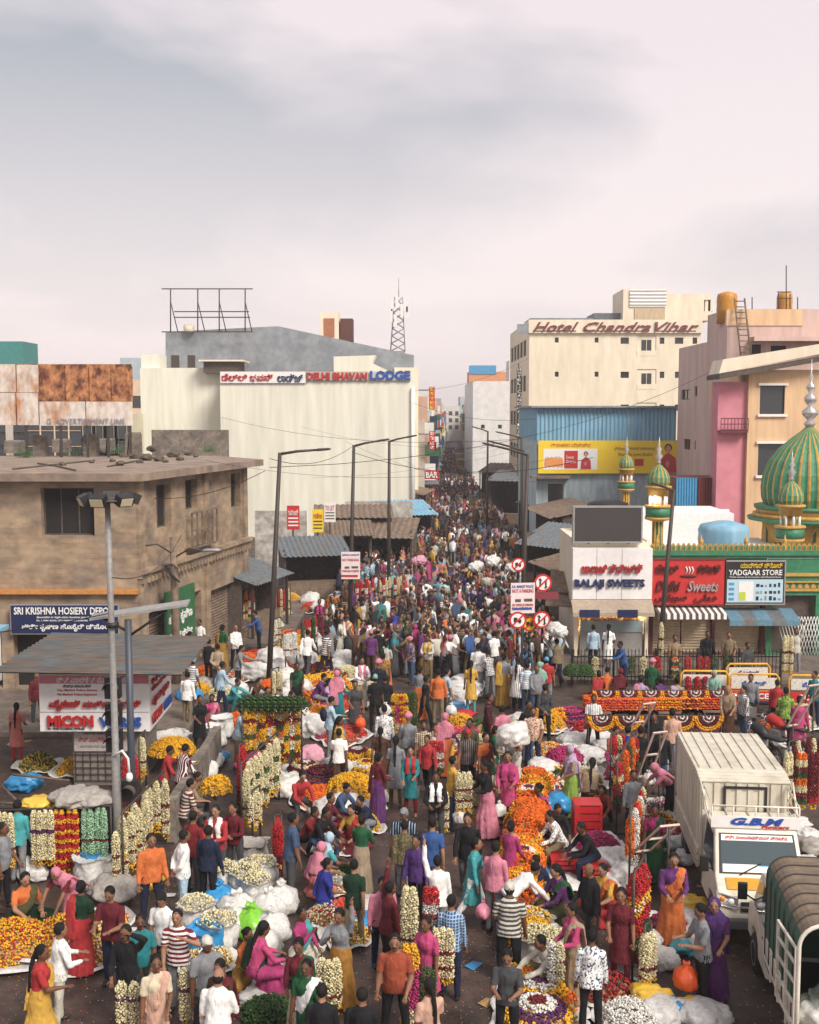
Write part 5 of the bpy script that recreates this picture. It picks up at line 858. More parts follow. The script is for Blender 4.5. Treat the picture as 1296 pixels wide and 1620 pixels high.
# signs on the roundels post
def disc(b, x, z, r, y, m, n=24, t=.02): b.loft([[(x+r*math.cos(2*math.pi*i/n), yy, z+r*math.sin(2*math.pi*i/n)) for i in range(n)] for yy in (y-t, y)], m, smooth=False)
RW = mat('sign_white', (.78,.76,.74), .45); RR = mat('sign_red', (.55,.02,.02), .45)
def road_sign(lab, px, py, r, kind, post=True, Y=35.5):
    p = D(px,py,Y); t_ = thing('road_sign', lab, 'road sign', (p.x,Y,0)); z = p.z
    b = MB(); disc(b,0,z,r,-.02,0); b.build('rim', RR, t_); b = MB(); disc(b,0,z,r*.78,-.042,0,t=.008); b.build('face', RW if kind != 'y' else YEL, t_)
    b = MB(); y = -.056
    if kind == 'arrows':
        for s_ in (-1,1): b.box(s_*r*.32-.025,s_*r*.32+.025,y-.006,y,z-r*.45,z+r*.3); b.add([(s_*r*.32-.07,y-.003,z+s_*r*(-.1)+ (r*.3 if s_ < 0 else -r*.45)),(s_*r*.32+.07,y-.003,z+(r*.2 if s_ < 0 else -r*.35)),(s_*r*.32,y-.003,z+(r*.6 if s_ < 0 else -r*.65))], [(0,1,2)])
    else: b.box(-r*.45,r*.4,y-.006,y,z-r*.2,z+r*.12); b.box(-r*.45,-r*.05,y-.006,y,z+r*.12,z+r*.32); disc(b,-r*.25,z-r*.24,r*.11,y-.007,0,10,.004); disc(b,r*.25,z-r*.24,r*.11,y-.007,0,10,.004)
    b.build('pictogram', BLK, t_); b = MB(); b.M = Matrix.Translation((0,0,z)) @ Matrix.Rotation(R(45),4,'Y'); b.box(-.025,.025,y-.018,y-.01,-r*.85,r*.85); b.build('slash', RR, t_)
    if post:
        n = 12
        for k in range(n): MB().tube([(0,.03,(z-.1)*k/n),(0,.03,(z-.1)*(k+1)/n)], .045, 8).build('post_band', WHT if k % 2 and k < 7 else BLK, t_)
road_sign('round no-entry sign with a vehicle, highest of the cluster', 820,893,.22,'car'); road_sign('round no-overtaking sign with two arrows above the maroon plate', 859,922,.29,'arrows',True,35.7); road_sign('round no-trucks sign below the white notice board', 819,981,.28,'car',True,35.3); road_sign('round no-overtaking sign with arrows, lower one of its kind', 857,980,.28,'arrows',False,35.55); road_sign('small yellow round sign between the two lower red signs', 838,987,.25,'y',True,35.75)
def board(lab, x0, y0, x1, y1, Y, lines, legs=True, tilt=0):
    a, c_ = D(x0,y0,Y), D(x1,y1,Y); t_ = thing('notice_board', lab, 'sign', ((a.x+c_.x)/2,Y,0), R(tilt)); w_ = c_.x-a.x; MB().box(-w_/2,w_/2,-.03,.0,c_.z,a.z).build('board', mat('pinkish_board', (.72,.62,.62), .6, .1, 4), t_); h_ = a.z-c_.z
    for txt, f0, f1, m in lines: text_obj('lettering', txt, w_*.88, h_*(f1-f0), m, t_, (-w_*.44,-.034,c_.z+h_*f0), depth=.008, bold=.01)
    b = MB(); zc = c_.z+h_*.45; b.box(-w_*.32,-w_*.08,-.042,-.034,zc-.07,zc+.02); b.box(w_*.05,w_*.4,-.042,-.034,zc-.06,zc+.03); b.build('car_print', DARKC, t_)
    if legs: MB().tube([(0,.03,0),(0,.03,a.z)], .04, 8).build('post', STEEL, t_)
    return t_
t_ = board('white notice board with red lettering and blue arrow among round signs', 808,922,846,970,35.45, [('K.R. MARKET POLICE',.84,.93,BLUET),('NOT A PARKING',.68,.8,REDT),('NO VEHICLE PARKING',.24,.32,REDT),('ENTRY',.14,.21,REDT)], tilt=6)
q = D(815,963,35.42); MB().box(-.35,.3,-.05,-.036,q.z-.03,q.z+.03).build('arrow', BLUET, t_)
b = MB(); p = D(859,942,35.6); b.box(-.5,.5,-.02,.02,p.z-.12,p.z+.12); b.build('street_plate', mat('maroon_plate', (.2,.03,.04), .6), None, loc=(p.x,35.6,0), label='small maroon plate under the upper arrow sign', cat='sign')
t_ = board('pinkish notice board with red arrow fixed to a lamp pole', 540,873,570,916,G(553,1010).y-.2, [('ಕೃಷ್ಣರಾಜ ಮಾರುಕಟ್ಟೆ',.84,.93,BLUET),('NO PARKING',.66,.76,REDT),('PARKING INSIDE',.26,.34,REDT)], legs=False); q = D(555,911,G(553,1010).y-.24); MB().box(-.4,.3,-.05,-.036,q.z-.04,q.z+.04).build('arrow', REDT, t_)
# iron fence before the shops
fn = thing('iron_fence', 'black iron railing with pointed bars before the sweet shops', 'fence', (0,37.7,0)); fx0, fx1 = D(905,1060,37.7).x, D(1236,1060,37.7).x
for z in (.3,1.0): MB().box(fx0,fx1,-.02,.02,z,z+.04).build('rail', BLK, fn)
pk = MB().lathe([(.013,0),(.013,1.15),(.022,1.17),(.002,1.27)], 6).mesh('picket', BLK)
for i in range(int((fx1-fx0)/.125)): link('picket', pk, fn, (fx0+.06+i*.125,-.03,.05))
for i in range(6): MB().box(-.035,.035,-.035,.035,0,1.3).build('post', BLK, fn, loc=(fx0+(fx1-fx0)*i/5,.06,0))
# police barricades
YB = mat('barricade_yellow', (.72,.36,.015), .5, .2, 5)
def barricade(lab, x0, py, x1, Y, rz=0):
    a, c_ = D(x0,py,Y), D(x1,py,Y); w_ = c_.x-a.x; t_ = thing('barricade', lab, 'barricade', ((a.x+c_.x)/2,Y,0), R(rz), 'yellow police barricades'); h_ = 1.25; x = w_/2
    MB().tube([(-x,0,.08),(-x,0,h_-.12),(-x+.1,0,h_),(x-.1,0,h_),(x,0,h_-.12),(x,0,.08)], .035, 8).build('frame', YB, t_); MB().box(-x,x,-.02,.02,.3,.36).build('lower_rail', YB, t_)
    MB().box(-x+.06,x-.06,-.015,.015,.78,1.13).build('upper_plate', mat('plate_white', (.66,.62,.55), .6, .25, 6, col2=(.5,.3,.1), lo=.58, hi=.7), t_); MB().box(-x+.06,x-.06,-.015,.015,.4,.7).build('lower_plate', RR, t_)
    text_obj('lettering', 'POLICE', w_*.6, .18, WHT, t_, (-w_*.3,-.022,.46), depth=.006, bold=.02); text_obj('lettering', 'ಪೊಲೀಸ್', w_*.5, .16, BLUET, t_, (-w_*.25,-.022,.88), depth=.006, bold=.02)
    for s_ in (-1,1): MB().box(s_*x-.03,s_*x+.03,-.3,.3,.02,.07).build('foot', YB, t_)
barricade('yellow police barricade with red bunches hung on it', 1078,1062,1152,34.6,-3); barricade('yellow police barricade with scratched white plate beside the red bunches', 1155,1066,1232,34.2,-4); barricade('yellow police barricade set behind the front pair', 1150,1060,1218,35.6); barricade('yellow police barricade beyond the parked motorcycle', 1250,1070,1330,34.0,-5)
# ------------------------------------------------------------------ small stalls below the lodge and beside the old building
def stall(lab, px, py, w_, d, h, m, rz=0, slope=.5, name='market_stall', side=True, n=14):
    p = G(px,py) if py > 700 else None; t_ = thing(name, lab, 'stall', (p.x,p.y,0), R(rz)); b = MB(); corrugated(b, (-w_/2-.2,-.6,h-slope),(w_/2+.2,-.6,h-slope),(-w_/2-.2,d,h+.1),(w_/2+.2,d,h+.1), n, .03); b.build('roof_sheet', m, t_)
    for x in (-w_/2,w_/2): MB().box(x-.05,x+.05,-.35,-.25,0,h-slope+.1).build('post', STEEL, t_)
    b = MB(); b.box(-w_/2,w_/2,d-.15,d-.05,0,h); b.box(-w_/2,-w_/2+.06,.2,d-.15,0,h-.35); b.box(w_/2-.06,w_/2,.2,d-.15,0,h-.35); b.build('wall', DARKC, t_)
    MB().box(-w_/2+.1,w_/2-.1,0,.7,.0,.8).build('counter', SHEETBR, t_); return t_
stall('flower stall with blue-grey corrugated awning against the old building', 418,1003,3.4,1.8,3.0,SHEETG,72,.6); stall('dark stall with blue-edged sheet roof behind the notice board', 500,945,3.2,2.4,2.8,SHEETG,14,.6); stall('stall with patched grey sheet roof below the lodge wall', 545,915,3.0,2.4,3.0,SHEETBR,6,.5); stall('stall under a tilted brown tarpaulin beside the lodge', 588,912,4.6,3.5,3.0,SHEETBR,-6,.7); stall('stall with sagging brown roof sheet beyond the tarpaulin', 560,902,4.4,3,3.6,SHEETBR,4,.4); stall('small blue awning at the lodge corner', 648,872,3.4,2.5,3.2,SHEETB,20,.7)
stall('dark shopfront under a brown sheet at the street corner', 668,838,6,2,3.4,SHEETBR,80,.4)
for lab, x0, y0, x1, y1, Y, m, txt in (('red painted board leaning above the stalls',454,800,474,838,60,REDS,'ಹೂವಿನ ಅಂಗಡಿ'),('yellow painted board above the stalls',494,806,512,842,61,YEL,'ಗಣೇಶ'),('white notice board standing above the stall roofs',513,795,531,826,62,BOARDW,'TO LET'),('white signboard low on the lodge wall',617,840,641,855,74,BOARDW,'ಡೆಲ್ಲಿ ಭವನ್')):
    a, c_ = D(x0,y0,Y), D(x1,y1,Y); t_ = thing('painted_board', lab, 'sign', (a.x,Y,0)); w_ = c_.x-a.x; h_ = a.z-c_.z; MB().box(0,w_,0,.06,c_.z,a.z).build('board', m, t_); text_obj('lettering', txt, w_*.8, h_*.25, WHT if m is REDS else REDT, t_, (w_*.1,-.01,c_.z+h_*.6), depth=.008, bold=.01); [MB().box(w_*.1,w_*.9,-.01,-.003,c_.z+h_*f,c_.z+h_*(f+.06)).build('printed_line', WHT if m is REDS else DARKC, t_) for f in (.15,.3,.45)]; MB().box(w_*.4,w_*.4+.08,.07,.14,0,a.z).build('post', STEEL, t_)
b = MB(); p0, p1 = G(392,985), G(470,925); b.box(-9,-6.0,64,64.3,0,3.7); b.box(-4.2,0.2,72,72.3,0,3.6); b.build('low_wall', mat('flaking_whitewash', (.52,.50,.46), .9, .3, 1.5, col2=(.30,.26,.22)), None, label='low flaking whitewashed wall along the foot of the lodge', cat='wall')
# jumble of sheds on the right side of the street
stall('shed with brown plank awning left of the sweet shop', 880,985,4,2.2,3.0,SHEETBR,-76,.5); stall('ramshackle shed with sagging sheets below the pale blue building', 868,935,3.6,2.2,3.3,SHEETG,-48,.9); stall('shed with patched sheet awning farther along the right kerb', 862,900,7,2.4,3.9,SHEETBR,-84,.5); stall('grey sheet awning before the white annex', 852,868,6,3,3.6,SHEETG,-75,.6); stall('wide pale awning down the right of the street', 818,828,5,4,4.2,SHEETG,-20,.6); stall('dark awning across the mouth of the far street', 800,806,5,4,4.2,SHEETBR,-20,.6)
for lab, x0, y0, x1, y1, Y in (('loose brown plank sheet propped against the right-hand sheds',872,900,906,925,44.5),('second loose sheet stacked under the propped plank',868,930,908,946,43.5)):
    a, c_ = D(x0,y0,Y), D(x1,y1,Y); b = MB(); b.loft([[(a.x,Y,a.z),(c_.x,Y+.3,a.z-.2),(c_.x,Y+.3,a.z-.26),(a.x,Y,a.z-.06)],[(a.x-.3,Y-1.4,c_.z),(c_.x-.2,Y-1.3,c_.z-.1),(c_.x-.2,Y-1.3,c_.z-.16),(a.x-.3,Y-1.4,c_.z-.06)]], smooth=False); b.build('plank_sheet', SHEETBR, None, label=lab, cat='sheet')
# overhead wires
for i, (a, c_, sag) in enumerate([((-9,38,6.5),(-4.83,37,7.5),.3),((-14,24,4.6),(-5.9,21.75,5.5),.3),((-5.9,21.75,6.2),(-8.3,40,5.0),.5),((-4.7,37.2,7.9),(-2.4,46,8.0),.4),((-14,83,9),(5.9,59,8.0),.8),((.4,83,11),(10.2,95,14),.6),((-2.4,46,7.8),(6.3,38,7.9),.7),((-4.7,37.2,7.6),(17,60,12),1.2),((0,83,10.2),(8.3,72,9),.6)]):
    a, c_ = Vector(a), Vector(c_); MB().tube([a.lerp(c_, k/10)-Vector((0,0,sag*4*(k/10)*(1-k/10))) for k in range(11)], .011, 4).build('overhead_wire', BLK, None, label=['wire from the old building to the leaning lamp','wire reaching the mast from the side stall','wire from the mast to the old building wall','wire between the first two street lamps','long wire from the lodge wall to the right-hand lamps','wire crossing the street high at the hotel','wire between the lamps on both sides of the road','long wire from the leaning lamp to the pink building','wire from the lodge to the pale blue building'][i], cat='wire')
WN_ = ['the lodge','the hotel corner','the right-hand lamps','the old building','the far stalls']
for k in range(8):
    a = Vector((random.uniform(-8,-2) if k % 2 else random.uniform(-1,1), random.uniform(38,85), random.uniform(5.5,8.5))); c_ = Vector((random.uniform(5.5,9), random.uniform(45,95), random.uniform(5.5,9))); sg_ = random.uniform(.3,1.1)
    MB().tube([a.lerp(c_, q/12)-Vector((0,0,sg_*4*(q/12)*(1-q/12))) for q in range(13)], .006, 4).build('overhead_cable', BLK, None, label='thin sagging cable strung across the street between the lamp poles', cat='wire', group='cables across the street')
up_ = thing('utility_pole', 'dark wooden pole tangled with cables against the old corner building', 'utility pole', tuple(D(278,1000,37.5)*1.0)[:2]+(0,)); MB().tube([(0,0,.1),(0,0,3),(-.02,0,D(278,850,37.5).z)], [.15,.14,.12], 10).build('pole', SHEETBR, up_); zt = D(278,850,37.5).z
b = MB(); b.tube([(0,0,zt-.6),(-.5,-.3,zt-.2),(-1.0,-.5,zt-.25)], .03, 6); b.tube([(0,0,zt-.7),(.6,-.3,zt-.35),(1.1,-.5,zt-.4)], .03, 6); b.build('bracket', STEEL, up_); MB().tube([(1.05,-.5,zt-.4),(1.15,-.52,zt-.38),(1.6,-.6,zt-.36),(1.7,-.6,zt-.37)], [(.04,.03),(.13,.06),(.13,.06),(.05,.03)], 10).build('lamp_head', GALV, up_)
for k in range(5): pts = [(.3*math.cos(a*1.3+k)*(.5+.1*k), -.15-.05*k, zt-1.2+.3*math.sin(a+k*.7)) for a in [i*.5 for i in range(13)]]; MB().tube(pts, .014, 4).build('cable_coil', BLK, up_)
# haze
MB().box(-460,460,-55,905,-1,26).build('haze', None or mat('haze_air', (1,1,1)), kind='stuff'); hz_ = bpy.data.objects['haze']; hm = MATS['haze_air']; hm.node_tree.nodes.clear(); ho = hm.node_tree.nodes.new('ShaderNodeOutputMaterial'); hv = hm.node_tree.nodes.new('ShaderNodeVolumePrincipled'); hv.inputs['Color'].default_value = (.96,.93,.93,1); hv.inputs['Density'].default_value = .0009; hv.inputs['Anisotropy'].default_value = .2; hm.node_tree.links.new(hv.outputs[0], ho.inputs['Volume'])
from mathutils import noise
# ------------------------------------------------------------------ flowers: many small blossoms
FLOWER = mat('flower', (1,1,1), .85, .28, 18, attr='Col'); LEAFM = mat('foliage', (1,1,1), .8, .35, 14, attr='Col')
CLOTHW = mat('white_sacking', (.60,.585,.56), .55, .25, 7, bump=1.0); PLAB = mat('blue_plastic', (.03,.24,.50), .35, .2, 5, bump=.6); PLAG = mat('green_plastic', (.20,.52,.04), .35, .2, 5, bump=.5); TAR = mat('grey_sacking', (.34,.31,.28), .7, .3, 6, bump=1.0); PLAR = mat('red_plastic', (.48,.02,.025), .4, .2, 4); JUTE = mat('jute', (.34,.20,.08), .9, .3, 8, bump=.5); PLAO = mat('orange_plastic', (.70,.10,.02), .4, .2, 4)
FC = {'cream':(.74,.66,.40),'white':(.76,.74,.68),'yellow':(.80,.42,.012),'orange':(.80,.15,.006),'red':(.50,.016,.02),'maroon':(.16,.008,.018),'magenta':(.48,.03,.16),'pink':(.70,.17,.28),'purple':(.10,.015,.10),'mint':(.34,.56,.36),'green':(.035,.09,.018),'coral':(.72,.09,.05),'lemon':(.78,.55,.06)}
OCT = np.array([(1,0,0),(-.5,.87,0),(-.5,-.87,0),(0,0,.95),(0,0,-.95)], np.float32)*1.08; OF = np.array([(0,1,3),(1,2,3),(2,0,3),(1,0,4),(2,1,4),(0,2,4)], np.int32)
def blossoms(name, pts, rad, cols, m=None, extra=None):
    """one mesh of small jittered blossoms"""
    pts = np.asarray(pts, np.float32); n = len(pts); rad = np.broadcast_to(np.asarray(rad, np.float32), (n,))
    q = rng.normal(size=(n,4)).astype(np.float32); q /= np.linalg.norm(q, axis=1, keepdims=True); w_, x, y, z = q.T
    Rm = np.stack([1-2*(y*y+z*z),2*(x*y-z*w_),2*(x*z+y*w_),2*(x*y+z*w_),1-2*(x*x+z*z),2*(y*z-x*w_),2*(x*z-y*w_),2*(y*z+x*w_),1-2*(x*x+y*y)],1).reshape(n,3,3)
    V = np.einsum('nij,kj->nki', Rm, OCT) * (rad[:,None,None]*rng.uniform(.75,1.2,(n,5,1)).astype(np.float32)) + pts[:,None,:]
    Fa = (OF[None]+np.arange(n)[:,None,None]*5).reshape(-1,3); me = bpy.data.meshes.new(name); me.from_pydata(V.reshape(-1,3).tolist(), [], Fa.tolist()); me.update()
    at = me.color_attributes.new('Col','FLOAT_COLOR','CORNER'); c = np.ones((n,18,4), np.float32); c[:,:,:3] = (np.asarray(cols, np.float32)*rng.uniform(.6,1.2,(n,1)).astype(np.float32))[:,None,:]; at.data.foreach_set('color', c.ravel())
    me.materials.append(m or FLOWER); me.polygons.foreach_set('use_smooth', [True]*len(me.polygons)); return me
_gm = {}
def cached(key, fn):
    if key not in _gm: _gm[key] = fn()
    return _gm[key]
def pick(cols, n, wts=None): a = np.array([FC[c] for c in cols]); return a[rng.choice(len(cols), n, p=wts)]
def mound(cols, n=520, r=.5, h=.34, br=.028, wts=None):
    n = int(n*1.5)
    a = rng.uniform(0,2*np.pi,n); u = np.sqrt(rng.uniform(0,1,n)); x, y = r*u*np.cos(a), r*u*np.sin(a); z = h*(1-u**2.2)+rng.normal(0,.012,n)+.05
    cc = pick(cols, n, wts); lf = rng.random(n) < .05; cc[lf] = FC['green']; return blossoms('blossoms', np.stack([x,y,z],1), rng.uniform(br*.7,br*1.15,n), cc)
def skein(cols, r=.48, h=.42, n=26):
    P_, Cc = [], []
    for k in range(n):
        a = rng.uniform(0,np.pi); off = rng.uniform(-.8,.8)*r; L_ = math.sqrt(max(r*r-off*off,.01)); c = FC[cols[rng.integers(len(cols))]]; st = max(int(2.6*L_/.034),6)
        for i in range(st):
            t = -1+2*i/(st-1); s_ = t*L_; hh = h*(1-(off/r)**2)**.5*(1-abs(t)**2.6)+.04
            for j in range(3): P_.append((s_*math.cos(a)-off*math.sin(a)+rng.normal(0,.013), s_*math.sin(a)+off*math.cos(a)+rng.normal(0,.013), hh+rng.normal(0,.02))); Cc.append(c)
    return blossoms('blossoms', P_, rng.uniform(.018,.03,len(P_)), Cc)
def coil(cols, r=.36, h=.3):
    P_, Cc = [], []; z = .04; l = 0
    while z < h+.04:
        rr = r*(1-.35*(z/h)**2)+rng.uniform(-.02,.02); c = FC[cols[l % len(cols)]]
        for q_ in (rr, rr*.72, rr*.42):
            n = int(2*np.pi*q_/.034)
            for i in range(n):
                a = 2*np.pi*i/n; P_.append((q_*math.cos(a)+rng.normal(0,.008), q_*math.sin(a)+rng.normal(0,.008), z+(rr-q_)*.12+rng.normal(0,.01))); Cc.append(c)
        z += .062; l += 1
    return blossoms('blossoms', P_, .034, Cc)
def roundel(cols, r=.42, h=.3):
    n = 1000; a = rng.uniform(0,2*np.pi,n); u = np.sqrt(rng.uniform(0,1,n)); z = h*(1-.55*u**2)+rng.normal(0,.008,n); k = np.minimum((u*len(cols)).astype(int), len(cols)-1); side = u > .93; z[side] = rng.uniform(.02,h*.5,side.sum())
    return blossoms('blossoms', np.stack([r*u*np.cos(a),r*u*np.sin(a),z],1), .03, np.array([FC[c] for c in cols])[k])
def stack(cols, L_=.9, W_=.55, lay=5):
    P_, Cc = [], []
    for l in range(lay):
        for j in range(5):
            c = FC[cols[(l+(j if len(cols) > 2 else 0)) % len(cols)]]; y = -W_/2+W_*j/4
            for i in range(int(L_/.036)):
                for q_ in range(2): P_.append((-L_/2+.036*i+rng.normal(0,.008), y+rng.normal(0,.02), .045+l*.075+rng.normal(0,.012))); Cc.append(c)
    return blossoms('blossoms', P_, .034, Cc)
def garland_mesh(bands, L_=1.1, r=.062, tail='yellow', flare=0.0):
    """thick hanging garland, top at the origin; bands = list of (colour, share)"""
    P_, Cc = [], []; tot = sum(b[1] for b in bands); ed = np.cumsum([b[1]/tot for b in bands]); n = max(int(L_/.027),4)
    for i in range(n):
        t = (i+.5)/n; c = FC[bands[min(int(np.searchsorted(ed, t)), len(bands)-1)][0]]; rr = r*(1+flare*t)*min(1,.3+t*5)*(1+.1*math.sin(i*.9))
        for j in range(9): a = 2*np.pi*(j+.5*(i % 2))/9+rng.normal(0,.12); r2 = rr*rng.uniform(.86,1.1); P_.append((r2*math.cos(a), r2*math.sin(a), -t*L_+rng.normal(0,.007))); Cc.append(c)
    if tail:
        for k in range(16): P_.append((rng.normal(0,r*.5), rng.normal(0,r*.5), -L_-rng.uniform(0,.14))); Cc.append(FC[tail])
    return blossoms('garland', P_, .0255, Cc)
CR = [('cream',3),('maroon',.35),('cream',1.6),('maroon',.35),('cream',1.2)]
GK = {'cream':([('cream',5),('maroon',.4),('cream',1.2),('yellow',.5)],'yellow'), 'creamred':(CR,'yellow'), 'creamgreen':([('cream',2),('green',.7),('cream',2),('green',.7),('cream',1)],'yellow'), 'red':([('red',5),('maroon',1)],'yellow'), 'redyellow':([('yellow',.4),('red',.6)]*6,'yellow'), 'yellowred':([('yellow',1.2),('maroon',.5),('yellow',1.2),('green',.6),('yellow',1.2),('maroon',.6)],'yellow'),
      'mint':([('mint',4),('maroon',.3),('mint',2)],'yellow'), 'redwhite':([('red',2),('white',1.2),('red',.5),('white',1),('green',1)],None), 'navyband':([('cream',1.5),('purple',.35),('cream',2.2)],'yellow'), 'redgold':([('red',2),('yellow',.4),('white',.3),('yellow',.4),('red',1.5),('green',1.2),('maroon',1)],None), 'green':([('green',1)],None), 'white':([('white',3),('maroon',.25),('white',1)],None), 'maroon':([('maroon',3),('red',.5)],'yellow'), 'orange':([('orange',1)],None), 'mixed':([('orange',.6),('cream',.5),('maroon',.5),('green',.5)]*2,'yellow'), 'yellow':([('yellow',1)],None), 'magenta':([('yellow',.8),('magenta',1.4),('cream',.4)],'yellow')}
GD = {'cream':'cream jasmine garland with dark bands','creamred':'cream garland ringed with maroon bands','creamgreen':'cream garland with dark green bands','red':'deep red rose garland','redyellow':'red and yellow striped garland','yellowred':'yellow garland with maroon and green bands','mint':'pale mint-green garland','redwhite':'red garland with white and green ends','navyband':'cream garland with a dark purple band','redgold':'thick red garland with gold bands and green tail','green':'dark green leaf garland','white':'white garland with thin maroon ring','maroon':'maroon petal garland','orange':'orange marigold garland','mixed':'mixed orange, cream and green garland','yellow':'yellow marigold garland','magenta':'magenta and yellow garland'}
def garland(p, kind, L_=1.1, where='', r=.062, flare=0.0):
    L_ = round(L_*5)/5; bands, tail = GK[kind]; me = cached(('g',kind,L_,r,flare), lambda: garland_mesh(bands, L_, r, tail, flare))
    return link('garland', me, None, tuple(p), random.uniform(0,6), label=f'{GD[kind]} {where}', cat='garland', group=f'garlands {where}')
def sheet_mesh(r, m, hgt=.1):
    n = 26; b = MB(); ph = rng.uniform(0,6,3); rings = []
    for f, z in ((.05,.012),(.5,.014),(.82,.02),(1.0,.05),(1.1,hgt),(1.16,hgt*.7)):
        rings.append([(r*f*(1+.09*math.sin(3*a+ph[0])+.06*math.sin(7*a+ph[1]))*math.cos(a), r*f*(1+.09*math.sin(3*a+ph[0])+.06*math.sin(5*a+ph[1]))*math.sin(a), z*(1+.5*math.sin(6*a+ph[2])) if f > .6 else z) for a in [2*math.pi*k/n for k in range(n)]])
    b.loft(rings, cap=False); return b.mesh('sheet', m)
def sack_mesh(r=.27, h=.6, m=None, open_=True):
    b = MB(); n = 40; ph = rng.uniform(0,6,4); rings = []
    prof = [(.7,0),(1.0,.06),(1.08,.3),(1.04,.6),(.95,.85),(1.04,.97),(1.12,1.0),(1.02,.95),(.9,.86)] if open_ else [(.7,0),(1.0,.06),(1.1,.3),(1.0,.58),(.62,.78),(.26,.86),(.2,.9),(.32,1.02),(.30,1.05),(.06,1.0)]
    pp = []
    for (f0,t0),(f1,t1) in zip(prof, prof[1:]): pp += [(f0,t0),((f0+f1)/2,(t0+t1)/2)]
    for f, t in pp+[prof[-1]]: rings.append([(r*f*(1+.07*math.sin(2*a+ph[0])+.05*math.sin(5*a+ph[1]+4*t)+.03*math.sin(9*a+ph[2]+9*t))*math.cos(a), r*f*(1+.07*math.sin(2*a+ph[0]+1)+.05*math.sin(5*a+ph[1]+3*t)+.03*math.sin(9*a+ph[3]))*math.sin(a), h*t*(1+.04*math.sin(3*a+ph[2]))) for a in [2*math.pi*k/n for k in range(n)]])
    o3 = Vector(ph[:3])
    rings = [[(p[0]*(1+.28*(noise.turbulence(Vector(p)*6+o3,3,True)-.45)-.1*abs(noise.noise(Vector((p[0]*16,p[1]*16,p[2]*7))+o3))), p[1]*(1+.28*(noise.turbulence(Vector(p)*6+o3,3,True)-.45)-.1*abs(noise.noise(Vector((p[0]*16,p[1]*16,p[2]*7))+o3))), p[2]) for p in g] for g in rings]
    b.loft(rings); return b.mesh('sack', m or CLOTHW)
def bundle_mesh(m, r=.4, fl=.7):
    bm = bmesh.new(); bmesh.ops.create_icosphere(bm, subdivisions=4, radius=1); ph = rng.uniform(0,6,6)
    for v in bm.verts:
        c = v.co.copy(); nz = noise.turbulence(c*1.7+Vector(ph[:3]), 4, True)-.45; nf = abs(noise.noise(Vector((c.x*5+ph[4], c.y*5, c.z*2.2)))); d = 1+.26*nz-.09*nf+.12*math.sin(3*c.x+ph[0]+2*c.z)+.1*math.sin(4*c.y+ph[1])+.05*math.sin(11*c.x+7*c.z+ph[2])+.05*math.sin(9*c.y-8*c.x+ph[3]); v.co = c*d*r; v.co.z = max(v.co.z*fl, -r*fl*.75)
    for f in bm.faces: f.smooth = True
    me = bpy.data.meshes.new('bundle'); bm.to_mesh(me); bm.free(); me.materials.append(m); return me
def cn(cols): c = list(dict.fromkeys(cols)); return ', '.join(c[:3]) if len(c) > 2 else ' and '.join(c)
OCC = []
def heap(px, py, kind, cols, where, r=.5, h=.34, sheet='w', rz=None, z=0.0, sc=1.0, tray=False):
    p = G(px, py, z); OCC.append((p.x, p.y, r*.9)); cols = cols.split() if isinstance(cols, str) else cols
    nm = {'mound':'flower_mound','skein':'garland_heap','coil':'garland_coil','roundel':'flower_roundel','stack':'garland_stack'}[kind]
    ds = {'mound':'mound of loose {} blossoms','skein':'heap of {} garland strings','coil':'coiled pile of {} garlands','roundel':'ringed flower roundel in {}','stack':'stacked {} garland rows'}[kind].format(cn(cols))
    t_ = thing(nm, f'{ds} {where}', 'flowers', (p.x,p.y,z), rz if rz is not None else random.uniform(0,6), f'flowers {where}'); t_.scale = (sc,sc,sc); v = 0
    fn = {'mound':lambda: mound(cols, int(2000*r*r)+60, r, h), 'skein':lambda: skein(cols, r, h, int(50*r)), 'coil':lambda: coil(cols, r, h), 'roundel':lambda: roundel(cols, r, h), 'stack':lambda: stack(cols, r*1.9, r*1.15, max(int(h/.075),2))}[kind]
    o = link('blossoms', cached((kind,tuple(cols),r,h,v), fn), t_, kind='stuff')
    if kind != 'stack':
        core = cached(('core',r,h,kind), lambda: MB().lathe([(r*.95,.012),(r*.85,h*.35),(r*.6,h*.72),(r*.3,h*.93),(.02,h*.98)], 16).mesh('core', JUTE)); c_ = link('underlay', core, t_); 
    if sheet: sm = {'w':CLOTHW,'g':TAR,'b':PLAB,'j':JUTE}[sheet]; link('sheet', cached(('sheet',r,sheet,v), lambda: sheet_mesh(r*1.12, sm)), t_)
    return t_
def sack(px, py, where, fill=None, m='w', r=.27, h=.6, z=0.0, closed=False):
    p = G(px, py, z); OCC.append((p.x, p.y, r)); mm = {'w':CLOTHW,'g':TAR,'b':PLAB,'l':PLAG,'j':JUTE,'r':PLAR}[m]; mn = {'w':'white','g':'grey','b':'blue plastic','l':'lime green plastic','j':'brown jute','r':'red'}[m]; v = random.randrange(2)
    t_ = thing('sack', f'{mn} sack {"brimming with " + fill + " blossoms" if fill else ("tied shut at the neck" if closed else "standing open")} {where}', 'sack', (p.x,p.y,z), random.uniform(0,6), f'sacks {where}')
    link('bag', cached(('sack',m,r,h,closed,v), lambda: sack_mesh(r, h, mm, not closed)), t_)
    if fill: link('blossoms', cached(('fill',fill,r), lambda: mound([fill,fill,'cream'], 150, r*.98, .12)), t_, (0,0,h*.86), kind='stuff')
    return t_
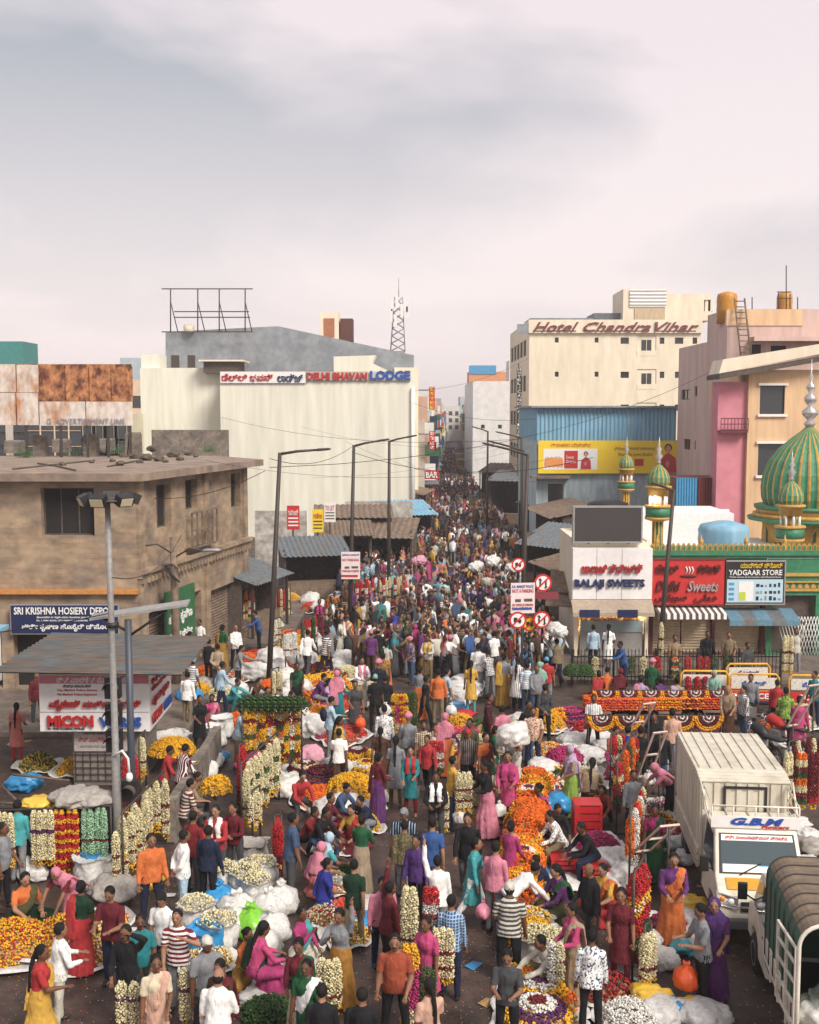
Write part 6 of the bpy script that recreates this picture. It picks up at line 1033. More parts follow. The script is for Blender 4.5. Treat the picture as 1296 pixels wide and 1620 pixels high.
def bundle(px, py, where, m='w', r=.4, fl=.7, z=0.0, at=None):
    p = at if at is not None else G(px, py, z); OCC.append((p.x,p.y,r)); mm = {'w':CLOTHW,'g':TAR,'b':PLAB,'y':mat('yellow_plastic',(.7,.45,.05),.4,.2,4,bump=.4),'p':mat('pink_cloth',(.62,.3,.38),.7,.2,4,bump=.4),'r':PLAR,'t':mat('teal_plastic',(.05,.3,.36),.4,.2,4,bump=.4)}[m]; mn = {'w':'white','g':'grey','b':'blue','y':'yellow','p':'pink','r':'red','t':'teal'}[m]
    me = cached(('bundle',m,fl,random.randrange(2)), lambda: bundle_mesh(mm, .4, fl)); return link('bundle', me, None, (p.x,p.y,p.z+.4*fl*.75*r/.4), random.uniform(0,6), f'{"big " if r > .5 else "small " if r < .36 else ""}{"flattened " if fl < .5 else "plump " if fl > .75 else ""}{mn} cloth bundle {where}', 'bundle', f'bundles {where}', scale=r/.4)
def crate(px, py, lab, m, w_=.5, d=.4, h=.4, z=0.0, rz=0):
    p = G(px, py, z); OCC.append((p.x,p.y,w_*.6)); t_ = thing('crate', lab, 'crate', (p.x,p.y,z), rz); b = MB(); t = .02
    for k in range(4): zz = h*k/4; b.box(-w_/2,w_/2,-d/2,-d/2+t,zz+.01,zz+h/4-.02); b.box(-w_/2,w_/2,d/2-t,d/2,zz+.01,zz+h/4-.02); b.box(-w_/2,-w_/2+t,-d/2+t,d/2-t,zz+.01,zz+h/4-.02); b.box(w_/2-t,w_/2,-d/2+t,d/2-t,zz+.01,zz+h/4-.02)
    b.box(-w_/2+t,w_/2-t,-d/2+t,d/2-t,.005,.03); [b.box(sx_*(w_/2-.02)-.03,sx_*(w_/2-.02)+.03,sy*(d/2-.02)-.03,sy*(d/2-.02)+.03,0,h) for sx_ in (-1,1) for sy in (-1,1)]; b.build('shell', m, t_); MB().box(-w_/2-.01,w_/2+.01,-d/2-.01,d/2+.01,h,h+.025).build('rim', m, t_); return t_
def rack(px0, py0, px1, py1, hgt, kinds, where, L_=1.0, n=8, lab='steel garland rack', r=.062, top=None, z=0.0, flare=0.0):
    a, c_ = G(px0,py0,z), G(px1,py1,z); t_ = thing('garland_rack', f'{lab} {where}', 'rack', (a.x,a.y,z)); d = c_-a
    for q in (Vector((0,0,0)), d): MB().tube([q, q+Vector((0,0,hgt))], .022, 8).build('post', STEEL, t_); MB().box(q.x-.2,q.x+.2,q.y-.03,q.y+.03,.0,.04).build('foot', STEEL, t_)
    MB().tube([Vector((0,0,hgt)), d+Vector((0,0,hgt))], .022, 8).build('rail', STEEL, t_)
    for i in range(n): q = a+d*((i+.5)/n)+Vector((random.uniform(-.07,.07),random.uniform(-.07,.07),hgt-.03-random.uniform(0,.14))); garland(q, kinds[i % len(kinds)], L_*random.choice([1,.85,.7]), where, r, flare); OCC.append((q.x,q.y,.12))
    return t_
def hang(px, py, z, kinds, where, L_=.6, r=.05, n=3, dx=.11):
    p = G(px, py, z)
    for i in range(n): garland(p+Vector(((i-(n-1)/2)*dx, random.uniform(-.04,.04), 0)), kinds[i % len(kinds)], L_, where, r)
def foliage(px, py, lab, r=.35, h=.35, z=0.0, n=900):
    p = G(px, py, z); u = rng.normal(size=(n,3)); u /= np.linalg.norm(u,axis=1,keepdims=True); u[:,2] = np.abs(u[:,2]); f = rng.uniform(.6,1,n)**.5
    me = cached(('fol',r,h,n), lambda: blossoms('leaves', u*np.array([r,r,h])*f[:,None]+np.array([0,0,.03]), .036, np.array([(.035,.085,.015),(.05,.12,.02),(.02,.05,.012)])[rng.integers(0,3,n)], LEAFM)); OCC.append((p.x,p.y,r)); return link('leaf_bunch', me, None, (p.x,p.y,z), random.uniform(0,6), lab, 'leaves', 'bundles of green leaves')
# ------------------------------------------------------------------ vehicles
VW = mat('truck_white', (.70,.65,.55), .42, .14, 2.6, col2=(.50,.42,.31), lo=.52, hi=.74, detail=8); VBOX = mat('truck_box_paint', (.60,.56,.46), .5, .16, 1.8, stretch=(1,1,.3), col2=(.42,.36,.27), lo=.48, hi=.74, detail=8); TYRE = mat('tyre', (.018,.017,.017), .85, .2, 10); CHR = mat('chrome', (.6,.6,.6), .2, metal=.9); WSG = mat('windscreen', (.05,.075,.085), .08, spec=.8)
def bev(o, w_=.03, seg=3):
    m = o.modifiers.new('b', 'BEVEL'); m.width = w_; m.segments = seg; m.limit_method = 'ANGLE'; m.angle_limit = R(30); 
    for p in o.data.polygons: p.use_smooth = True
    try:
        wn = o.modifiers.new('n', 'WEIGHTED_NORMAL')
    except Exception: pass
    return o
def wheel(parent, x, y, r=.33, w_=.2):
    b = MB(); b.M = Matrix.Translation((x,y,r)) @ Matrix.Rotation(R(90),4,'Y'); b.lathe([(r*.62,-w_/2),(r*.92,-w_/2),(r,-w_*.35),(r,w_*.35),(r*.92,w_/2),(r*.62,w_/2)], 26); o = b.build('wheel', TYRE, parent)
    b = MB(); b.M = Matrix.Translation((x,y,r)) @ Matrix.Rotation(R(90),4,'Y'); b.lathe([(.05,-w_*.42),(r*.3,-w_*.4),(r*.55,-w_*.5),(r*.63,-w_*.52),(r*.63,w_*.52),(r*.55,w_*.5),(r*.3,w_*.4),(.05,w_*.42)], 20); b.build('rim', GALV, o); return o
def prof_body(b, prof, xs):
    """side profile (y,z) swept over x with a width factor for high points"""
    b.loft([[(x*(1-.10*max(0,z-1.05)) if abs(x) > .3 else x, y, z) for y, z in prof] for x in xs], smooth=False)
tr = thing('box_truck', 'cream-white box truck with roof carrier parked facing the bottom of the square', 'truck', (6.42,20.6,0), math.pi-R(5.2)); hw = .83
bev(MB().box(-hw,hw,-2.95,-.02,.62,.75).build('chassis', STEEL, tr), .01); b = MB(); b.box(-hw,hw,-2.95,0,.75,2.42); b.build('box_body', VBOX, tr)
b = MB(); b.loft([[(x,-2.95,2.423),(x,-2.95,2.52),(x,-.45,2.52),(x,.03,2.44),(x,.03,2.423)] for x in (-hw-.02,hw+.02)], smooth=False); b.build('roof_cap', VBOX, tr)
for i in range(8): x = -hw+.1+i*.21; MB().box(x,x+.035,-2.9,-.5,2.521,2.545).build('roof_rib', VBOX, tr)
for i in range(3): y = -.36+i*.13; b = MB(); b.M = Matrix.Translation((0,y,2.507-(i*.13+.09)*.167)) @ Matrix.Rotation(R(-9.5),4,'X'); b.box(-hw,hw,0,.04,0,.025); b.build('roof_rib', VBOX, tr)
for i in range(8): x = -hw+.04+i*.212; MB().box(x,x+.1,.001,.03,1.25,2.4).build('front_rib', VBOX, tr)
for s_ in (-1,1):
    for i in range(14): y = -2.9+i*.205; MB().box(min(s_*(hw+.001),s_*(hw+.03)),max(s_*(hw+.001),s_*(hw+.03)),y,y+.1,1.2,2.4).build('side_rib', VBOX, tr)
    for k in range(3): MB().box(min(s_*(hw+.002),s_*(hw+.05)),max(s_*(hw+.002),s_*(hw+.05)),-2.95,.0,.72+k*.14,.82+k*.14).build('side_board', VBOX, tr)
    MB().box(min(s_*(hw+.031),s_*(hw+.05)),max(s_*(hw+.031),s_*(hw+.05)),-2.95,-2.85,.8,2.45).build('corner_post', GALV, tr)
b = MB(); t = .05; x0, x1, z0, z1 = -.36,.36,1.86,2.3
for q in ((x0-t,x1+t,z1,z1+t),(x0-t,x1+t,z0-t,z0),(x0-t,x0,z0,z1),(x1,x1+t,z0,z1)): b.box(q[0],q[1],.031,.05,q[2],q[3])
b.build('hatch_frame', BLK, tr)
pr = [(.06,.42),(.06,1.84),(.22,1.92),(.85,1.90),(1.0,1.84),(1.42,1.16),(1.72,1.02),(1.80,.88),(1.82,.5),(1.74,.42),(1.5,.42),(1.46,.62),(1.28,.74),(1.02,.74),(.84,.62),(.8,.42)]
b = MB(); prof_body(b, pr, (-.80,-.74,.74,.80)); cabb = b.build('cab', VW, tr); bev(cabb, .035)
def onshield(f, x): y0, z0, y1, z1 = 1.0,1.84,1.42,1.16; return (x*(1-.1*max(0,(z0+(z1-z0)*f)-1.05)), y0+(y1-y0)*f, z0+(z1-z0)*f)
NV = Vector((0,.68,.42)).normalized()
def shield(f0, f1, xa, xb, off, m, nm, par): 
    c = [Vector(onshield(f1,xa)),Vector(onshield(f1,xb)),Vector(onshield(f0,xb)),Vector(onshield(f0,xa))]; b = MB(); b.loft([[p+NV*(off-.004) for p in c],[p+NV*off for p in c]], smooth=False); return b.build(nm, m, par)
ws = shield(.05,.95,-.72,.72,.008,BLK,'windscreen_seal',tr); shield(.08,.92,-.69,.69,.014,WSG,'windscreen',tr); shield(.085,.22,-.68,.68,.02,WHT,'sun_strip',ws); shield(.76,.915,-.68,.0,.02,mat('sticker_blue',(.03,.35,.6),.3),'sticker',ws); shield(.74,.915,.0,.66,.02,WHT,'sticker',ws); shield(.78,.91,-.35,.3,.024,WHT,'sticker',ws)
p_ = Vector(onshield(.2,.6))+NV*.026; t_ = text_obj('lettering', 'ಶ್ರೀ ಮಂಜುನಾಥಸ್ವಾಮಿ ಪ್ರಸನ್ನ', 1.1, .075, RR, ws, p_, rx=90-31, rz=180, depth=.005, bold=.01)
for x in (.35,-.15): a = Vector(onshield(.97,x))+NV*.03; e = Vector(onshield(.72,x-.38))+NV*.04; MB().tube([a,e], .012, 6).build('wiper', BLK, tr)
b = MB(); b.loft([[(-.62,1.47,1.145),(.62,1.47,1.145),(.62,1.71,1.033),(-.62,1.71,1.033)],[(-.62,1.475,1.155),(.62,1.475,1.155),(.62,1.715,1.043),(-.62,1.715,1.043)]], smooth=False); b.build('bonnet_panel', mat('bonnet_yellow', (.62,.30,.03), .4, .15, 3), tr)
MB().box(-.4,.4,1.815,1.835,.68,.86).build('grille', BLK, tr); MB().box(-.45,.45,1.83,1.845,.755,.785).build('grille_bar', CHR, tr); bev(MB().box(-.82,.82,1.72,1.9,.38,.56).build('bumper', mat('bumper_grey', (.12,.12,.12), .6), tr), .03); MB().box(-.25,.25,1.901,1.908,.42,.52).build('number_plate', YEL, tr)
for s_ in (-1,1):
    b = MB(); xs_ = sorted((s_*.45,s_*.78)); b.loft([[(xs_[0],1.74,.80),(xs_[1],1.66,.84),(xs_[1],1.62,1.0),(xs_[0],1.76,.94)],[(xs_[0],1.845,.78),(xs_[1],1.80,.82),(xs_[1],1.75,.985),(xs_[0],1.83,.92)]], smooth=False); h_ = b.build('headlight', CHR, tr); b = MB(); b.ell((s_*.58,1.83,.86),(.06,.03,.055)); b.build('lamp_bulb', mat('lens_clear',(.7,.72,.74),.08), h_); b = MB(); b.ell((s_*.72,1.79,.89),(.05,.03,.05)); b.build('indicator', mat('amber',(.7,.25,.02),.2), h_)
    MB().tube([(s_*.42,1.86,.74),(s_*.8,1.8,.78),(s_*.81,1.74,1.03)], .015, 6).build('chrome_trim', CHR, tr)
    x = s_*.795; q = lambda y, z: (x*(1-.10*max(0,z-1.05))+s_*.008, y, z); b = MB(); b.add([q(.22,1.18),q(1.28,1.16),q(.95,1.76),q(.25,1.78)], [(0,1,2,3)]); b.build('side_window', WSG, tr)
    b = MB(); b.box(*sorted((s_*.802,s_*.82)),.3,.42,.98,1.02); b.build('door_handle', BLK, tr); b = MB(); b.box(*sorted((s_*.801,s_*.806)),.16,.172,.55,1.75); b.build('door_seam', BLK, tr)
    b = MB(); b.tube([(s_*.78,1.25,1.2),(s_*.95,1.3,1.28)], .015, 6); b.build('mirror_arm', BLK, tr); bev(MB().box(*sorted((s_*.88,s_*1.04)),1.26,1.32,1.18,1.48).build('mirror', BLK, tr), .02)
    wheel(tr, s_*.70, 1.15); wheel(tr, s_*.70, -2.05)
    b = MB(); b.box(*sorted((s_*.5,s_*.8)),-2.45,-1.65,.02,.62) if False else b.box(*sorted((s_*.55,s_*.6)),-2.4,-1.6,.3,.62); b.build('mud_flap', BLK, tr)
cr_ = thing('roof_carrier', 'white welded luggage carrier with blue lettering on the truck cab', 'carrier', (6.42,20.6,0), math.pi-R(5.2)); zc = 1.93
for z in (zc+.22,zc+.42): MB().tube([(-.78,.1,z),(-.78,.95,z-.06),(.78,.95,z-.06),(.78,.1,z)], .018, 6).build('rail', VW, cr_)
for x in (-.78,-.4,0,.4,.78):
    MB().tube([(x,.95,zc-.04),(x,.95,zc+.36)], .015, 6).build('upright', VW, cr_); MB().tube([(x,.1,zc+.02),(x,.95,zc-.02)], .015, 6).build('floor_bar', VW, cr_)
for s_ in (-1,1): MB().tube([(s_*.78,.95,zc-.02),(s_*.86,.1,zc+.55)], .02, 6).build('side_stay', VW, cr_); MB().tube([(s_*.78,.1,zc-.02),(s_*.78,.1,zc+.42)], .018, 6).build('upright', VW, cr_)
MB().box(-.80,.80,.97,.985,zc-.04,zc+.17).build('name_board', BOARDW, cr_); text_obj('lettering', 'G.B.M', .95, .14, BLUET, cr_, (.45,.99,zc+.02), rz=180, depth=.01, bold=.05, shear=.3); text_obj('lettering', 'Flowers', .5, .07, RR, cr_, (-.1,.992,zc-.035), rz=180, depth=.01, bold=.02, shear=.3)
# pickup with green tarpaulin, seen from behind
gp = thing('tarpaulin_pickup', 'white pickup with a ribbed green and brown tarpaulin cover, rear open', 'truck', (6.17,14.5,0), -R(7.7)); w_ = .82; Lb = 2.35; TT = mat('tarpaulin_top', (.17,.125,.09), .8, .25, 3, bump=.2); TG = mat('tarpaulin_green', (.035,.11,.075), .6, .25, 3, bump=.2)
def hoop(y, k=1.0, z0=.85): 
    pts = []; r_ = .32
    for a in range(0,91,15): pts.append((-(w_-r_)*k-r_*k*math.cos(R(a)), y, 2.48*k-r_+r_*math.sin(R(a))))
    pts = [(-w_*k,y,z0),(-w_*k,y,1.5)]+pts; return pts+[(-p[0],p[1],p[2]) for p in reversed(pts)]
rings = []
for i in range(8):
    y = Lb*i/7; rings.append(hoop(y,1.0)); 
    if i < 7: rings.append(hoop(y+.06,.985)); rings.append(hoop(y+Lb/7-.06,.985))
b = MB(); n = len(rings[0])
for i in range(len(rings)-1):
    for j in range(n-1):
        top = (rings[i][j][2]+rings[i][j+1][2])/2 > 2.28; b.add([rings[i][j],rings[i][j+1],rings[i+1][j+1],rings[i+1][j]], [(0,1,2,3)], 0 if top else 1, None, True)
b.add(rings[-1], [tuple(range(n))], 1); b.build('tarpaulin', [TT, TG], gp)
for i in range(8): MB().tube([Vector(p)*1.0 for p in hoop(Lb*i/7,1.006)], .012, 5).build('hoop', mat('rope_dark',(.05,.04,.035),.8), gp)
MB().tube([Vector((p[0],p[1]-.02,p[2])) for p in hoop(0,1.0,.5)], .03, 8).build('rear_arch', VW, gp)
b = MB(); b.box(-w_,w_,0,Lb,.72,.78); b.build('bed_floor', STEEL, gp)
for s_ in (-1,1): bev(MB().box(*sorted((s_*w_,s_*(w_-.04))),.0,Lb,.782,1.15).build('bed_side', VW, gp), .01); [MB().box(*sorted((s_*(w_+.001),s_*(w_+.03))),Lb*k/4,Lb*k/4+.06,.70,1.15).build('bed_stake', VW, gp) for k in range(5)]; MB().box(*sorted((s_*(w_+.031),s_*(w_+.04))),0,Lb,.86,.91).build('bed_trim', VW, gp)
gt = Matrix.Translation((-w_-.03,-.02,0)) @ Matrix.Rotation(R(96),4,'Z')                       # cage door swung back along the side
b = MB(); b.M = gt
for x in (0,.42,.82): b.box(x,x+.035,-.02,.02,1.0,2.15)
b.build('cage_door', VW, gp); b = MB(); b.M = gt; [b.box(.036,.82,-.015,.015,z,z+.035) for z in (1.0,1.3,1.6,1.88,2.11)]; b.build('cage_rail', VW, gp)
bev(MB().box(-w_+.02,w_-.02,-.03,-.0,.45,.76).build('tail_beam', VW, gp), .01); 
prc = [(0,.4),(0,1.75),(.15,1.88),(.75,1.86),(.92,1.8),(1.3,1.15),(1.62,1.0),(1.7,.8),(1.7,.42),(1.4,.42),(1.36,.62),(1.18,.74),(.92,.74),(.74,.62),(.7,.4)]
b = MB(); prof_body(b, prc, (-.79,-.73,.73,.79)); cb = b.build('cab', VW, gp); cb.location.y = Lb+.06; bev(cb, .035)
for s_ in (-1,1):
    x = s_*.785; b = MB(); q = lambda y, z: (x*(1-.10*max(0,z-1.05))+s_*.008, y+Lb+.06, z); b.add([q(.12,1.16),q(1.18,1.14),q(.86,1.72),q(.15,1.74)], [(0,1,2,3)]); b.build('side_window', WSG, gp); b = MB(); b.box(*sorted((s_*.792,s_*.81)),Lb+.25,Lb+.36,.95,.99); b.build('door_handle', BLK, gp); bev(MB().box(*sorted((s_*.9,s_*1.06)),Lb+1.22,Lb+1.28,1.2,1.5).build('mirror', BLK, gp), .02); MB().tube([(s_*.76,Lb+1.2,1.2),(s_*.94,Lb+1.25,1.3)], .014, 6).build('mirror_arm', BLK, gp)
    wheel(gp, s_*.70, Lb+1.11); wheel(gp, s_*.70, .55); MB().box(*sorted((s_*.45,s_*.7)),-.035,-.031,.5,.62).build('tail_light', RR, gp)
for x, y, z in ((-.3,.5,.78),(.25,.7,.78),(0,.4,1.15),(.4,.35,1.0)): link('bundle', cached(('bundle','w',.7,0), lambda: bundle_mesh(CLOTHW,.4,.7)), None, tuple(gp.matrix_basis @ Vector((x,y,z+.25))), label='white sack loaded inside the green tarpaulin pickup', cat='bundle', group='sacks inside the pickup')
# motorcycles
def motorbike(lab, px, py, rz, tank):
    p = G(px,py); t_ = thing('motorcycle', lab, 'motorcycle', (p.x,p.y,0), R(rz)); OCC.append((p.x,p.y,.8))
    for y in (-.62,.62):
        b = MB(); b.M = Matrix.Translation((0,y,.3)) @ Matrix.Rotation(R(90),4,'Y'); rr = [[( (.26+.045*math.cos(u))*math.cos(v),(.26+.045*math.cos(u))*math.sin(v),.05*math.sin(u)) for u in [2*math.pi*i/8 for i in range(8)]] for v in [2*math.pi*i/24 for i in range(25)]]; b.loft(rr, cap=False); o = b.build('wheel', TYRE, t_); b = MB(); b.M = Matrix.Translation((0,y,.3)) @ Matrix.Rotation(R(90),4,'Y'); b.lathe([(.03,-.05),(.06,-.02),(.06,.02),(.03,.05)], 12); [b.tube([(.05*math.cos(k*1.05),.05*math.sin(k*1.05),0),(.23*math.cos(k*1.05),.23*math.sin(k*1.05),0)], .012, 5) for k in range(6)]; b.build('hub', GALV, o)
    MB().tube([(0,-.2,.72),(0,.0,.84),(0,.28,.9),(0,.42,.82)], [.09,.15,.16,.07], 12).build('fuel_tank', tank, t_); MB().tube([(0,-.85,.82),(0,-.6,.8),(0,-.2,.76),(0,-.05,.8)], [(.08,.05),(.13,.06),(.13,.06),(.1,.05)], 12).build('seat', BLK, t_); bev(MB().box(-.13,.13,-.12,.28,.3,.66).build('engine', GALV, t_), .04)
    b = MB(); b.tube([(-.07,.62,.3),(-.07,.42,.95)], .022, 6); b.tube([(.07,.62,.3),(.07,.42,.95)], .022, 6); b.build('fork', CHR, t_); MB().tube([(-.36,.25,1.05),(-.2,.38,1.0),(.2,.38,1.0),(.36,.25,1.05)], .017, 6).build('handlebar', BLK, t_); MB().ell((0,.52,.9),(.1,.09,.1)).build('headlight', CHR, t_); b = MB(); b.tube([(0,.4,.85),(0,.1,.5),(0,-.4,.45),(0,-.62,.3)], .025, 6); b.tube([(.14,.1,.35),(.16,-.3,.3),(.17,-.75,.35)], [.02,.03,.04], 8); b.build('frame', STEEL, t_)
    for s_ in (-1,1): MB().ell((s_*.34,.34,1.2),(.06,.015,.05)).build('mirror', BLK, t_)
motorbike('black motorcycle parked beyond the box truck roof', 1205,1205,20,BLK); motorbike('motorcycle parked by the yellow barricades', 1190,1150,70,mat('bike_blue',(.02,.05,.2),.3)); motorbike('dark red motorcycle half hidden beside the black one', 1232,1190,35,REDS)

lp = D(733,752,165); lt = thing('goods_lorry', 'small brown lorry stuck in the crowd far down the street', 'truck', (lp.x,165,0), R(2))
bev(MB().box(-1.1,1.1,0,4.5,.9,3.1).build('load_body', SHEETBR, lt), .05); bev(MB().box(-1.05,1.05,-1.6,-.05,.6,2.4).build('cab', mat('lorry_yellow',(.5,.28,.04),.5,.2,2), lt), .08); MB().box(-.9,.9,-1.62,-1.605,1.5,2.2).build('windscreen', WSG, lt); MB().box(-1.0,1.0,-1.66,-1.61,.65,.9).build('bumper', STEEL, lt)
for s_ in (-1,1): wheel(lt, s_*.95, -1.0, .45, .25); wheel(lt, s_*.95, 3.3, .45, .25)
lb = D(1035,790,43.0); MB().ell((0,0,0),(.12,.12,.14)).build('lamp_bulb', mat('lit_bulb',(1,.9,.7),emit=12), None, loc=tuple(lb), label='lit white bulb on the minaret balcony', cat='lamp')
# ------------------------------------------------------------------ left foreground
W1 = 'on the rack below the kiosk'; W2 = 'on the slanting rack by the divider wall'; W3 = 'on the tall frame with green tops'; W4 = 'on the rack of cream columns'
b = MB(); p = G(0,1400); q = G(178,1395); b.box(p.x-1,q.x,p.y+.25,p.y+.3,0,1.5); b.build('black_backdrop', BLK, None, label='black cloth backdrop behind the garlands below the kiosk', cat='backdrop')
rack(-30,1402,178,1392,1.55,['cream'],'below the kiosk',.0001,0,'long low steel rail')
pA, pB = G(-30,1402), G(178,1392)
for x, kd, n, L_ in ((8,'cream',3,1.0),(62,'navyband',2,1.0),(80,'navyband',2,1.0),(97,'redyellow',2,1.2),(118,'redyellow',2,1.2),(142,'mint',2,1.0),(163,'mint',2,1.0)):
    f = (x+30)/208
    for k in range(n): garland(pA.lerp(pB,f)+Vector(((k-.5)*.125,-.04*k-.03,1.53)), kd, L_, W1, .06)
bundle(112,1395,'rolled on top of the low garland rail','g',.5,.4,at=Vector((pA.lerp(pB,.69).x,pA.y+.55,1.5))); bundle(60,1395,'folded over the low garland rail','y',.35,.3,at=Vector((pA.lerp(pB,.4).x,pA.y+.6,1.45))); bundle(0,0,'lying on the low garland rail','g',.4,.4,at=Vector((pA.lerp(pB,.86).x,pA.y+.5,1.5)))
for x0, y0, x1, y1 in ((0,1270,95,1275),(20,1225,110,1235),(0,1240,60,1300)): a, c_ = G(x0,y0,1.0), G(x1,y1,1.0); MB().tube([a,c_], .03, 6).build('loose_pole', SHEETBR, None, label='bare wooden pole of the dismantled stall beside the kiosk', cat='pole', group='loose poles beside the kiosk')
rack(196,1415,262,1335,1.65,['cream','creamred','cream'],'by the divider wall',1.2,8,'slanting steel rack',.075); 
for k in range(5): q = G(200,1418).lerp(G(245,1362),k/4); garland(q+Vector((-.15,-.12,1.35)), 'creamred', 1.0, W2, .07)
rack(222,1275,232,1262,1.7,['cream'],'against the kiosk corner',1.2,3); hang(206,1195,1.7,['red','cream'],'against the kiosk corner',1.2,.06,3)
rack(385,1245,478,1232,2.1,['yellowred','redwhite','yellowred','mixed','yellowred'],'under bushy green tops',1.7,14,'tall garland frame',.085)
for k in range(9): p = G(392+k*10.5,1242); link('leaf_bunch', cached(('fol',.22,.18,300), lambda: blossoms('leaves', rng.normal(0,1,(300,3))*np.array([.1,.1,.07]), .035, np.array([(.035,.085,.015),(.05,.12,.02),(.02,.05,.012)])[rng.integers(0,3,300)], LEAFM)), None, (p.x,p.y,2.12), label='bushy green leaf top on the tall garland frame', cat='leaves', group='leaf tops of the tall garland frame')
rack(383,1330,442,1268,1.75,['cream','creamgreen','cream','creamgreen'],'of cream columns',1.4,9,'slanting steel rack',.075); rack(380,1290,388,1285,1.7,['red'],'beside the cream columns',1.5,3,'short steel rack',.08); rack(400,1335,412,1325,1.2,['creamred'],'low beside the cream columns',.8,4)
rack(436,1392,446,1390,1.35,['red'],'standing alone by the sacks',1.2,3,'single steel stand',.075)
heap(20,1500,'mound','yellow yellow yellow red','in the big basket at the roadside',.78,.42); heap(103,1492,'mound','yellow lemon yellow red','beside the pink-saree vendor',.7,.42); heap(158,1505,'mound','cream red cream yellow','nearest the cream rack',.72,.42); heap(170,1462,'mound','yellow cream orange','behind the cream and red basket',.4,.25)
sack(150,1400,'below the low garland rail',None,'w',.36,.62); bundle(178,1420,'slumped by the rack foot','g',.5,.5); bundle(55,1390,'under the low garland rail','w',.3); bundle(45,1385,'beside the low garland rail','w',.34,.9); sack(148,1392,'behind the white sack by the rail',None,'b',.26,.66)
WS_ = 'in the cluster beside the dark-shirted buyers'
for x, y, f, m, cl in ((347,1440,None,'b',1),(390,1418,'cream','w',0),(405,1432,'cream','w',0),(352,1412,'cream','w',0),(398,1478,None,'l',1),(312,1472,'cream','w',0),(345,1500,'cream','w',0),(375,1455,None,'w',1),(425,1452,None,'w',1),(430,1485,None,'w',1),(365,1478,None,'w',1),(418,1510,None,'w',1),(325,1515,None,'b',0),(445,1440,None,'w',1),(410,1405,'cream','w',0)): sack(x, y, WS_, f, m, random.choice([.3,.34]), .55, closed=bool(cl))
heap(328,1525,'mound','cream yellow white','among the white sacks',.45,.28); heap(415,1545,'mound','cream white','before the seated pink jacket',.4,.22); foliage(425,1605,'heap of green leaves on a white sheet at the roadside',.45,.25); bundle(430,1580,'spread beside the green leaves','w',.5,.3); bundle(300,1500,'between sacks and basket','w',.4,.4); sack(398,1372,'beside the arms-crossed buyer',None,'g',.34,.55); bundle(240,1402,'at the foot of the cream rack','y',.3)
hang(213,1552,1.15,['navyband'],'held in hand by the raised-arm seller',.6,.075,3,.19); hang(302,1530,1.2,['navyband'],'held beside the grey-capped man',.7,.075,2,.19)
for x, y, k, c_, r, h in ((545,1452,'skein','coral','x',0),(520,1455,'mound','cream red cream','x',0),(550,1485,'mound','cream yellow','x',0),(530,1405,'mound','white cream','x',0)): heap(x, y, k, c_, 'before the blue-saree vendor', .42, .26)
bundle(572,1440,'flattened beside the coral heap','w',.4,.3); bundle(575,1460,'flattened beside the coral heap','b',.35,.3); foliage(552,1395,'dark green leaf bunch behind the blue-saree vendor',.35,.3)
for x, y, k, c_ in ((70,1330,'mound','cream yellow'),(110,1330,'mound','red'),(60,1215,'mound','green lemon'),(120,1222,'mound','yellow'),(330,1070,'skein','orange'),(350,1105,'mound','cream'),(312,1100,'skein','yellow'),(395,1145,'mound','cream yellow'),(375,1150,'skein','orange')): heap(x, y, k, c_, 'on the left pavement', .5, .35)
for x, y in ((20,1330),(150,1320),(40,1250),(350,1150),(300,1110),(325,1090),(390,1170)): bundle(x, y, 'on the left pavement', random.choice('wwgb'), .42, .6)
stall('side stall with sheet roof against the old corner building', 322, 1020, 2.6, 1.2, 2.7, SHEETBR, 76, .4); stall('small stall with blue sheet roof behind the police kiosk', 60, 1085, 3.0, 1.5, 2.6, SHEETB, 0, .4)
# ------------------------------------------------------------------ central heaps
WC = 'in the middle of the square'
for x, y, k, c_, r, h in ((556,1268,'skein','yellow',.72,.62),(580,1222,'roundel','maroon yellow white yellow',.5,.32),(565,1200,'roundel','white maroon yellow',.45,.3),(510,1238,'coil','purple maroon',.55,.34),(484,1222,'roundel','white maroon cream maroon',.5,.3),(505,1268,'skein','orange',.6,.3),(545,1322,'mound','coral red',.42,.28),(572,1312,'skein','yellow lemon',.42,.3),(555,1308,'skein','magenta',.4,.26),(530,1345,'mound','white cream',.45,.26),(542,1335,'mound','cream white',.4,.2)): heap(x, y, k, c_, WC, r, h)
bundle(540,1290,'behind the seated phone users','w',.5,.6); bundle(520,1295,'behind the seated phone users','w',.5,.5); bundle(585,1290,'beside the yellow string heap','w',.4,.5); bundle(455,1255,'under the cream columns','w',.5,.6); bundle(490,1205,'under the cream columns','p',.4,.6); bundle(535,1220,'beside the purple coil','w',.45,.5)
WN = 'in the row behind the backpack man'
for x, y, k, c_, r, h in ((540,1175,'mound','coral','.5',0),(520,1165,'mound','magenta red','.4',0),(555,1165,'mound','coral red','.4',0),(505,1135,'skein','orange yellow','.4',0),(530,1125,'skein','coral','.4',0),(552,1118,'skein','red','.4',0),(500,1110,'stack','yellow orange','.4',0),(560,1100,'skein','yellow','.4',0),(535,1090,'skein','yellow orange','.4',0),(470,1120,'skein','orange','.4',0),(590,1095,'mound','white cream','.3',0),(485,1140,'roundel','yellow orange yellow','.4',0)): heap(x, y, k, c_, WN, .5, .3)
WF = 'among the white bundles at the left kerb'
for x, y in ((440,1068),(455,1082),(470,1095),(448,1110),(480,1062),(462,1050),(432,1052),(515,1045),(525,1028),(545,1010),(430,1128),(415,1115),(470,1145),(495,1165),(440,1160),(540,1060),(575,1035),(400,1075),(375,1100)): bundle(x, y, WF, 'w', random.uniform(.38,.62), random.choice([.6,.8]))
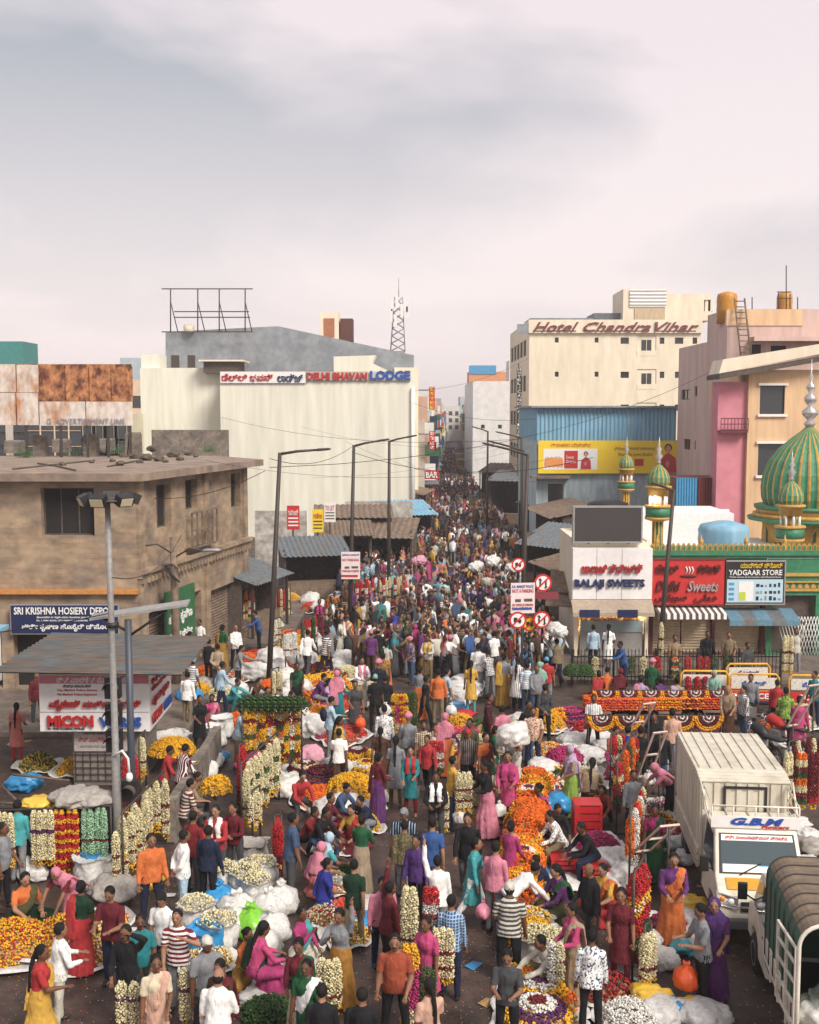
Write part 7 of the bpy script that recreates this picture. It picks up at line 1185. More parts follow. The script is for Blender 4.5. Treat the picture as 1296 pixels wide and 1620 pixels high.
for x, y, k, c_ in ((495,1055,'coil','yellow'),(497,1065,'coil','maroon'),(465,1062,'skein','orange'),(490,1085,'stack','orange yellow'),(515,1080,'stack','cream yellow'),(535,1075,'stack','yellow maroon'),(550,1072,'skein','cream'),(395,1050,'coil','orange'),(408,1045,'coil','orange red'),(455,1030,'mound','cream yellow'),(480,1020,'skein','yellow'),(425,1095,'skein','orange'),(380,1075,'mound','white orange')): heap(x, y, k, c_, WF, .5, .36)
sack(272,1195,'beside the police kiosk',None,'w',.5,.62); heap(272,1190,'skein','yellow','on the white sack beside the kiosk',.62,.3,None,z=.55); sack(340,1180,'behind the divider wall',None,'w',.32,.6); sack(352,1165,'behind the divider wall',None,'w',.32,.6); bundle(330,1215,'on the divider wall side','w',.4,.7); bundle(318,1235,'on the divider wall side','w',.42,.7); bundle(345,1205,'beside the divider wall','b',.3,.6); heap(342,1252,'skein','yellow','draped over the end of the divider wall',.36,.3,None,z=.75)
# left kerb racks near the lamp
WK_ = 'at the left kerb by the leaning lamp'
rack(452,1075,470,1070,1.7,['white'],'near the leaning lamp',.9,6,'steel rack of white garlands'); rack(480,1060,500,1050,1.9,['green','redwhite','redgold'],'beside the leaning lamp',1.3,5,'steel rack of red and green garlands'); rack(430,1040,445,1036,1.5,['white','creamred'],'behind the orange coils at the kerb',1.0,4); rack(385,1010,405,1000,2.0,['redwhite','yellowred'],'in the awning stall',1.4,6); rack(372,985,388,978,2.1,['red','redwhite'],'against the awning stall wall',1.5,5)
rack(285,1020,345,995,2.2,['yellowred','redgold','mixed'],'along the old building shopfront',1.5,12); rack(555,985,600,972,1.9,['redgold','redwhite','red'],'below the notice board',1.5,9); rack(515,1005,540,995,1.6,['redwhite','yellowred'],'left of the notice board',1.1,6); rack(600,975,640,965,1.8,['creamred','redwhite','cream'],'right of the notice board',1.3,8); rack(440,985,460,978,1.6,['red','creamred'],'behind the leaning lamp',1.1,5); rack(430,1122,442,1118,1.3,['cream'],'under the leaning lamp',1.0,5)
for k in range(14):
    px = random.uniform(455,660); py = random.uniform(930,1000) - max(0,(px-560))*.15; heap(px, py, random.choice(['skein','stack','mound']), random.choice(['yellow','red','cream yellow','orange','white','coral']), 'on the stalls beyond the notice board', .55, .4)
for k in range(7): bundle(random.uniform(470,650), random.uniform(925,985), 'by the stalls below the lodge', random.choice('wwwb'), .5, .7)
for k in range(46):
    px = random.uniform(432,640); py = random.uniform(955,1135)
    if px > 560 and py > 1060: continue
    p = G(px,py)
    if any((a-p.x)**2+(b_-p.y)**2 < (.35+r*.6)**2 for a, b_, r in OCC): continue
    if k % 3 == 2: bundle(px, py, 'in the crammed rows left of the road', 'w', random.uniform(.36,.55), random.choice([.5,.7]))
    else: heap(px, py, random.choice(['skein','mound','stack','coil']), random.choice(['yellow','orange','cream white','white','red','yellow orange','coral','cream yellow','magenta']), 'in the crammed rows left of the road', .5, .36)
# ------------------------------------------------------------------ middle lane stack (yellow, purple, white)
WM = 'on the sheet in the middle of the road'
for x, y, k, c_, rz in ((712,1168,'stack','yellow orange',0),(728,1152,'skein','yellow',0),(735,1170,'stack','purple magenta',.2),(720,1188,'stack','purple',.1),(748,1182,'stack','white cream',.1),(700,1190,'stack','orange cream',.1),(760,1160,'skein','green',0),(770,1190,'stack','yellow cream',.2),(752,1205,'skein','yellow',0),(735,1212,'skein','yellow orange',0),(783,1172,'mound','orange',0)): heap(x, y, k, c_, WM, .45, .36, rz=rz)
bundle(735,1130,'on the road near the yellow-kurta shopper','r',.35,.2); crate(725,1125,'small blue crate near the yellow-kurta shopper',PLAB,.4,.3,.25)
for k, (x, y) in enumerate(((730,1110),(738,1090),(728,1100),(742,1100))): bundle(x, y, 'in the white pile between the lanes', 'w', .6, .5)
# right-hand display line
WL_ = 'on the long marigold display'
LN = [(818,1440),(824,1425),(820,1412),(826,1398),(822,1385),(828,1372),(824,1360),(830,1348),(826,1335),(834,1322),(830,1308),(836,1296),(840,1284),(836,1270),(842,1258),(846,1246)]
for i in range(4):
    a, c_ = G(*LN[i*4]), G(*LN[min(i*4+4,15)]); mdl = (a+c_)/2; dd = c_-a; t_ = thing('display_bench', ['low bench at the near end of the marigold display','low bench second from the near end of the display','low bench in the middle of the marigold display','low bench at the far end of the display'][i], 'bench', (mdl.x,mdl.y,0), math.atan2(dd.y,dd.x)); ln = dd.length/2-.02
    MB().box(-ln,ln,-.42,.42,.30,.34).build('seat', SHEETBR, t_); MB().box(-ln,ln,-.43,-.421,.04,.33).build('cloth_skirt', PLAO, t_); MB().box(-ln,ln,.421,.43,.04,.33).build('cloth_skirt', PLAO, t_); [MB().box(x_-.03,x_+.03,y_-.03,y_+.03,0,.3).build('leg', STEEL, t_) for x_ in (-ln+.05,ln-.05) for y_ in (-.36,.36)]
for i, (x, y) in enumerate(LN): heap(x, y, ['skein','roundel','skein','coil'][i % 4], ['orange','maroon white yellow orange','yellow orange','orange yellow'][i % 4], WL_, .46, .40, None, z=.345)
for i, (x, y) in enumerate(LN[::2]): heap(x+22, y-6, 'skein', 'orange' if i % 2 else 'yellow orange', 'beside the marigold bench', .4, .34, None)
for k in range(5): heap(842-k*1.5, 1290+k*6, 'skein', 'orange', 'on the tall orange stack', .4, .3, None, z=.62)
heap(850,1625,'roundel','maroon white purple yellow','at the road end of the display',.6,.45); heap(855,1590,'roundel','purple white yellow orange','second from the road end of the display',.6,.45); heap(830,1565,'skein','yellow orange','beside the road-end roundels',.42,.36)
sack(842,1500,'in the display line','yellow','w',.36,.6); sack(852,1530,'in the display line','cream','w',.38,.62); heap(840,1488,'skein','yellow','above the open sacks of the display',.45,.3,None,z=.3); sack(872,1535,'beside the display line','cream','w',.36,.6); hang(880,1492,1.1,['white','creamred'],'held by the pink-jacket buyer',.6,.07,2)
bundle(878,1290,'beside the marigold display','b',.42,.8); crate(928,1318,'red plastic crate stack beside the seated braid vendor',PLAR,.6,.5,.72); crate(890,1385,'red crate used as a seat by the white-shirted man',PLAR,.5,.45,.4); crate(940,1400,'red crate used as a seat by the man in black',PLAR,.5,.45,.4); bundle(866,1395,'spread before the seated men','b',.45,.3); bundle(880,1405,'spread before the seated men','w',.5,.25); bundle(970,1385,'behind the man in black','w',.4,.8); bundle(985,1405,'behind the man in black','w',.42,.7); bundle(958,1375,'behind the man in black','w',.35,.8)
WQ_ = 'in the flower pitch before the railing'
for x, y, k, c_, r, h in ((893,1215,'skein','magenta',.6,.5),(862,1152,'skein','yellow',.6,.55),(885,1150,'skein','yellow orange',.5,.5),(905,1150,'coil','magenta purple',.45,.55),(925,1165,'skein','red',.4,.4),(820,1165,'skein','cream',.5,.4),(808,1172,'skein','cream white',.5,.4),(843,1235,'mound','pink magenta cream',.5,.3),(860,1250,'stack','white cream',.5,.3),(855,1268,'stack','maroon red',.55,.3),(840,1262,'skein','orange yellow',.42,.3),(880,1255,'stack','red white',.5,.3),(905,1232,'stack','cream yellow orange',.55,.35),(925,1225,'stack','cream white',.5,.3),(910,1250,'skein','orange cream',.5,.3),(930,1245,'skein','cream white',.45,.4),(890,1240,'skein','green',.35,.3),(870,1195,'mound','cream yellow orange',.5,.3),(900,1195,'mound','white',.5,.25)): heap(x, y, k, c_, WQ_, r, h)
for x, y in ((860,1225),(905,1180),(945,1175),(960,1190),(825,1150),(935,1205)): bundle(x, y, 'in the pitch before the railing', 'w', .45, .5)
# swag rails and orange tables
WO = 'on the tables between the swag rails'
def table(px, py, lab, w_=1.4, d=.8, h=.55): 
    p = G(px,py); t_ = thing('display_table', lab, 'table', (p.x,p.y,0)); MB().box(-w_/2,w_/2,-d/2,d/2,h-.04,h).build('tabletop', SHEETBR, t_); [MB().box(x-.03,x+.03,y-.03,y+.03,0,h-.04).build('leg', STEEL, t_) for x in (-w_/2+.06,w_/2-.06) for y in (-d/2+.06,d/2-.06)]; OCC.append((p.x,p.y,.8)); return p
for i, (x, y, c_) in enumerate(((965,1150,'orange coral'),(1000,1150,'coral'),(1035,1150,'orange yellow'),(1070,1148,'yellow maroon'),(1110,1148,'coral orange'),(1140,1146,'orange coral'))):
    p = table(x, y, ['plain wooden table heaped with orange strings by the striped-shirt seller','wooden table heaped with coral strings','wooden table with orange and yellow stacks','wooden table with yellow and maroon stacks','wooden table of coral stacks beside the check-shirt buyer','end table of orange stacks beside the barricades'][i])
    for k in range(2): t_ = heap(x, y, 'stack', c_, WO, .42, .38, None, 0, .555); t_.location = (p.x-.38+.76*k, p.y, .555)
for lab, x0, x1, py, n in (('upper swag rail hung with petal fans',940,1152,1150,6),('lower swag rail hung with petal fans',930,1140,1195,5)):
    a, c_ = G(x0,py), G(x1,py); t_ = thing('swag_rail', lab, 'rail', (a.x,a.y,0)); ln = c_.x-a.x; hh = 1.12; MB().tube([(0,0,hh),(ln,0,hh)], .022, 8).build('rail', STEEL, t_); [MB().tube([(ln*k/3,0,0),(ln*k/3,0,hh)], .02, 8).build('post', STEEL, t_) for k in range(4)]
    def fan():
        P_, Cc = [], []
        for r_, c in ((.05,'white'),(.09,'maroon'),(.13,'white'),(.18,'maroon'),(.23,'maroon'),(.28,'yellow'),(.33,'yellow'),(.36,'orange')):
            m_ = int(math.pi*r_/.03)+3
            for i in range(m_): a_ = math.pi*i/(m_-1); [ (P_.append((r_*1.12*math.cos(a_), rng.normal(0,.015), -r_*1.1*math.sin(a_))), Cc.append(FC[c])) for _ in range(2)]
        return blossoms('petal_swag', P_, .032, Cc)
    for i in range(n):
        if py > 1160 and i == 2: continue
        link('petal_swag', cached(('fan',), fan), None, (a.x+ln*(i+.5)/n, a.y-.04, hh-.02), label='half-round petal fan in maroon, white and yellow hung on the '+lab.split()[0]+' rail', cat='flower swag', group='petal fans on the '+lab.split()[0]+' rail')
for x, k in ((1118,'coral'),(1000,'green'),(1068,'orange'),(1088,'red'),(1108,'red'),(942,'navyband'),(1150,'green'),(1130,'green'),(1175,'white'),(1018,'creamred'),(1040,'red')):
    p = D(x,1050,37.5); garland((p.x,37.5,1.05), {'coral':'red','green':'green','orange':'mixed','red':'red','navyband':'creamred','white':'white','creamred':'creamred'}[k], .6, 'hung on the iron railing', .11)
for x, kd in ((885,0),(905,0)): foliage(x+20,1068,'round dark green leaf bunch hung at the railing end',.32,.35,z=.55)
for x in (1090,1105,1118): p = D(x,1085,34.4); garland((p.x,34.5,1.1), 'red', .6, 'hung on the yellow barricade', .09)
for px, kd, n in ((1247,'creamred',3),): hang(px,1005,1.9,[kd],'by the mosque gate',1.2,.06,n); 
hang(1047,985,2.2,['creamred'],'on the grey lamp pole',1.2,.07,1)
# right rack line with angle-iron frames
FRM = mat('pinkish_frame', (.56,.42,.36), .6, .2, 5)
for i, (x, y, rx, rz, z0) in enumerate(((1030,1270,-62,20,.9),(1010,1225,-55,24,1.1),(1035,1430,-40,14,1.0),(1268,1215,-60,25,1.4))):
    p = G(x,y); t_ = thing('garland_stand', ['tilted pinkish angle-iron frame behind the red crates','tilted pinkish frame with orange string beside the braid vendor','pinkish angle-iron frame hung with garlands near the trucks','bare tilted frame beyond the box truck'][i], 'stand', (p.x,p.y,0), R(rz)); M_ = Matrix.Translation((0,0,z0+.3)) @ Matrix.Rotation(R(rx),4,'X')
    for q in ((-.2,.2,-.75,-.71),(-.2,.2,.71,.75),(-.2,-.16,-.71,.71),(.16,.2,-.71,.71),(-.16,.16,-.02,.02)): b = MB(); b.M = M_; b.box(q[0],q[1],q[2],q[3],-.02,.02); b.build('bar', FRM, t_)
    for s_ in (-1,1): e = M_ @ Vector((0,s_*.7,0)); MB().tube([(e.x,e.y,0),(e.x,e.y,e.z)], .022, 6).build('leg', STEEL, t_); MB().box(e.x-.25,e.x+.25,e.y-.02,e.y+.02,0,.035).build('foot', STEEL, t_)
rack(975,1320,1000,1265,1.7,['redgold','redwhite','green','orange'],'beside the tilted frames',1.2,9,'steel garland rack',.075); rack(995,1420,1015,1365,1.75,['orange','white','redgold','creamgreen'],'down the frame line',1.2,8,'steel garland rack',.075); rack(1000,1555,1018,1520,1.9,['redgold'],'of thick red columns near the trucks',1.7,4,'steel garland rack',.11); rack(1018,1575,1028,1570,1.2,['cream'],'below the red columns',1.0,3,'low steel rack',.08); rack(965,1270,985,1262,1.7,['red','redwhite','creamgreen'],'behind the seated braid vendor',1.3,5,'steel garland rack',.085); hang(1003,1245,1.0,['orange'],'beside the tilted frames',1.0,.05,3)
for x in range(1248,1300,20): hang(x,1190,1.7,[random.choice(['maroon','creamred','mixed'])],'on the far rack behind the box truck',1.2,.06,2)
rack(1245,1292,1310,1270,1.8,['maroon','creamred'],'behind the box truck',1.3,6)
for x, y, k, c_ in ((1045,1310,'mound','yellow maroon'),(1065,1305,'mound','white cream'),(1050,1285,'mound','magenta white'),(1070,1285,'mound','yellow'),(1068,1330,'mound','red'),(960,1570,'mound','maroon red'),(1000,1620,'skein','white'),(1060,1475,'mound','magenta'),(945,1340,'mound','magenta'),(1215,1240,'roundel','maroon white yellow'),(1228,1255,'roundel','yellow orange maroon')): heap(x, y, k, c_, 'along the frame line by the trucks', .5, .26)
for x, y, m in ((1055,1330,'w'),(1080,1340,'w'),(1085,1365,'w'),(1040,1345,'w'),(1045,1525,'w'),(1090,1440,'y'),(1092,1470,'w'),(1100,1500,'w'),(1085,1505,'t'),(1045,1615,'w'),(1075,1612,'b'),(1098,1608,'y'),(1028,1592,'y'),(1110,1622,'w'),(1275,1330,'w'),(1285,1350,'g'),(1262,1310,'w'),(1280,1375,'w'),(1020,1500,'w'),(1232,1180,'w'),(1262,1200,'w')): bundle(x, y, 'beside the trucks and frames', m, random.uniform(.28,.4), .55)
for x in (1190,): heap(1215,1165,'skein','orange','by the parked motorcycles',.5,.4); heap(1265,1150,'mound','white cream','by the parked motorcycles',.5,.4)
# ------------------------------------------------------------------ people one can point at
_n = 'navy'; bk = 'black'
PL = [
 (65,1668,'f_saree2','red','yellow',75,'yellow',None,0,'walking past the yellow flower baskets'),(95,1622,'m_scarf','white','offwhite',60,'white',None,0,'carrying a plate beside the yellow basket'),(38,1470,'f_floor','orange','dark green',140,'olive',None,0,'behind the yellow flower basket'),(118,1478,'f_bend','maroon','pink',205,'pink',None,0,'leaning over the flower baskets'),
 (205,1632,'m_head','black','dark grey',190,None,None,0,'with one hand behind the head'),(225,1600,'m_stand2','teal','dark grey',165,None,None,0,'next to the man touching his head'),(262,1568,'m_cap','white','dark grey',200,'black',None,0,'in black cap by the white sacks'),(285,1602,'m_brow','dark red','grey',185,None,'white',1,'shading the eyes beside the sacks'),
 (241,1462,'m_stand','orange','navy',150,None,None,0,'beside the cream garland columns'),(290,1452,'m_back','white','light blue',60,None,None,0,'with hands clasped behind the back'),(330,1440,'m_stand','navy','black',20,None,None,0,'standing before the arms-crossed buyer'),(372,1392,'m_cross','maroon','dark grey',200,None,None,0,'by the grey sack with arms crossed'),(345,1405,'m_scarf','red','dark grey',195,'white',None,0,'in the group at the divider wall'),(306,1415,'m_stand2','dark red','dark grey',30,None,None,0,'in the group at the divider wall'),
 (250,1690,'f_saree','cream','peach',160,'peach',None,0,'with garlands beside the road'),(328,1652,'m_cap','grey','dark grey',150,'offwhite',None,0,'in pale cap beside the hanging cream garlands'),(353,1690,'f_cardigan','brown','maroon',200,'maroon',None,0,'before the sheet of green leaves'),(346,1718,'m_bald','white','grey',10,None,None,0,'bald, at the roadside'),(384,1560,'f_floor','orange','mustard',120,'yellow',None,0,'seated among white sacks'),(402,1588,'f_stool','hot pink','magenta',60,'dark green',None,0,'seated sorting cream blossoms'),
 (472,1530,'f_floor2','magenta','offwhite',120,'turquoise',None,0,'seated with a hand at the face'),(508,1445,'f_floor','royal blue','royal blue',80,'royal blue',None,0,'seated behind the coral flower heap'),(497,1415,'f_floor_veil','pink','salmon',60,'pink',None,0,'seated with pink head cloth'),(510,1400,'f_floor_veil','turquoise','grey',70,'light blue',None,0,'seated with pale blue head cloth'),(476,1655,'f_cardigan','maroon','cream',190,'green',None,0,'gesturing by the raised-arm shopper'),(488,1690,'f_saree','green','green',195,'white','white',0,'at the roadside in green and white drape'),
 (540,1592,'f_up','grey','ochre',200,'red',None,0,'raising one arm high over the flowers'),(510,1740,'m_stand','black','dark grey',0,None,None,0,'dark-haired at the road edge'),(573,1745,'m_stand','black','navy',10,None,None,0,'dark-haired in the empty road'),(605,1530,'m_stand','pink','navy',165,None,None,0,'beside the maroon-shirted seller'),(614,1548,'m_up','maroon','black',60,None,None,0,'holding a cream garland high'),(626,1648,'m_stand2','rust','black',185,None,None,0,'bearded, next to the mixed garland'),(692,1502,'m_up','white','grey',0,None,None,0,'lifting red and white garlands'),(713,1578,'m_stand','blue','navy',10,None,'light blue',2,'in check shirt with back turned'),(677,1608,'f_kurta','hot pink','maroon',215,None,None,0,'behind the green leaf bunch'),(682,1735,'f_kurta','peach','dark grey',330,None,None,0,'with pink hair tie at the road edge'),
 (640,1425,'m_walk','olive','grey',5,None,'khaki',3,'walking away in patterned shirt'),(684,1432,'m_walk2','blue','navy',0,None,None,0,'walking away in plain blue'),(572,1415,'f_skirt','green','beige',20,'white',None,0,'in green sweater by the coral heap'),(461,1424,'m_stand2','denim','dark grey',70,None,None,0,'beside the single red garland stand'),(500,1368,'m_sit','black','denim',120,None,None,0,'sitting bent over a phone'),(533,1318,'m_sit','denim','maroon',120,None,None,0,'seated on the white bundles'),(471,1300,'m_sit','red','dark grey',150,'black',None,0,'seated under the cream columns'),(513,1345,'m_sit2','maroon','dark red',110,None,None,0,'seated next to the phone user'),
 (640,1405,'m_cap','navy','dark grey',190,'grey','light blue',4,'in striped shirt facing the buyers'),(690,1340,'m_scarf','black','dark grey',185,'white',None,0,'in dark suit holding a cream garland'),(714,1312,'m_up','yellow','denim',70,None,None,0,'in yellow shirt holding up garlands'),(650,1290,'f_kurta_scarf','teal','dark red',185,'red',None,0,'with an orange bag of flowers'),(598,1300,'f_cardigan','maroon','purple',60,'maroon',None,0,'with purple skirt beside the yellow heap'),(626,1275,'f_kurta','grey','olive',10,None,None,0,'long braid down the back'),(535,1235,'f_saree2','yellow','dark grey',80,'grey',None,0,'beside the purple coil'),(608,1218,'m_stand','white','dark grey',5,None,'grey',3,'in patterned white top seen from behind'),(602,1252,'f_kurta','brown','brown',0,None,None,0,'brown top with long hair'),(646,1232,'m_turban','grey','grey',5,'pink',None,0,'wearing a big pink turban'),(670,1240,'m_stand2','cream','dark grey',175,None,'brown',2,'in cream check shirt'),(704,1228,'f_veil','pink','orange',10,'pink',None,0,'pink veil over orange skirt'),(677,1262,'m_carry','red','black',200,None,None,0,'carrying red and white garlands'),
 (522,1198,'m_pack','light blue','grey',70,'navy',None,0,'with a dark backpack'),(562,1165,'f_kurta','dark grey','red',170,'red',None,0,'in grey tunic holding a red bag'),(594,1158,'m_cap','black','black',0,'mint',None,0,'in black with a green cap'),(609,1152,'m_stand','black','dark grey',10,None,None,0,'with a white bag on the shoulder'),(572,1122,'m_scarf','white','offwhite',160,'pink',None,0,'white clothes with a pink scarf'),(499,1128,'m_sit','purple','grey',100,None,None,0,'seated beside the orange heaps'),(514,1128,'f_floor','lavender','magenta',100,'pink',None,0,'seated beside the orange heaps'),(530,1110,'f_floor','red','turquoise',120,'mint',None,0,'seated in red and green'),(470,1128,'f_saree','dark green','black',160,'green',None,0,'in dark green drape holding a pale bag'),(693,1148,'m_stand','orange','khaki',10,None,None,0,'in bright orange shirt from behind'),(705,1142,'m_stand2','light blue','dark grey',60,None,None,0,'with a white carrier bag'),
 (30,1398,'m_stand','turquoise','grey',10,None,None,0,'facing the garlands below the kiosk'),(28,1205,'f_kurta','salmon','red',5,None,None,0,'in salmon dress beside the kiosk'),(262,1285,'m_reach','red','navy',80,None,None,0,'reaching across beside the kiosk'),(288,1290,'m_reach','maroon','black',40,None,'white',4,'in striped shirt leaning on the wall'),(292,1325,'m_sit2','offwhite','dark grey',60,None,'maroon',1,'seated by the divider wall in striped shirt'),(296,1300,'m_sit','tan','dark grey',100,None,None,0,'seated by the divider wall in tan'),(317,1190,'f_kurta','black','black',150,None,None,0,'in black with long loose hair'),(336,1152,'f_floor','hot pink','hot pink',170,'pink',None,0,'seated on the kerb'),(377,1215,'m_reach','light blue','tan',80,None,None,0,'arranging garlands on the tall frame'),(381,1270,'m_bend','magenta','maroon',70,None,None,0,'bending beside the cream columns'),(297,1148,'m_stand','white','khaki',20,None,None,0,'in white shirt beside the kiosk corner'),(305,1122,'m_cap','grey','dark grey',40,'sky blue','white',1,'in light blue cap beside the kiosk corner'),(345,1094,'m_back','beige','dark grey',5,None,None,0,'hands behind the back at the left footpath'),(331,1085,'m_stand','black','black',20,None,None,0,'in black at the left footpath'),(373,1060,'m_bald','white','black',150,None,None,0,'in white by the orange coils'),(377,1095,'m_reach','grey','black',90,None,None,0,'in grey sweater by the orange coils'),(364,1122,'m_squat','turquoise','teal',110,None,None,0,'squatting among the bundles'),(5,1440,'m_stand2','grey','black',100,None,None,0,'at the end of the low garland rail'),
 (748,1462,'f_kurta2','turquoise','white',100,'green',None,0,'in turquoise cardigan at the display'),(782,1478,'m_stand','pink','grey',30,None,None,0,'in pink shirt and pale trousers'),(806,1430,'f_kurta_scarf','magenta','red',40,'salmon',None,0,'in magenta beside the display'),(806,1490,'m_bend','white','grey',70,None,None,0,'bending over an open sack'),(805,1555,'m_cap','dark grey','black',5,'offwhite','offwhite',1,'striped shirt and white cap from behind'),(802,1665,'m_phone','dark grey','black',190,None,None,0,'looking down at the road edge'),(893,1478,'f_stool','purple','olive',250,'green',None,0,'seated with a phone by the display'),(907,1585,'f_cardigan','hot pink','tan',250,'beige',None,0,'in hot pink jacket buying garlands'),(935,1515,'m_bald','black','dark grey',240,None,None,0,'balding, in black by the frames'),(934,1640,'m_stand','white','black',10,None,'denim',3,'in white and blue floral shirt'),(981,1562,'f_kurta','maroon','maroon',200,None,None,0,'in long maroon dress'),(1062,1495,'f_cardigan','purple','orange',185,'orange',None,0,'purple jacket over orange drape'),(888,1372,'m_sit','white','khaki',250,None,'grey',3,'seated on a red crate in patterned shirt'),(872,1350,'m_sit','black','dark grey',160,None,None,0,'seated behind the patterned shirt'),(938,1392,'m_sit','black','navy',250,None,None,0,'in black seated on a red crate'),(1110,1592,'m_phone','grey','black',260,None,None,0,'old man with an orange bag by the pickup'),(1127,1580,'f_veil','purple','purple',200,'violet',None,0,'in violet between the two trucks'),
 (903,1292,'f_veil','beige','lime',250,'lavender',None,0,'beige cardigan and lime drape'),(934,1290,'f_stool','beige','brown',20,'tan',None,0,'seated with a long braid'),(770,1324,'f_skirt','black','pink',250,'pink',None,0,'black top and pale pink skirt'),(803,1305,'f_kurta_scarf','hot pink','maroon',190,'magenta',None,0,'in hot pink cardigan and scarf'),(816,1280,'m_load','offwhite','tan',100,None,None,0,'carrying a sack on the shoulder'),(843,1218,'m_stand2','cream','navy',185,None,'red',3,'in patterned waistcoat'),(771,1195,'m_stand','maroon','black',100,None,'black',1,'maroon striped shirt by the yellow stacks'),(744,1240,'m_stand','olive','dark grey',200,None,None,0,'in olive by the yellow stacks'),(781,1248,'f_kurta','green','cream',100,None,None,0,'small, in green beside the stacks'),(766,1265,'f_saree','orange','maroon',150,'maroon',None,0,'in orange and maroon'),(745,1128,'f_kurta','yellow','turquoise',5,None,None,0,'in yellow tunic and turquoise leggings'),(756,1100,'m_stand','white','grey',20,None,None,0,'in white shirt by the yellow tunic'),(796,1118,'f_saree','grey','mustard',20,'yellow',None,0,'in grey jacket and mustard drape'),(834,1128,'m_stand','light blue','denim',5,None,'white',1,'blue and white striped shirt'),(864,1118,'m_cap','red','grey',10,'sky blue',None,0,'red shirt and blue headwear'),(853,1130,'f_veil','mint','black',10,'mint',None,0,'in mint veil'),(818,1125,'f_kurta','white','black',30,None,'black',4,'in black striped dress'),
 (938,1188,'m_stand2','white','black',185,None,'navy',4,'striped-shirt seller behind the lower rail'),(970,1225,'f_stool','rust','hot pink',170,'pink',None,0,'seated below the lower swag rail'),(991,1255,'m_stand','royal blue','denim',30,None,None,0,'small, in bright blue'),(1012,1255,'m_stand','black','black',10,None,None,0,'large, in black seen from behind'),(1033,1222,'m_stand2','black','dark grey',190,None,None,0,'in black hooded top'),(1043,1258,'m_stand','black','denim',15,None,None,0,'black sweater and blue jeans'),(1062,1225,'m_stand','peach','light blue',10,None,None,0,'in pale pink shirt beside the box truck'),(1064,1300,'f_bend','pink','black',260,'pink',None,0,'bending behind the box truck'),
 (938,1062,'m_stand','light blue','black',10,None,None,0,'at the sweet counter in pale blue'),(962,1062,'f_kurta','white','grey',20,None,None,0,'at the sweet counter in white'),(986,1090,'m_reach','blue','navy',250,None,None,0,'in blue behind the railing garlands'),(947,1112,'f_floor','red','dark red',10,'red',None,0,'seated before the railing in red'),(960,1108,'m_floor','orange','brown',10,None,None,0,'seated before the railing in orange'),(980,1112,'f_floor_veil','maroon','purple',20,'maroon',None,0,'seated before the railing in maroon'),(1066,1080,'m_stand2','tan','dark grey',180,None,None,0,'behind the railing in tan'),(1118,1072,'m_stand','black','black',190,None,None,0,'dark suit at the closed shutters'),(1152,1074,'m_stand2','khaki','brown',200,None,None,0,'khaki shirt at the closed shutters'),(1031,1122,'m_turban','green','tan',20,'pink',None,0,'pink headcloth beyond the upper rail'),(1012,1124,'f_floor','lavender','purple',30,'pink',None,0,'seated beyond the upper rail'),(1048,1126,'f_floor','violet','black',330,'purple',None,0,'seated in violet beyond the upper rail'),(1072,1128,'f_floor','beige','brown',0,'lavender',None,0,'seated in beige beyond the upper rail'),(1128,1142,'f_veil','mint','grey',200,'mint',None,0,'in mint by the barricades'),(1176,1172,'m_stand','white','denim',250,None,'black',2,'black and white check shirt'),(1186,1150,'m_stand','grey','dark grey',200,None,None,0,'in grey by the barricades'),(1227,1160,'m_stand','red','black',30,None,None,0,'in red by the motorcycles'),(1241,1182,'m_stand','lime','black',20,None,'green',3,'in green print shirt by the motorcycles'),(1262,1198,'f_kurta2','hot pink','black',30,None,None,0,'in hot pink by the motorcycles'),(1150,1178,'f_veil','beige','brown',200,'tan',None,0,'wrapped in a beige blanket'),(1288,1150,'m_stand2','teal','navy',240,None,None,0,'at the last barricade'),(1258,1068,'m_up','offwhite','grey',200,None,None,0,'reaching up at the mosque gate'),(1180,1092,'m_stand','dark grey','black',160,None,None,0,'behind the rear barricade'),
]
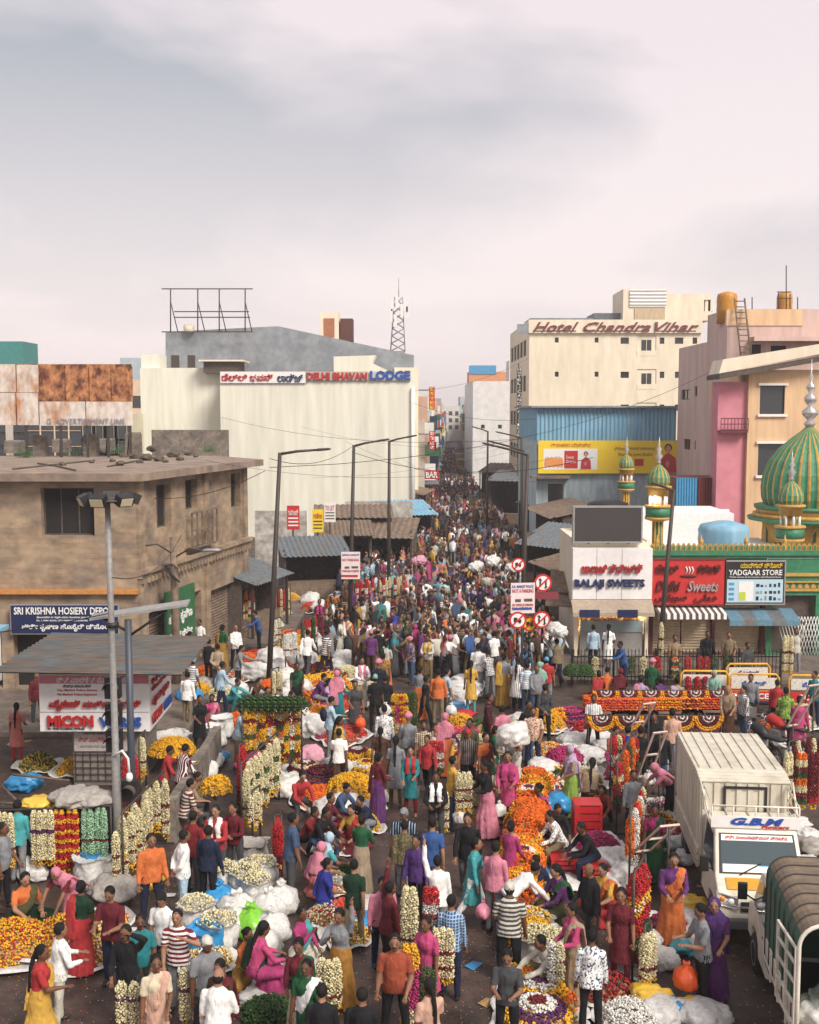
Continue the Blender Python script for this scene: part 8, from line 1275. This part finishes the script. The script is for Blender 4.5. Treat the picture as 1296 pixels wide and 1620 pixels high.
PL += [(60,1150,'m_stand','maroon','dark grey',150,None,None,0,'on the pavement left of the kiosk'),(410,1032,'m_reach','blue','black',250,None,None,0,'at the awning stall garlands'),(352,1062,'f_saree','green','mustard',40,'mustard',None,0,'shopping on the left pavement'),(318,1048,'m_stand2','white','khaki',200,None,None,0,'beside the shopfront garlands'),(300,1070,'f_kurta2','red','black',70,None,None,0,'passing the shopfront garlands'),(326,1032,'m_cross','dark grey','black',190,None,None,0,'leaning by the shopfront garlands'),(400,1120,'m_squat','brown','dark grey',120,None,None,0,'squatting beside the orange strings'),(420,1140,'f_floor','maroon','green',140,'green',None,0,'seated under the leaning lamp'),(455,1150,'m_floor','white','grey',120,None,None,0,'seated behind the tall garland frame'),(350,1130,'m_walk','light blue','navy',60,None,None,0,'walking on the left pavement'),(440,1210,'m_stand','dark grey','black',60,None,None,0,'beside the tall garland frame'),(560,1345,'f_floor','mustard','maroon',200,'red',None,0,'seated behind the white blossoms'),(585,1320,'m_squat','navy','grey',220,None,None,0,'squatting by the yellow strings'),(480,1345,'m_squat','dark red','black',110,None,None,0,'squatting by the seated phone users'),(860,1310,'f_floor','green','purple',260,'magenta',None,0,'seated behind the orange stack'),(868,1425,'m_squat','navy','dark grey',250,None,None,0,'squatting behind the display'),(960,1455,'f_floor','yellow','red',230,'orange',None,0,'seated by the frame line'),(955,1300,'m_squat','rust','black',200,None,None,0,'squatting by the red crates'),(1000,1330,'m_stand','grey','navy',180,None,None,0,'standing between the garland stands'),(1035,1395,'f_saree','magenta','green',200,'green',None,0,'standing beside the box truck'),(740,1420,'m_walk','black','grey',190,None,None,0,'walking down the bare road'),(560,1500,'m_walk2','dark green','khaki',10,None,None,0,'walking up the bare road'),(660,1460,'m_stand','violet','black',200,None,None,0,'watching the garland sellers'),(880,1570,'m_squat','offwhite','khaki',250,None,None,0,'squatting by the open sacks'),(130,1540,'f_saree','dark green','red',20,'red',None,0,'buying at the cream and red basket'),(180,1560,'m_phone','maroon','navy',190,None,None,0,'near the flower baskets')]
for e in PL: person(e[0], e[1], e[2], e[3], e[4], e[5], e[6], e[7], e[8], e[9])
OCC += [(o[0].location.x, o[0].location.y, .3) for o in PEOPLE]
# carried things
def carried(px, py, z, lab, m, r=.16, h=.34):
    p = G(px,py,z); me = cached(('carry',m.name), lambda: sack_mesh(.16,.34,m,False)); return link('carrier_bag', me, None, tuple(p), random.uniform(0,6), lab, 'bag', 'bags carried by shoppers', scale=r/.16)
carried(652,1262,.4,'orange-red bag of flowers held by the teal cardigan shopper',PLAO,.16); carried(570,1150,.4,'orange-red bag beside the grey tunic shopper',PLAO,.15); carried(1085,1562,.3,'clear bag of orange-red flowers held beside the pickup',PLAO,.19); carried(765,1450,.3,'pink bag held at the display',mat('pink_plastic',(.7,.25,.35),.4),.14); carried(1026,1240,.5,'white bag held by the black sweater',CLOTHW,.15); carried(610,1130,1.1,'white bag slung on a black shoulder',CLOTHW,.15); carried(728,1300,.35,'white bag held by the yellow shirt',CLOTHW,.15); carried(714,1130,.7,'white carrier bag beside the orange shirt',CLOTHW,.15); carried(822,1265,.4,'coral bag of flowers near the sack carrier',PLAO,.18); carried(790,1290,.4,'cream bag held by the hot pink cardigan',CLOTHW,.15)
bundle(0,0,'on the shoulder of the sack carrier','w',.36,.9,at=G(812,1280)+Vector((0,0,1.55)))
hang(648,1402,1.9,['cream'],'held high by the maroon-shirted seller',1.1,.07,2); hang(648,1492,1.5,['magenta'],'in the middle of the road',1.3,.08,2); hang(682,1402,1.75,['redwhite'],'lifted by the white-shirted seller',.9,.07,2); hang(700,1468,1.35,['creamred'],'held by the check-shirted man',.8,.07,3); hang(676,1530,1.1,['green'],'beside the pink-kurta shopper',.9,.13,1); hang(701,1252,1.15,['creamred'],'held by the dark-suited man',.8,.07,2); hang(734,1222,1.5,['creamred'],'held by the yellow-shirted seller',.8,.07,3); hang(752,1236,1.2,['cream'],'near the yellow-shirted seller',.8,.07,2); hang(690,1172,1.25,['redwhite'],'carried in front of the pink veil',.9,.08,3); hang(632,1098,1.4,['yellowred','magenta','redyellow'],'held up near the pink turban',1.0,.08,4); hang(520,1518,1.0,['cream'],'below the raised-arm shopper',.9,.08,3); hang(652,1095,1.4,['green'],'held up near the pink turban',1.0,.1,2)
# ------------------------------------------------------------------ the crowd in the street
SITES = []
def free(x, y, d=.5):
    for a, b_, r in OCC:
        if (a-x)**2+(b_-y)**2 < (d*.5+r*.7)**2: return False
    return True
tops = ['white','offwhite','cream','grey','dark grey','black','navy','blue','light blue','sky blue','teal','green','olive','mint','yellow','mustard','orange','rust','red','maroon','dark red','pink','hot pink','magenta','salmon','lavender','purple','brown','beige','tan','peach','black','navy','white','maroon','light blue','black','black','navy','dark grey','dark grey','brown','maroon','grey','white','white','olive','navy','dark red','black']
lowm = ['black','dark grey','navy','denim','grey','khaki','brown','black']; lowf = ['red','magenta','green','mustard','royal blue','maroon','purple','orange','teal','pink','dark green','yellow']
calm = ['white','white','white','offwhite','black','black','navy','dark grey','grey','maroon','brown','light blue','denim','khaki']
mk = ['m_stand','m_stand2','m_walk','m_walk2','m_reach','m_back','m_cross','m_cap','m_bald','m_phone','m_lungi','m_scarf','m_pack','m_carry','m_turban','m_load','m_lungi_cap']; fk = ['f_saree','f_saree2','f_cardigan','f_veil','f_kurta','f_kurta2','f_kurta_scarf','f_skirt']
def road_x(Y): return (-3.9 if Y < 62 else -3.9+(Y-62)*.2 if Y < 83 else .9+(Y-83)*.038), (5.6 if Y < 70 else 7.5 if Y < 130 else 8.2+(Y-138)*.038)
def zone(x, Y): return 'near the round road signs' if x > 2.2 and Y < 50 else 'by the left-hand racks' if x < -1.5 and Y < 60 else 'in the middle of the packed street' if Y < 52 else 'deeper in the packed street'
tries = 0
while len(PEOPLE) < 300 and tries < 9000:
    tries += 1; Y = 26+34*random.random()**.9; a, b_ = road_x(Y); x = random.uniform(a, b_ if Y > 36 else 4.0)
    if not free(x, Y, .5): continue
    OCC.append((x, Y, .3)); f = random.random() < .3; n = random.choice(fk if f else mk); tp_ = random.choice(tops if random.random() < .55 else calm)
    person(0, 0, n, tp_, random.choice(lowf if f else lowm), random.choice([0,180,random.uniform(0,360),random.uniform(-40,40)]), random.choice(lowf) if f else random.choice(['white','navy','red','olive','pink','yellow']), random.choice(['white','black','grey','navy']), random.choice([0,0,0,0,0,1,2,3,4]), zone(x, Y), at=Vector((x, Y, 0)))
    if n == 'm_load': bundle(0,0,'balanced on a head in the street',random.choice('wwyp'),.34,.8,at=Vector((x,Y,1.72)))
PN = ['plain','striped','check','patterned','striped']
for o, a, top, lower, wrap, pat, trim, desc in PEOPLE:
    c = ARCH[a].get('cloth','trousers'); up_ = {'saree':'blouse','kurta':'tunic','skirt':'top'}.get(c,'shirt'); lo_ = {'saree':'sari','kurta':'leggings','skirt':'skirt','lungi':'wrap cloth'}.get(c,'trousers')
    ht = {'cap':'cap','turban':'turban','veil':'veil'}.get(ARCH[a].get('hair',''),''); hs2 = f' {wrap} {ht}' if ht and wrap and ht not in desc else ''
    pose = {'m_walk':'walking','m_walk2':'striding','m_reach':'reaching out','m_back':'hands behind back','m_cross':'arms folded','m_phone':'looking down','m_load':'arms raised','m_pack':'with backpack','m_carry':'walking','m_scarf':'with scarf','f_saree2':'stepping','f_kurta2':'walking'}.get(a,'') if not desc or desc.startswith(('near','by the left','in the middle','deeper')) else ''
    l = f"person in {PN[pat]+' ' if pat else ''}{top} {up_} and {lower} {lo_}{','+hs2 if hs2 else ''}{' '+pose if pose else ''}, {desc}"
    w2 = l.split(); o['label'] = ' '.join(w2[:16]); o['group'] = 'people in the flower market'
# far crowd, too many and too small to pick apart
lo = []
for n in ('m_stand','m_walk','m_stand2','m_reach','f_saree','f_kurta','m_load','f_veil'):
    res, mi = person_mesh('far', **dict(ARCH[n], voxel=.034, tris=.062)); V = np.array([v.co[:] for v in res.vertices], np.float32); Fc = [tuple(p.vertices) for p in res.polygons]; lo.append((V, Fc, mi)); bpy.data.meshes.remove(res)
VV, FF, CC = [], [], []; base = 0; far_pts = []
for k in range(9000):
    if len(far_pts) > 1280: break
    u = random.random(); Y = 39+(u**1.7)*200; a, b_ = road_x(Y); x = random.uniform(a+.1, b_-.1)
    if Y < 64 and not free(x, Y, .3): continue
    if any((x-c)**2+(Y-d)**2 < .16 for c, d in far_pts[-160:]): continue
    far_pts.append((x, Y)); V, Fc, mi = random.choice(lo); th = random.uniform(0,6.3); c_, s_ = math.cos(th), math.sin(th); sc_ = random.uniform(.92,1.05); P_ = V*sc_; P_ = np.stack([P_[:,0]*c_-P_[:,1]*s_+x, P_[:,0]*s_+P_[:,1]*c_+Y, P_[:,2]], 1); VV.append(P_)
    fem = random.random() < .3; pal = {SKIN:random.choice(SK),HAIR:(.012,.01,.01),TOP:COL[random.choice(tops if random.random() < .5 else calm)],LOWER:COL[random.choice(lowf if fem and random.random() < .6 else lowm)],SHOE:(.02,.016,.014),WRAP:COL[random.choice(lowf)]}
    FF += [tuple(i+base for i in f) for f in Fc]; CC += [pal.get(m_, (.1,.1,.1)) for m_ in mi]; base += len(V)
me = bpy.data.meshes.new('crowd'); me.from_pydata(np.concatenate(VV).tolist(), [], FF); me.update(); at = me.color_attributes.new('Col','FLOAT_COLOR','CORNER'); nl = [len(f) for f in FF]; ca = np.ones((sum(nl),4), np.float32); ca[:,:3] = np.repeat(np.array(CC, np.float32), nl, axis=0); at.data.foreach_set('color', ca.ravel()); me.materials.append(mat('crowd_cloth', (1,1,1), .85, .12, 9, attr='Col')); me.polygons.foreach_set('use_smooth', [True]*len(me.polygons)); o = link('crowd', me, kind='stuff'); o['label'] = 'dense distant crowd filling the long street'; o['category'] = 'crowd'
# goods along the far street edges
for k in range(60):
    Y = random.uniform(56,150); a, b_ = road_x(Y); sd_ = random.random() < .5; x = a-.2+random.uniform(0,.9) if sd_ else b_+.2-random.uniform(0,.9)
    if Y < 66 and not free(x, Y, .6): continue
    OCC.append((x,Y,.4)); t_ = heap(648, 900, random.choice(['skein','mound']), random.choice(['yellow','cream yellow','red','orange','white','coral']), 'along the far street edge', .5, .4, random.choice(['w','b',None])); t_.location = (x,Y,0)
# ------------------------------------------------------------------ litter
n = 7000; pts = []
for k in range(n):
    px = random.uniform(-20,1310); py = 1060+600*random.random()**.8; p = G(px,py); pts.append((p.x+random.gauss(0,.1), p.y+random.gauss(0,.1), .012))
for cx, cy, m_, s_ in ((925,1340,1500,.9),(900,1390,900,.7),(1060,1490,900,.5),(700,1480,500,1.0),(300,1400,600,.8),(640,1250,600,1.2)):
    c_ = G(cx,cy); pts += [(c_.x+random.gauss(0,s_), c_.y+random.gauss(0,s_), .012) for _ in range(m_)]
pts = np.array(pts); cols = pick(['cream','white','yellow','orange','red','magenta','green','maroon','pink'], len(pts)); near = np.array([(G(925,1340)-Vector((p[0],p[1],0))).length < 2.2 or (G(1060,1490)-Vector((p[0],p[1],0))).length < 1.1 for p in pts]); cols[near] = pick(['magenta','pink','maroon','magenta'], int(near.sum()))
me = blossoms('petals', pts, .016, cols*.75); co = np.empty(len(me.vertices)*3, np.float32); me.vertices.foreach_get('co', co); co = co.reshape(-1,3); co[:,2] = .006+(co[:,2]-.012)*.25+.003; me.vertices.foreach_set('co', co.ravel()); link('fallen_petals', me, kind='stuff')
for k in range(70):
    px = random.uniform(0,1150); py = random.uniform(1090,1610); p = G(px,py)
    if not free(p.x,p.y,.2): continue
    b = MB(); s_ = random.uniform(.06,.16); q = [(random.uniform(-s_,s_), random.uniform(-s_,s_)) for _ in range(1)]; b.add([(-s_,-s_*.6,.01),(s_,-s_*.7,.02),(s_*.8,s_*.6,.012),(-s_*.9,s_*.7,.03),(0,0,.045)], [(0,1,4),(1,2,4),(2,3,4),(3,0,4)]); b.build('scrap', random.choice([CLOTHW,TAR,JUTE,PLAB]), None, loc=(p.x,p.y,0), rz=random.uniform(0,6), label='crumpled scrap of packing dropped on the road', cat='litter', group='scraps on the road')
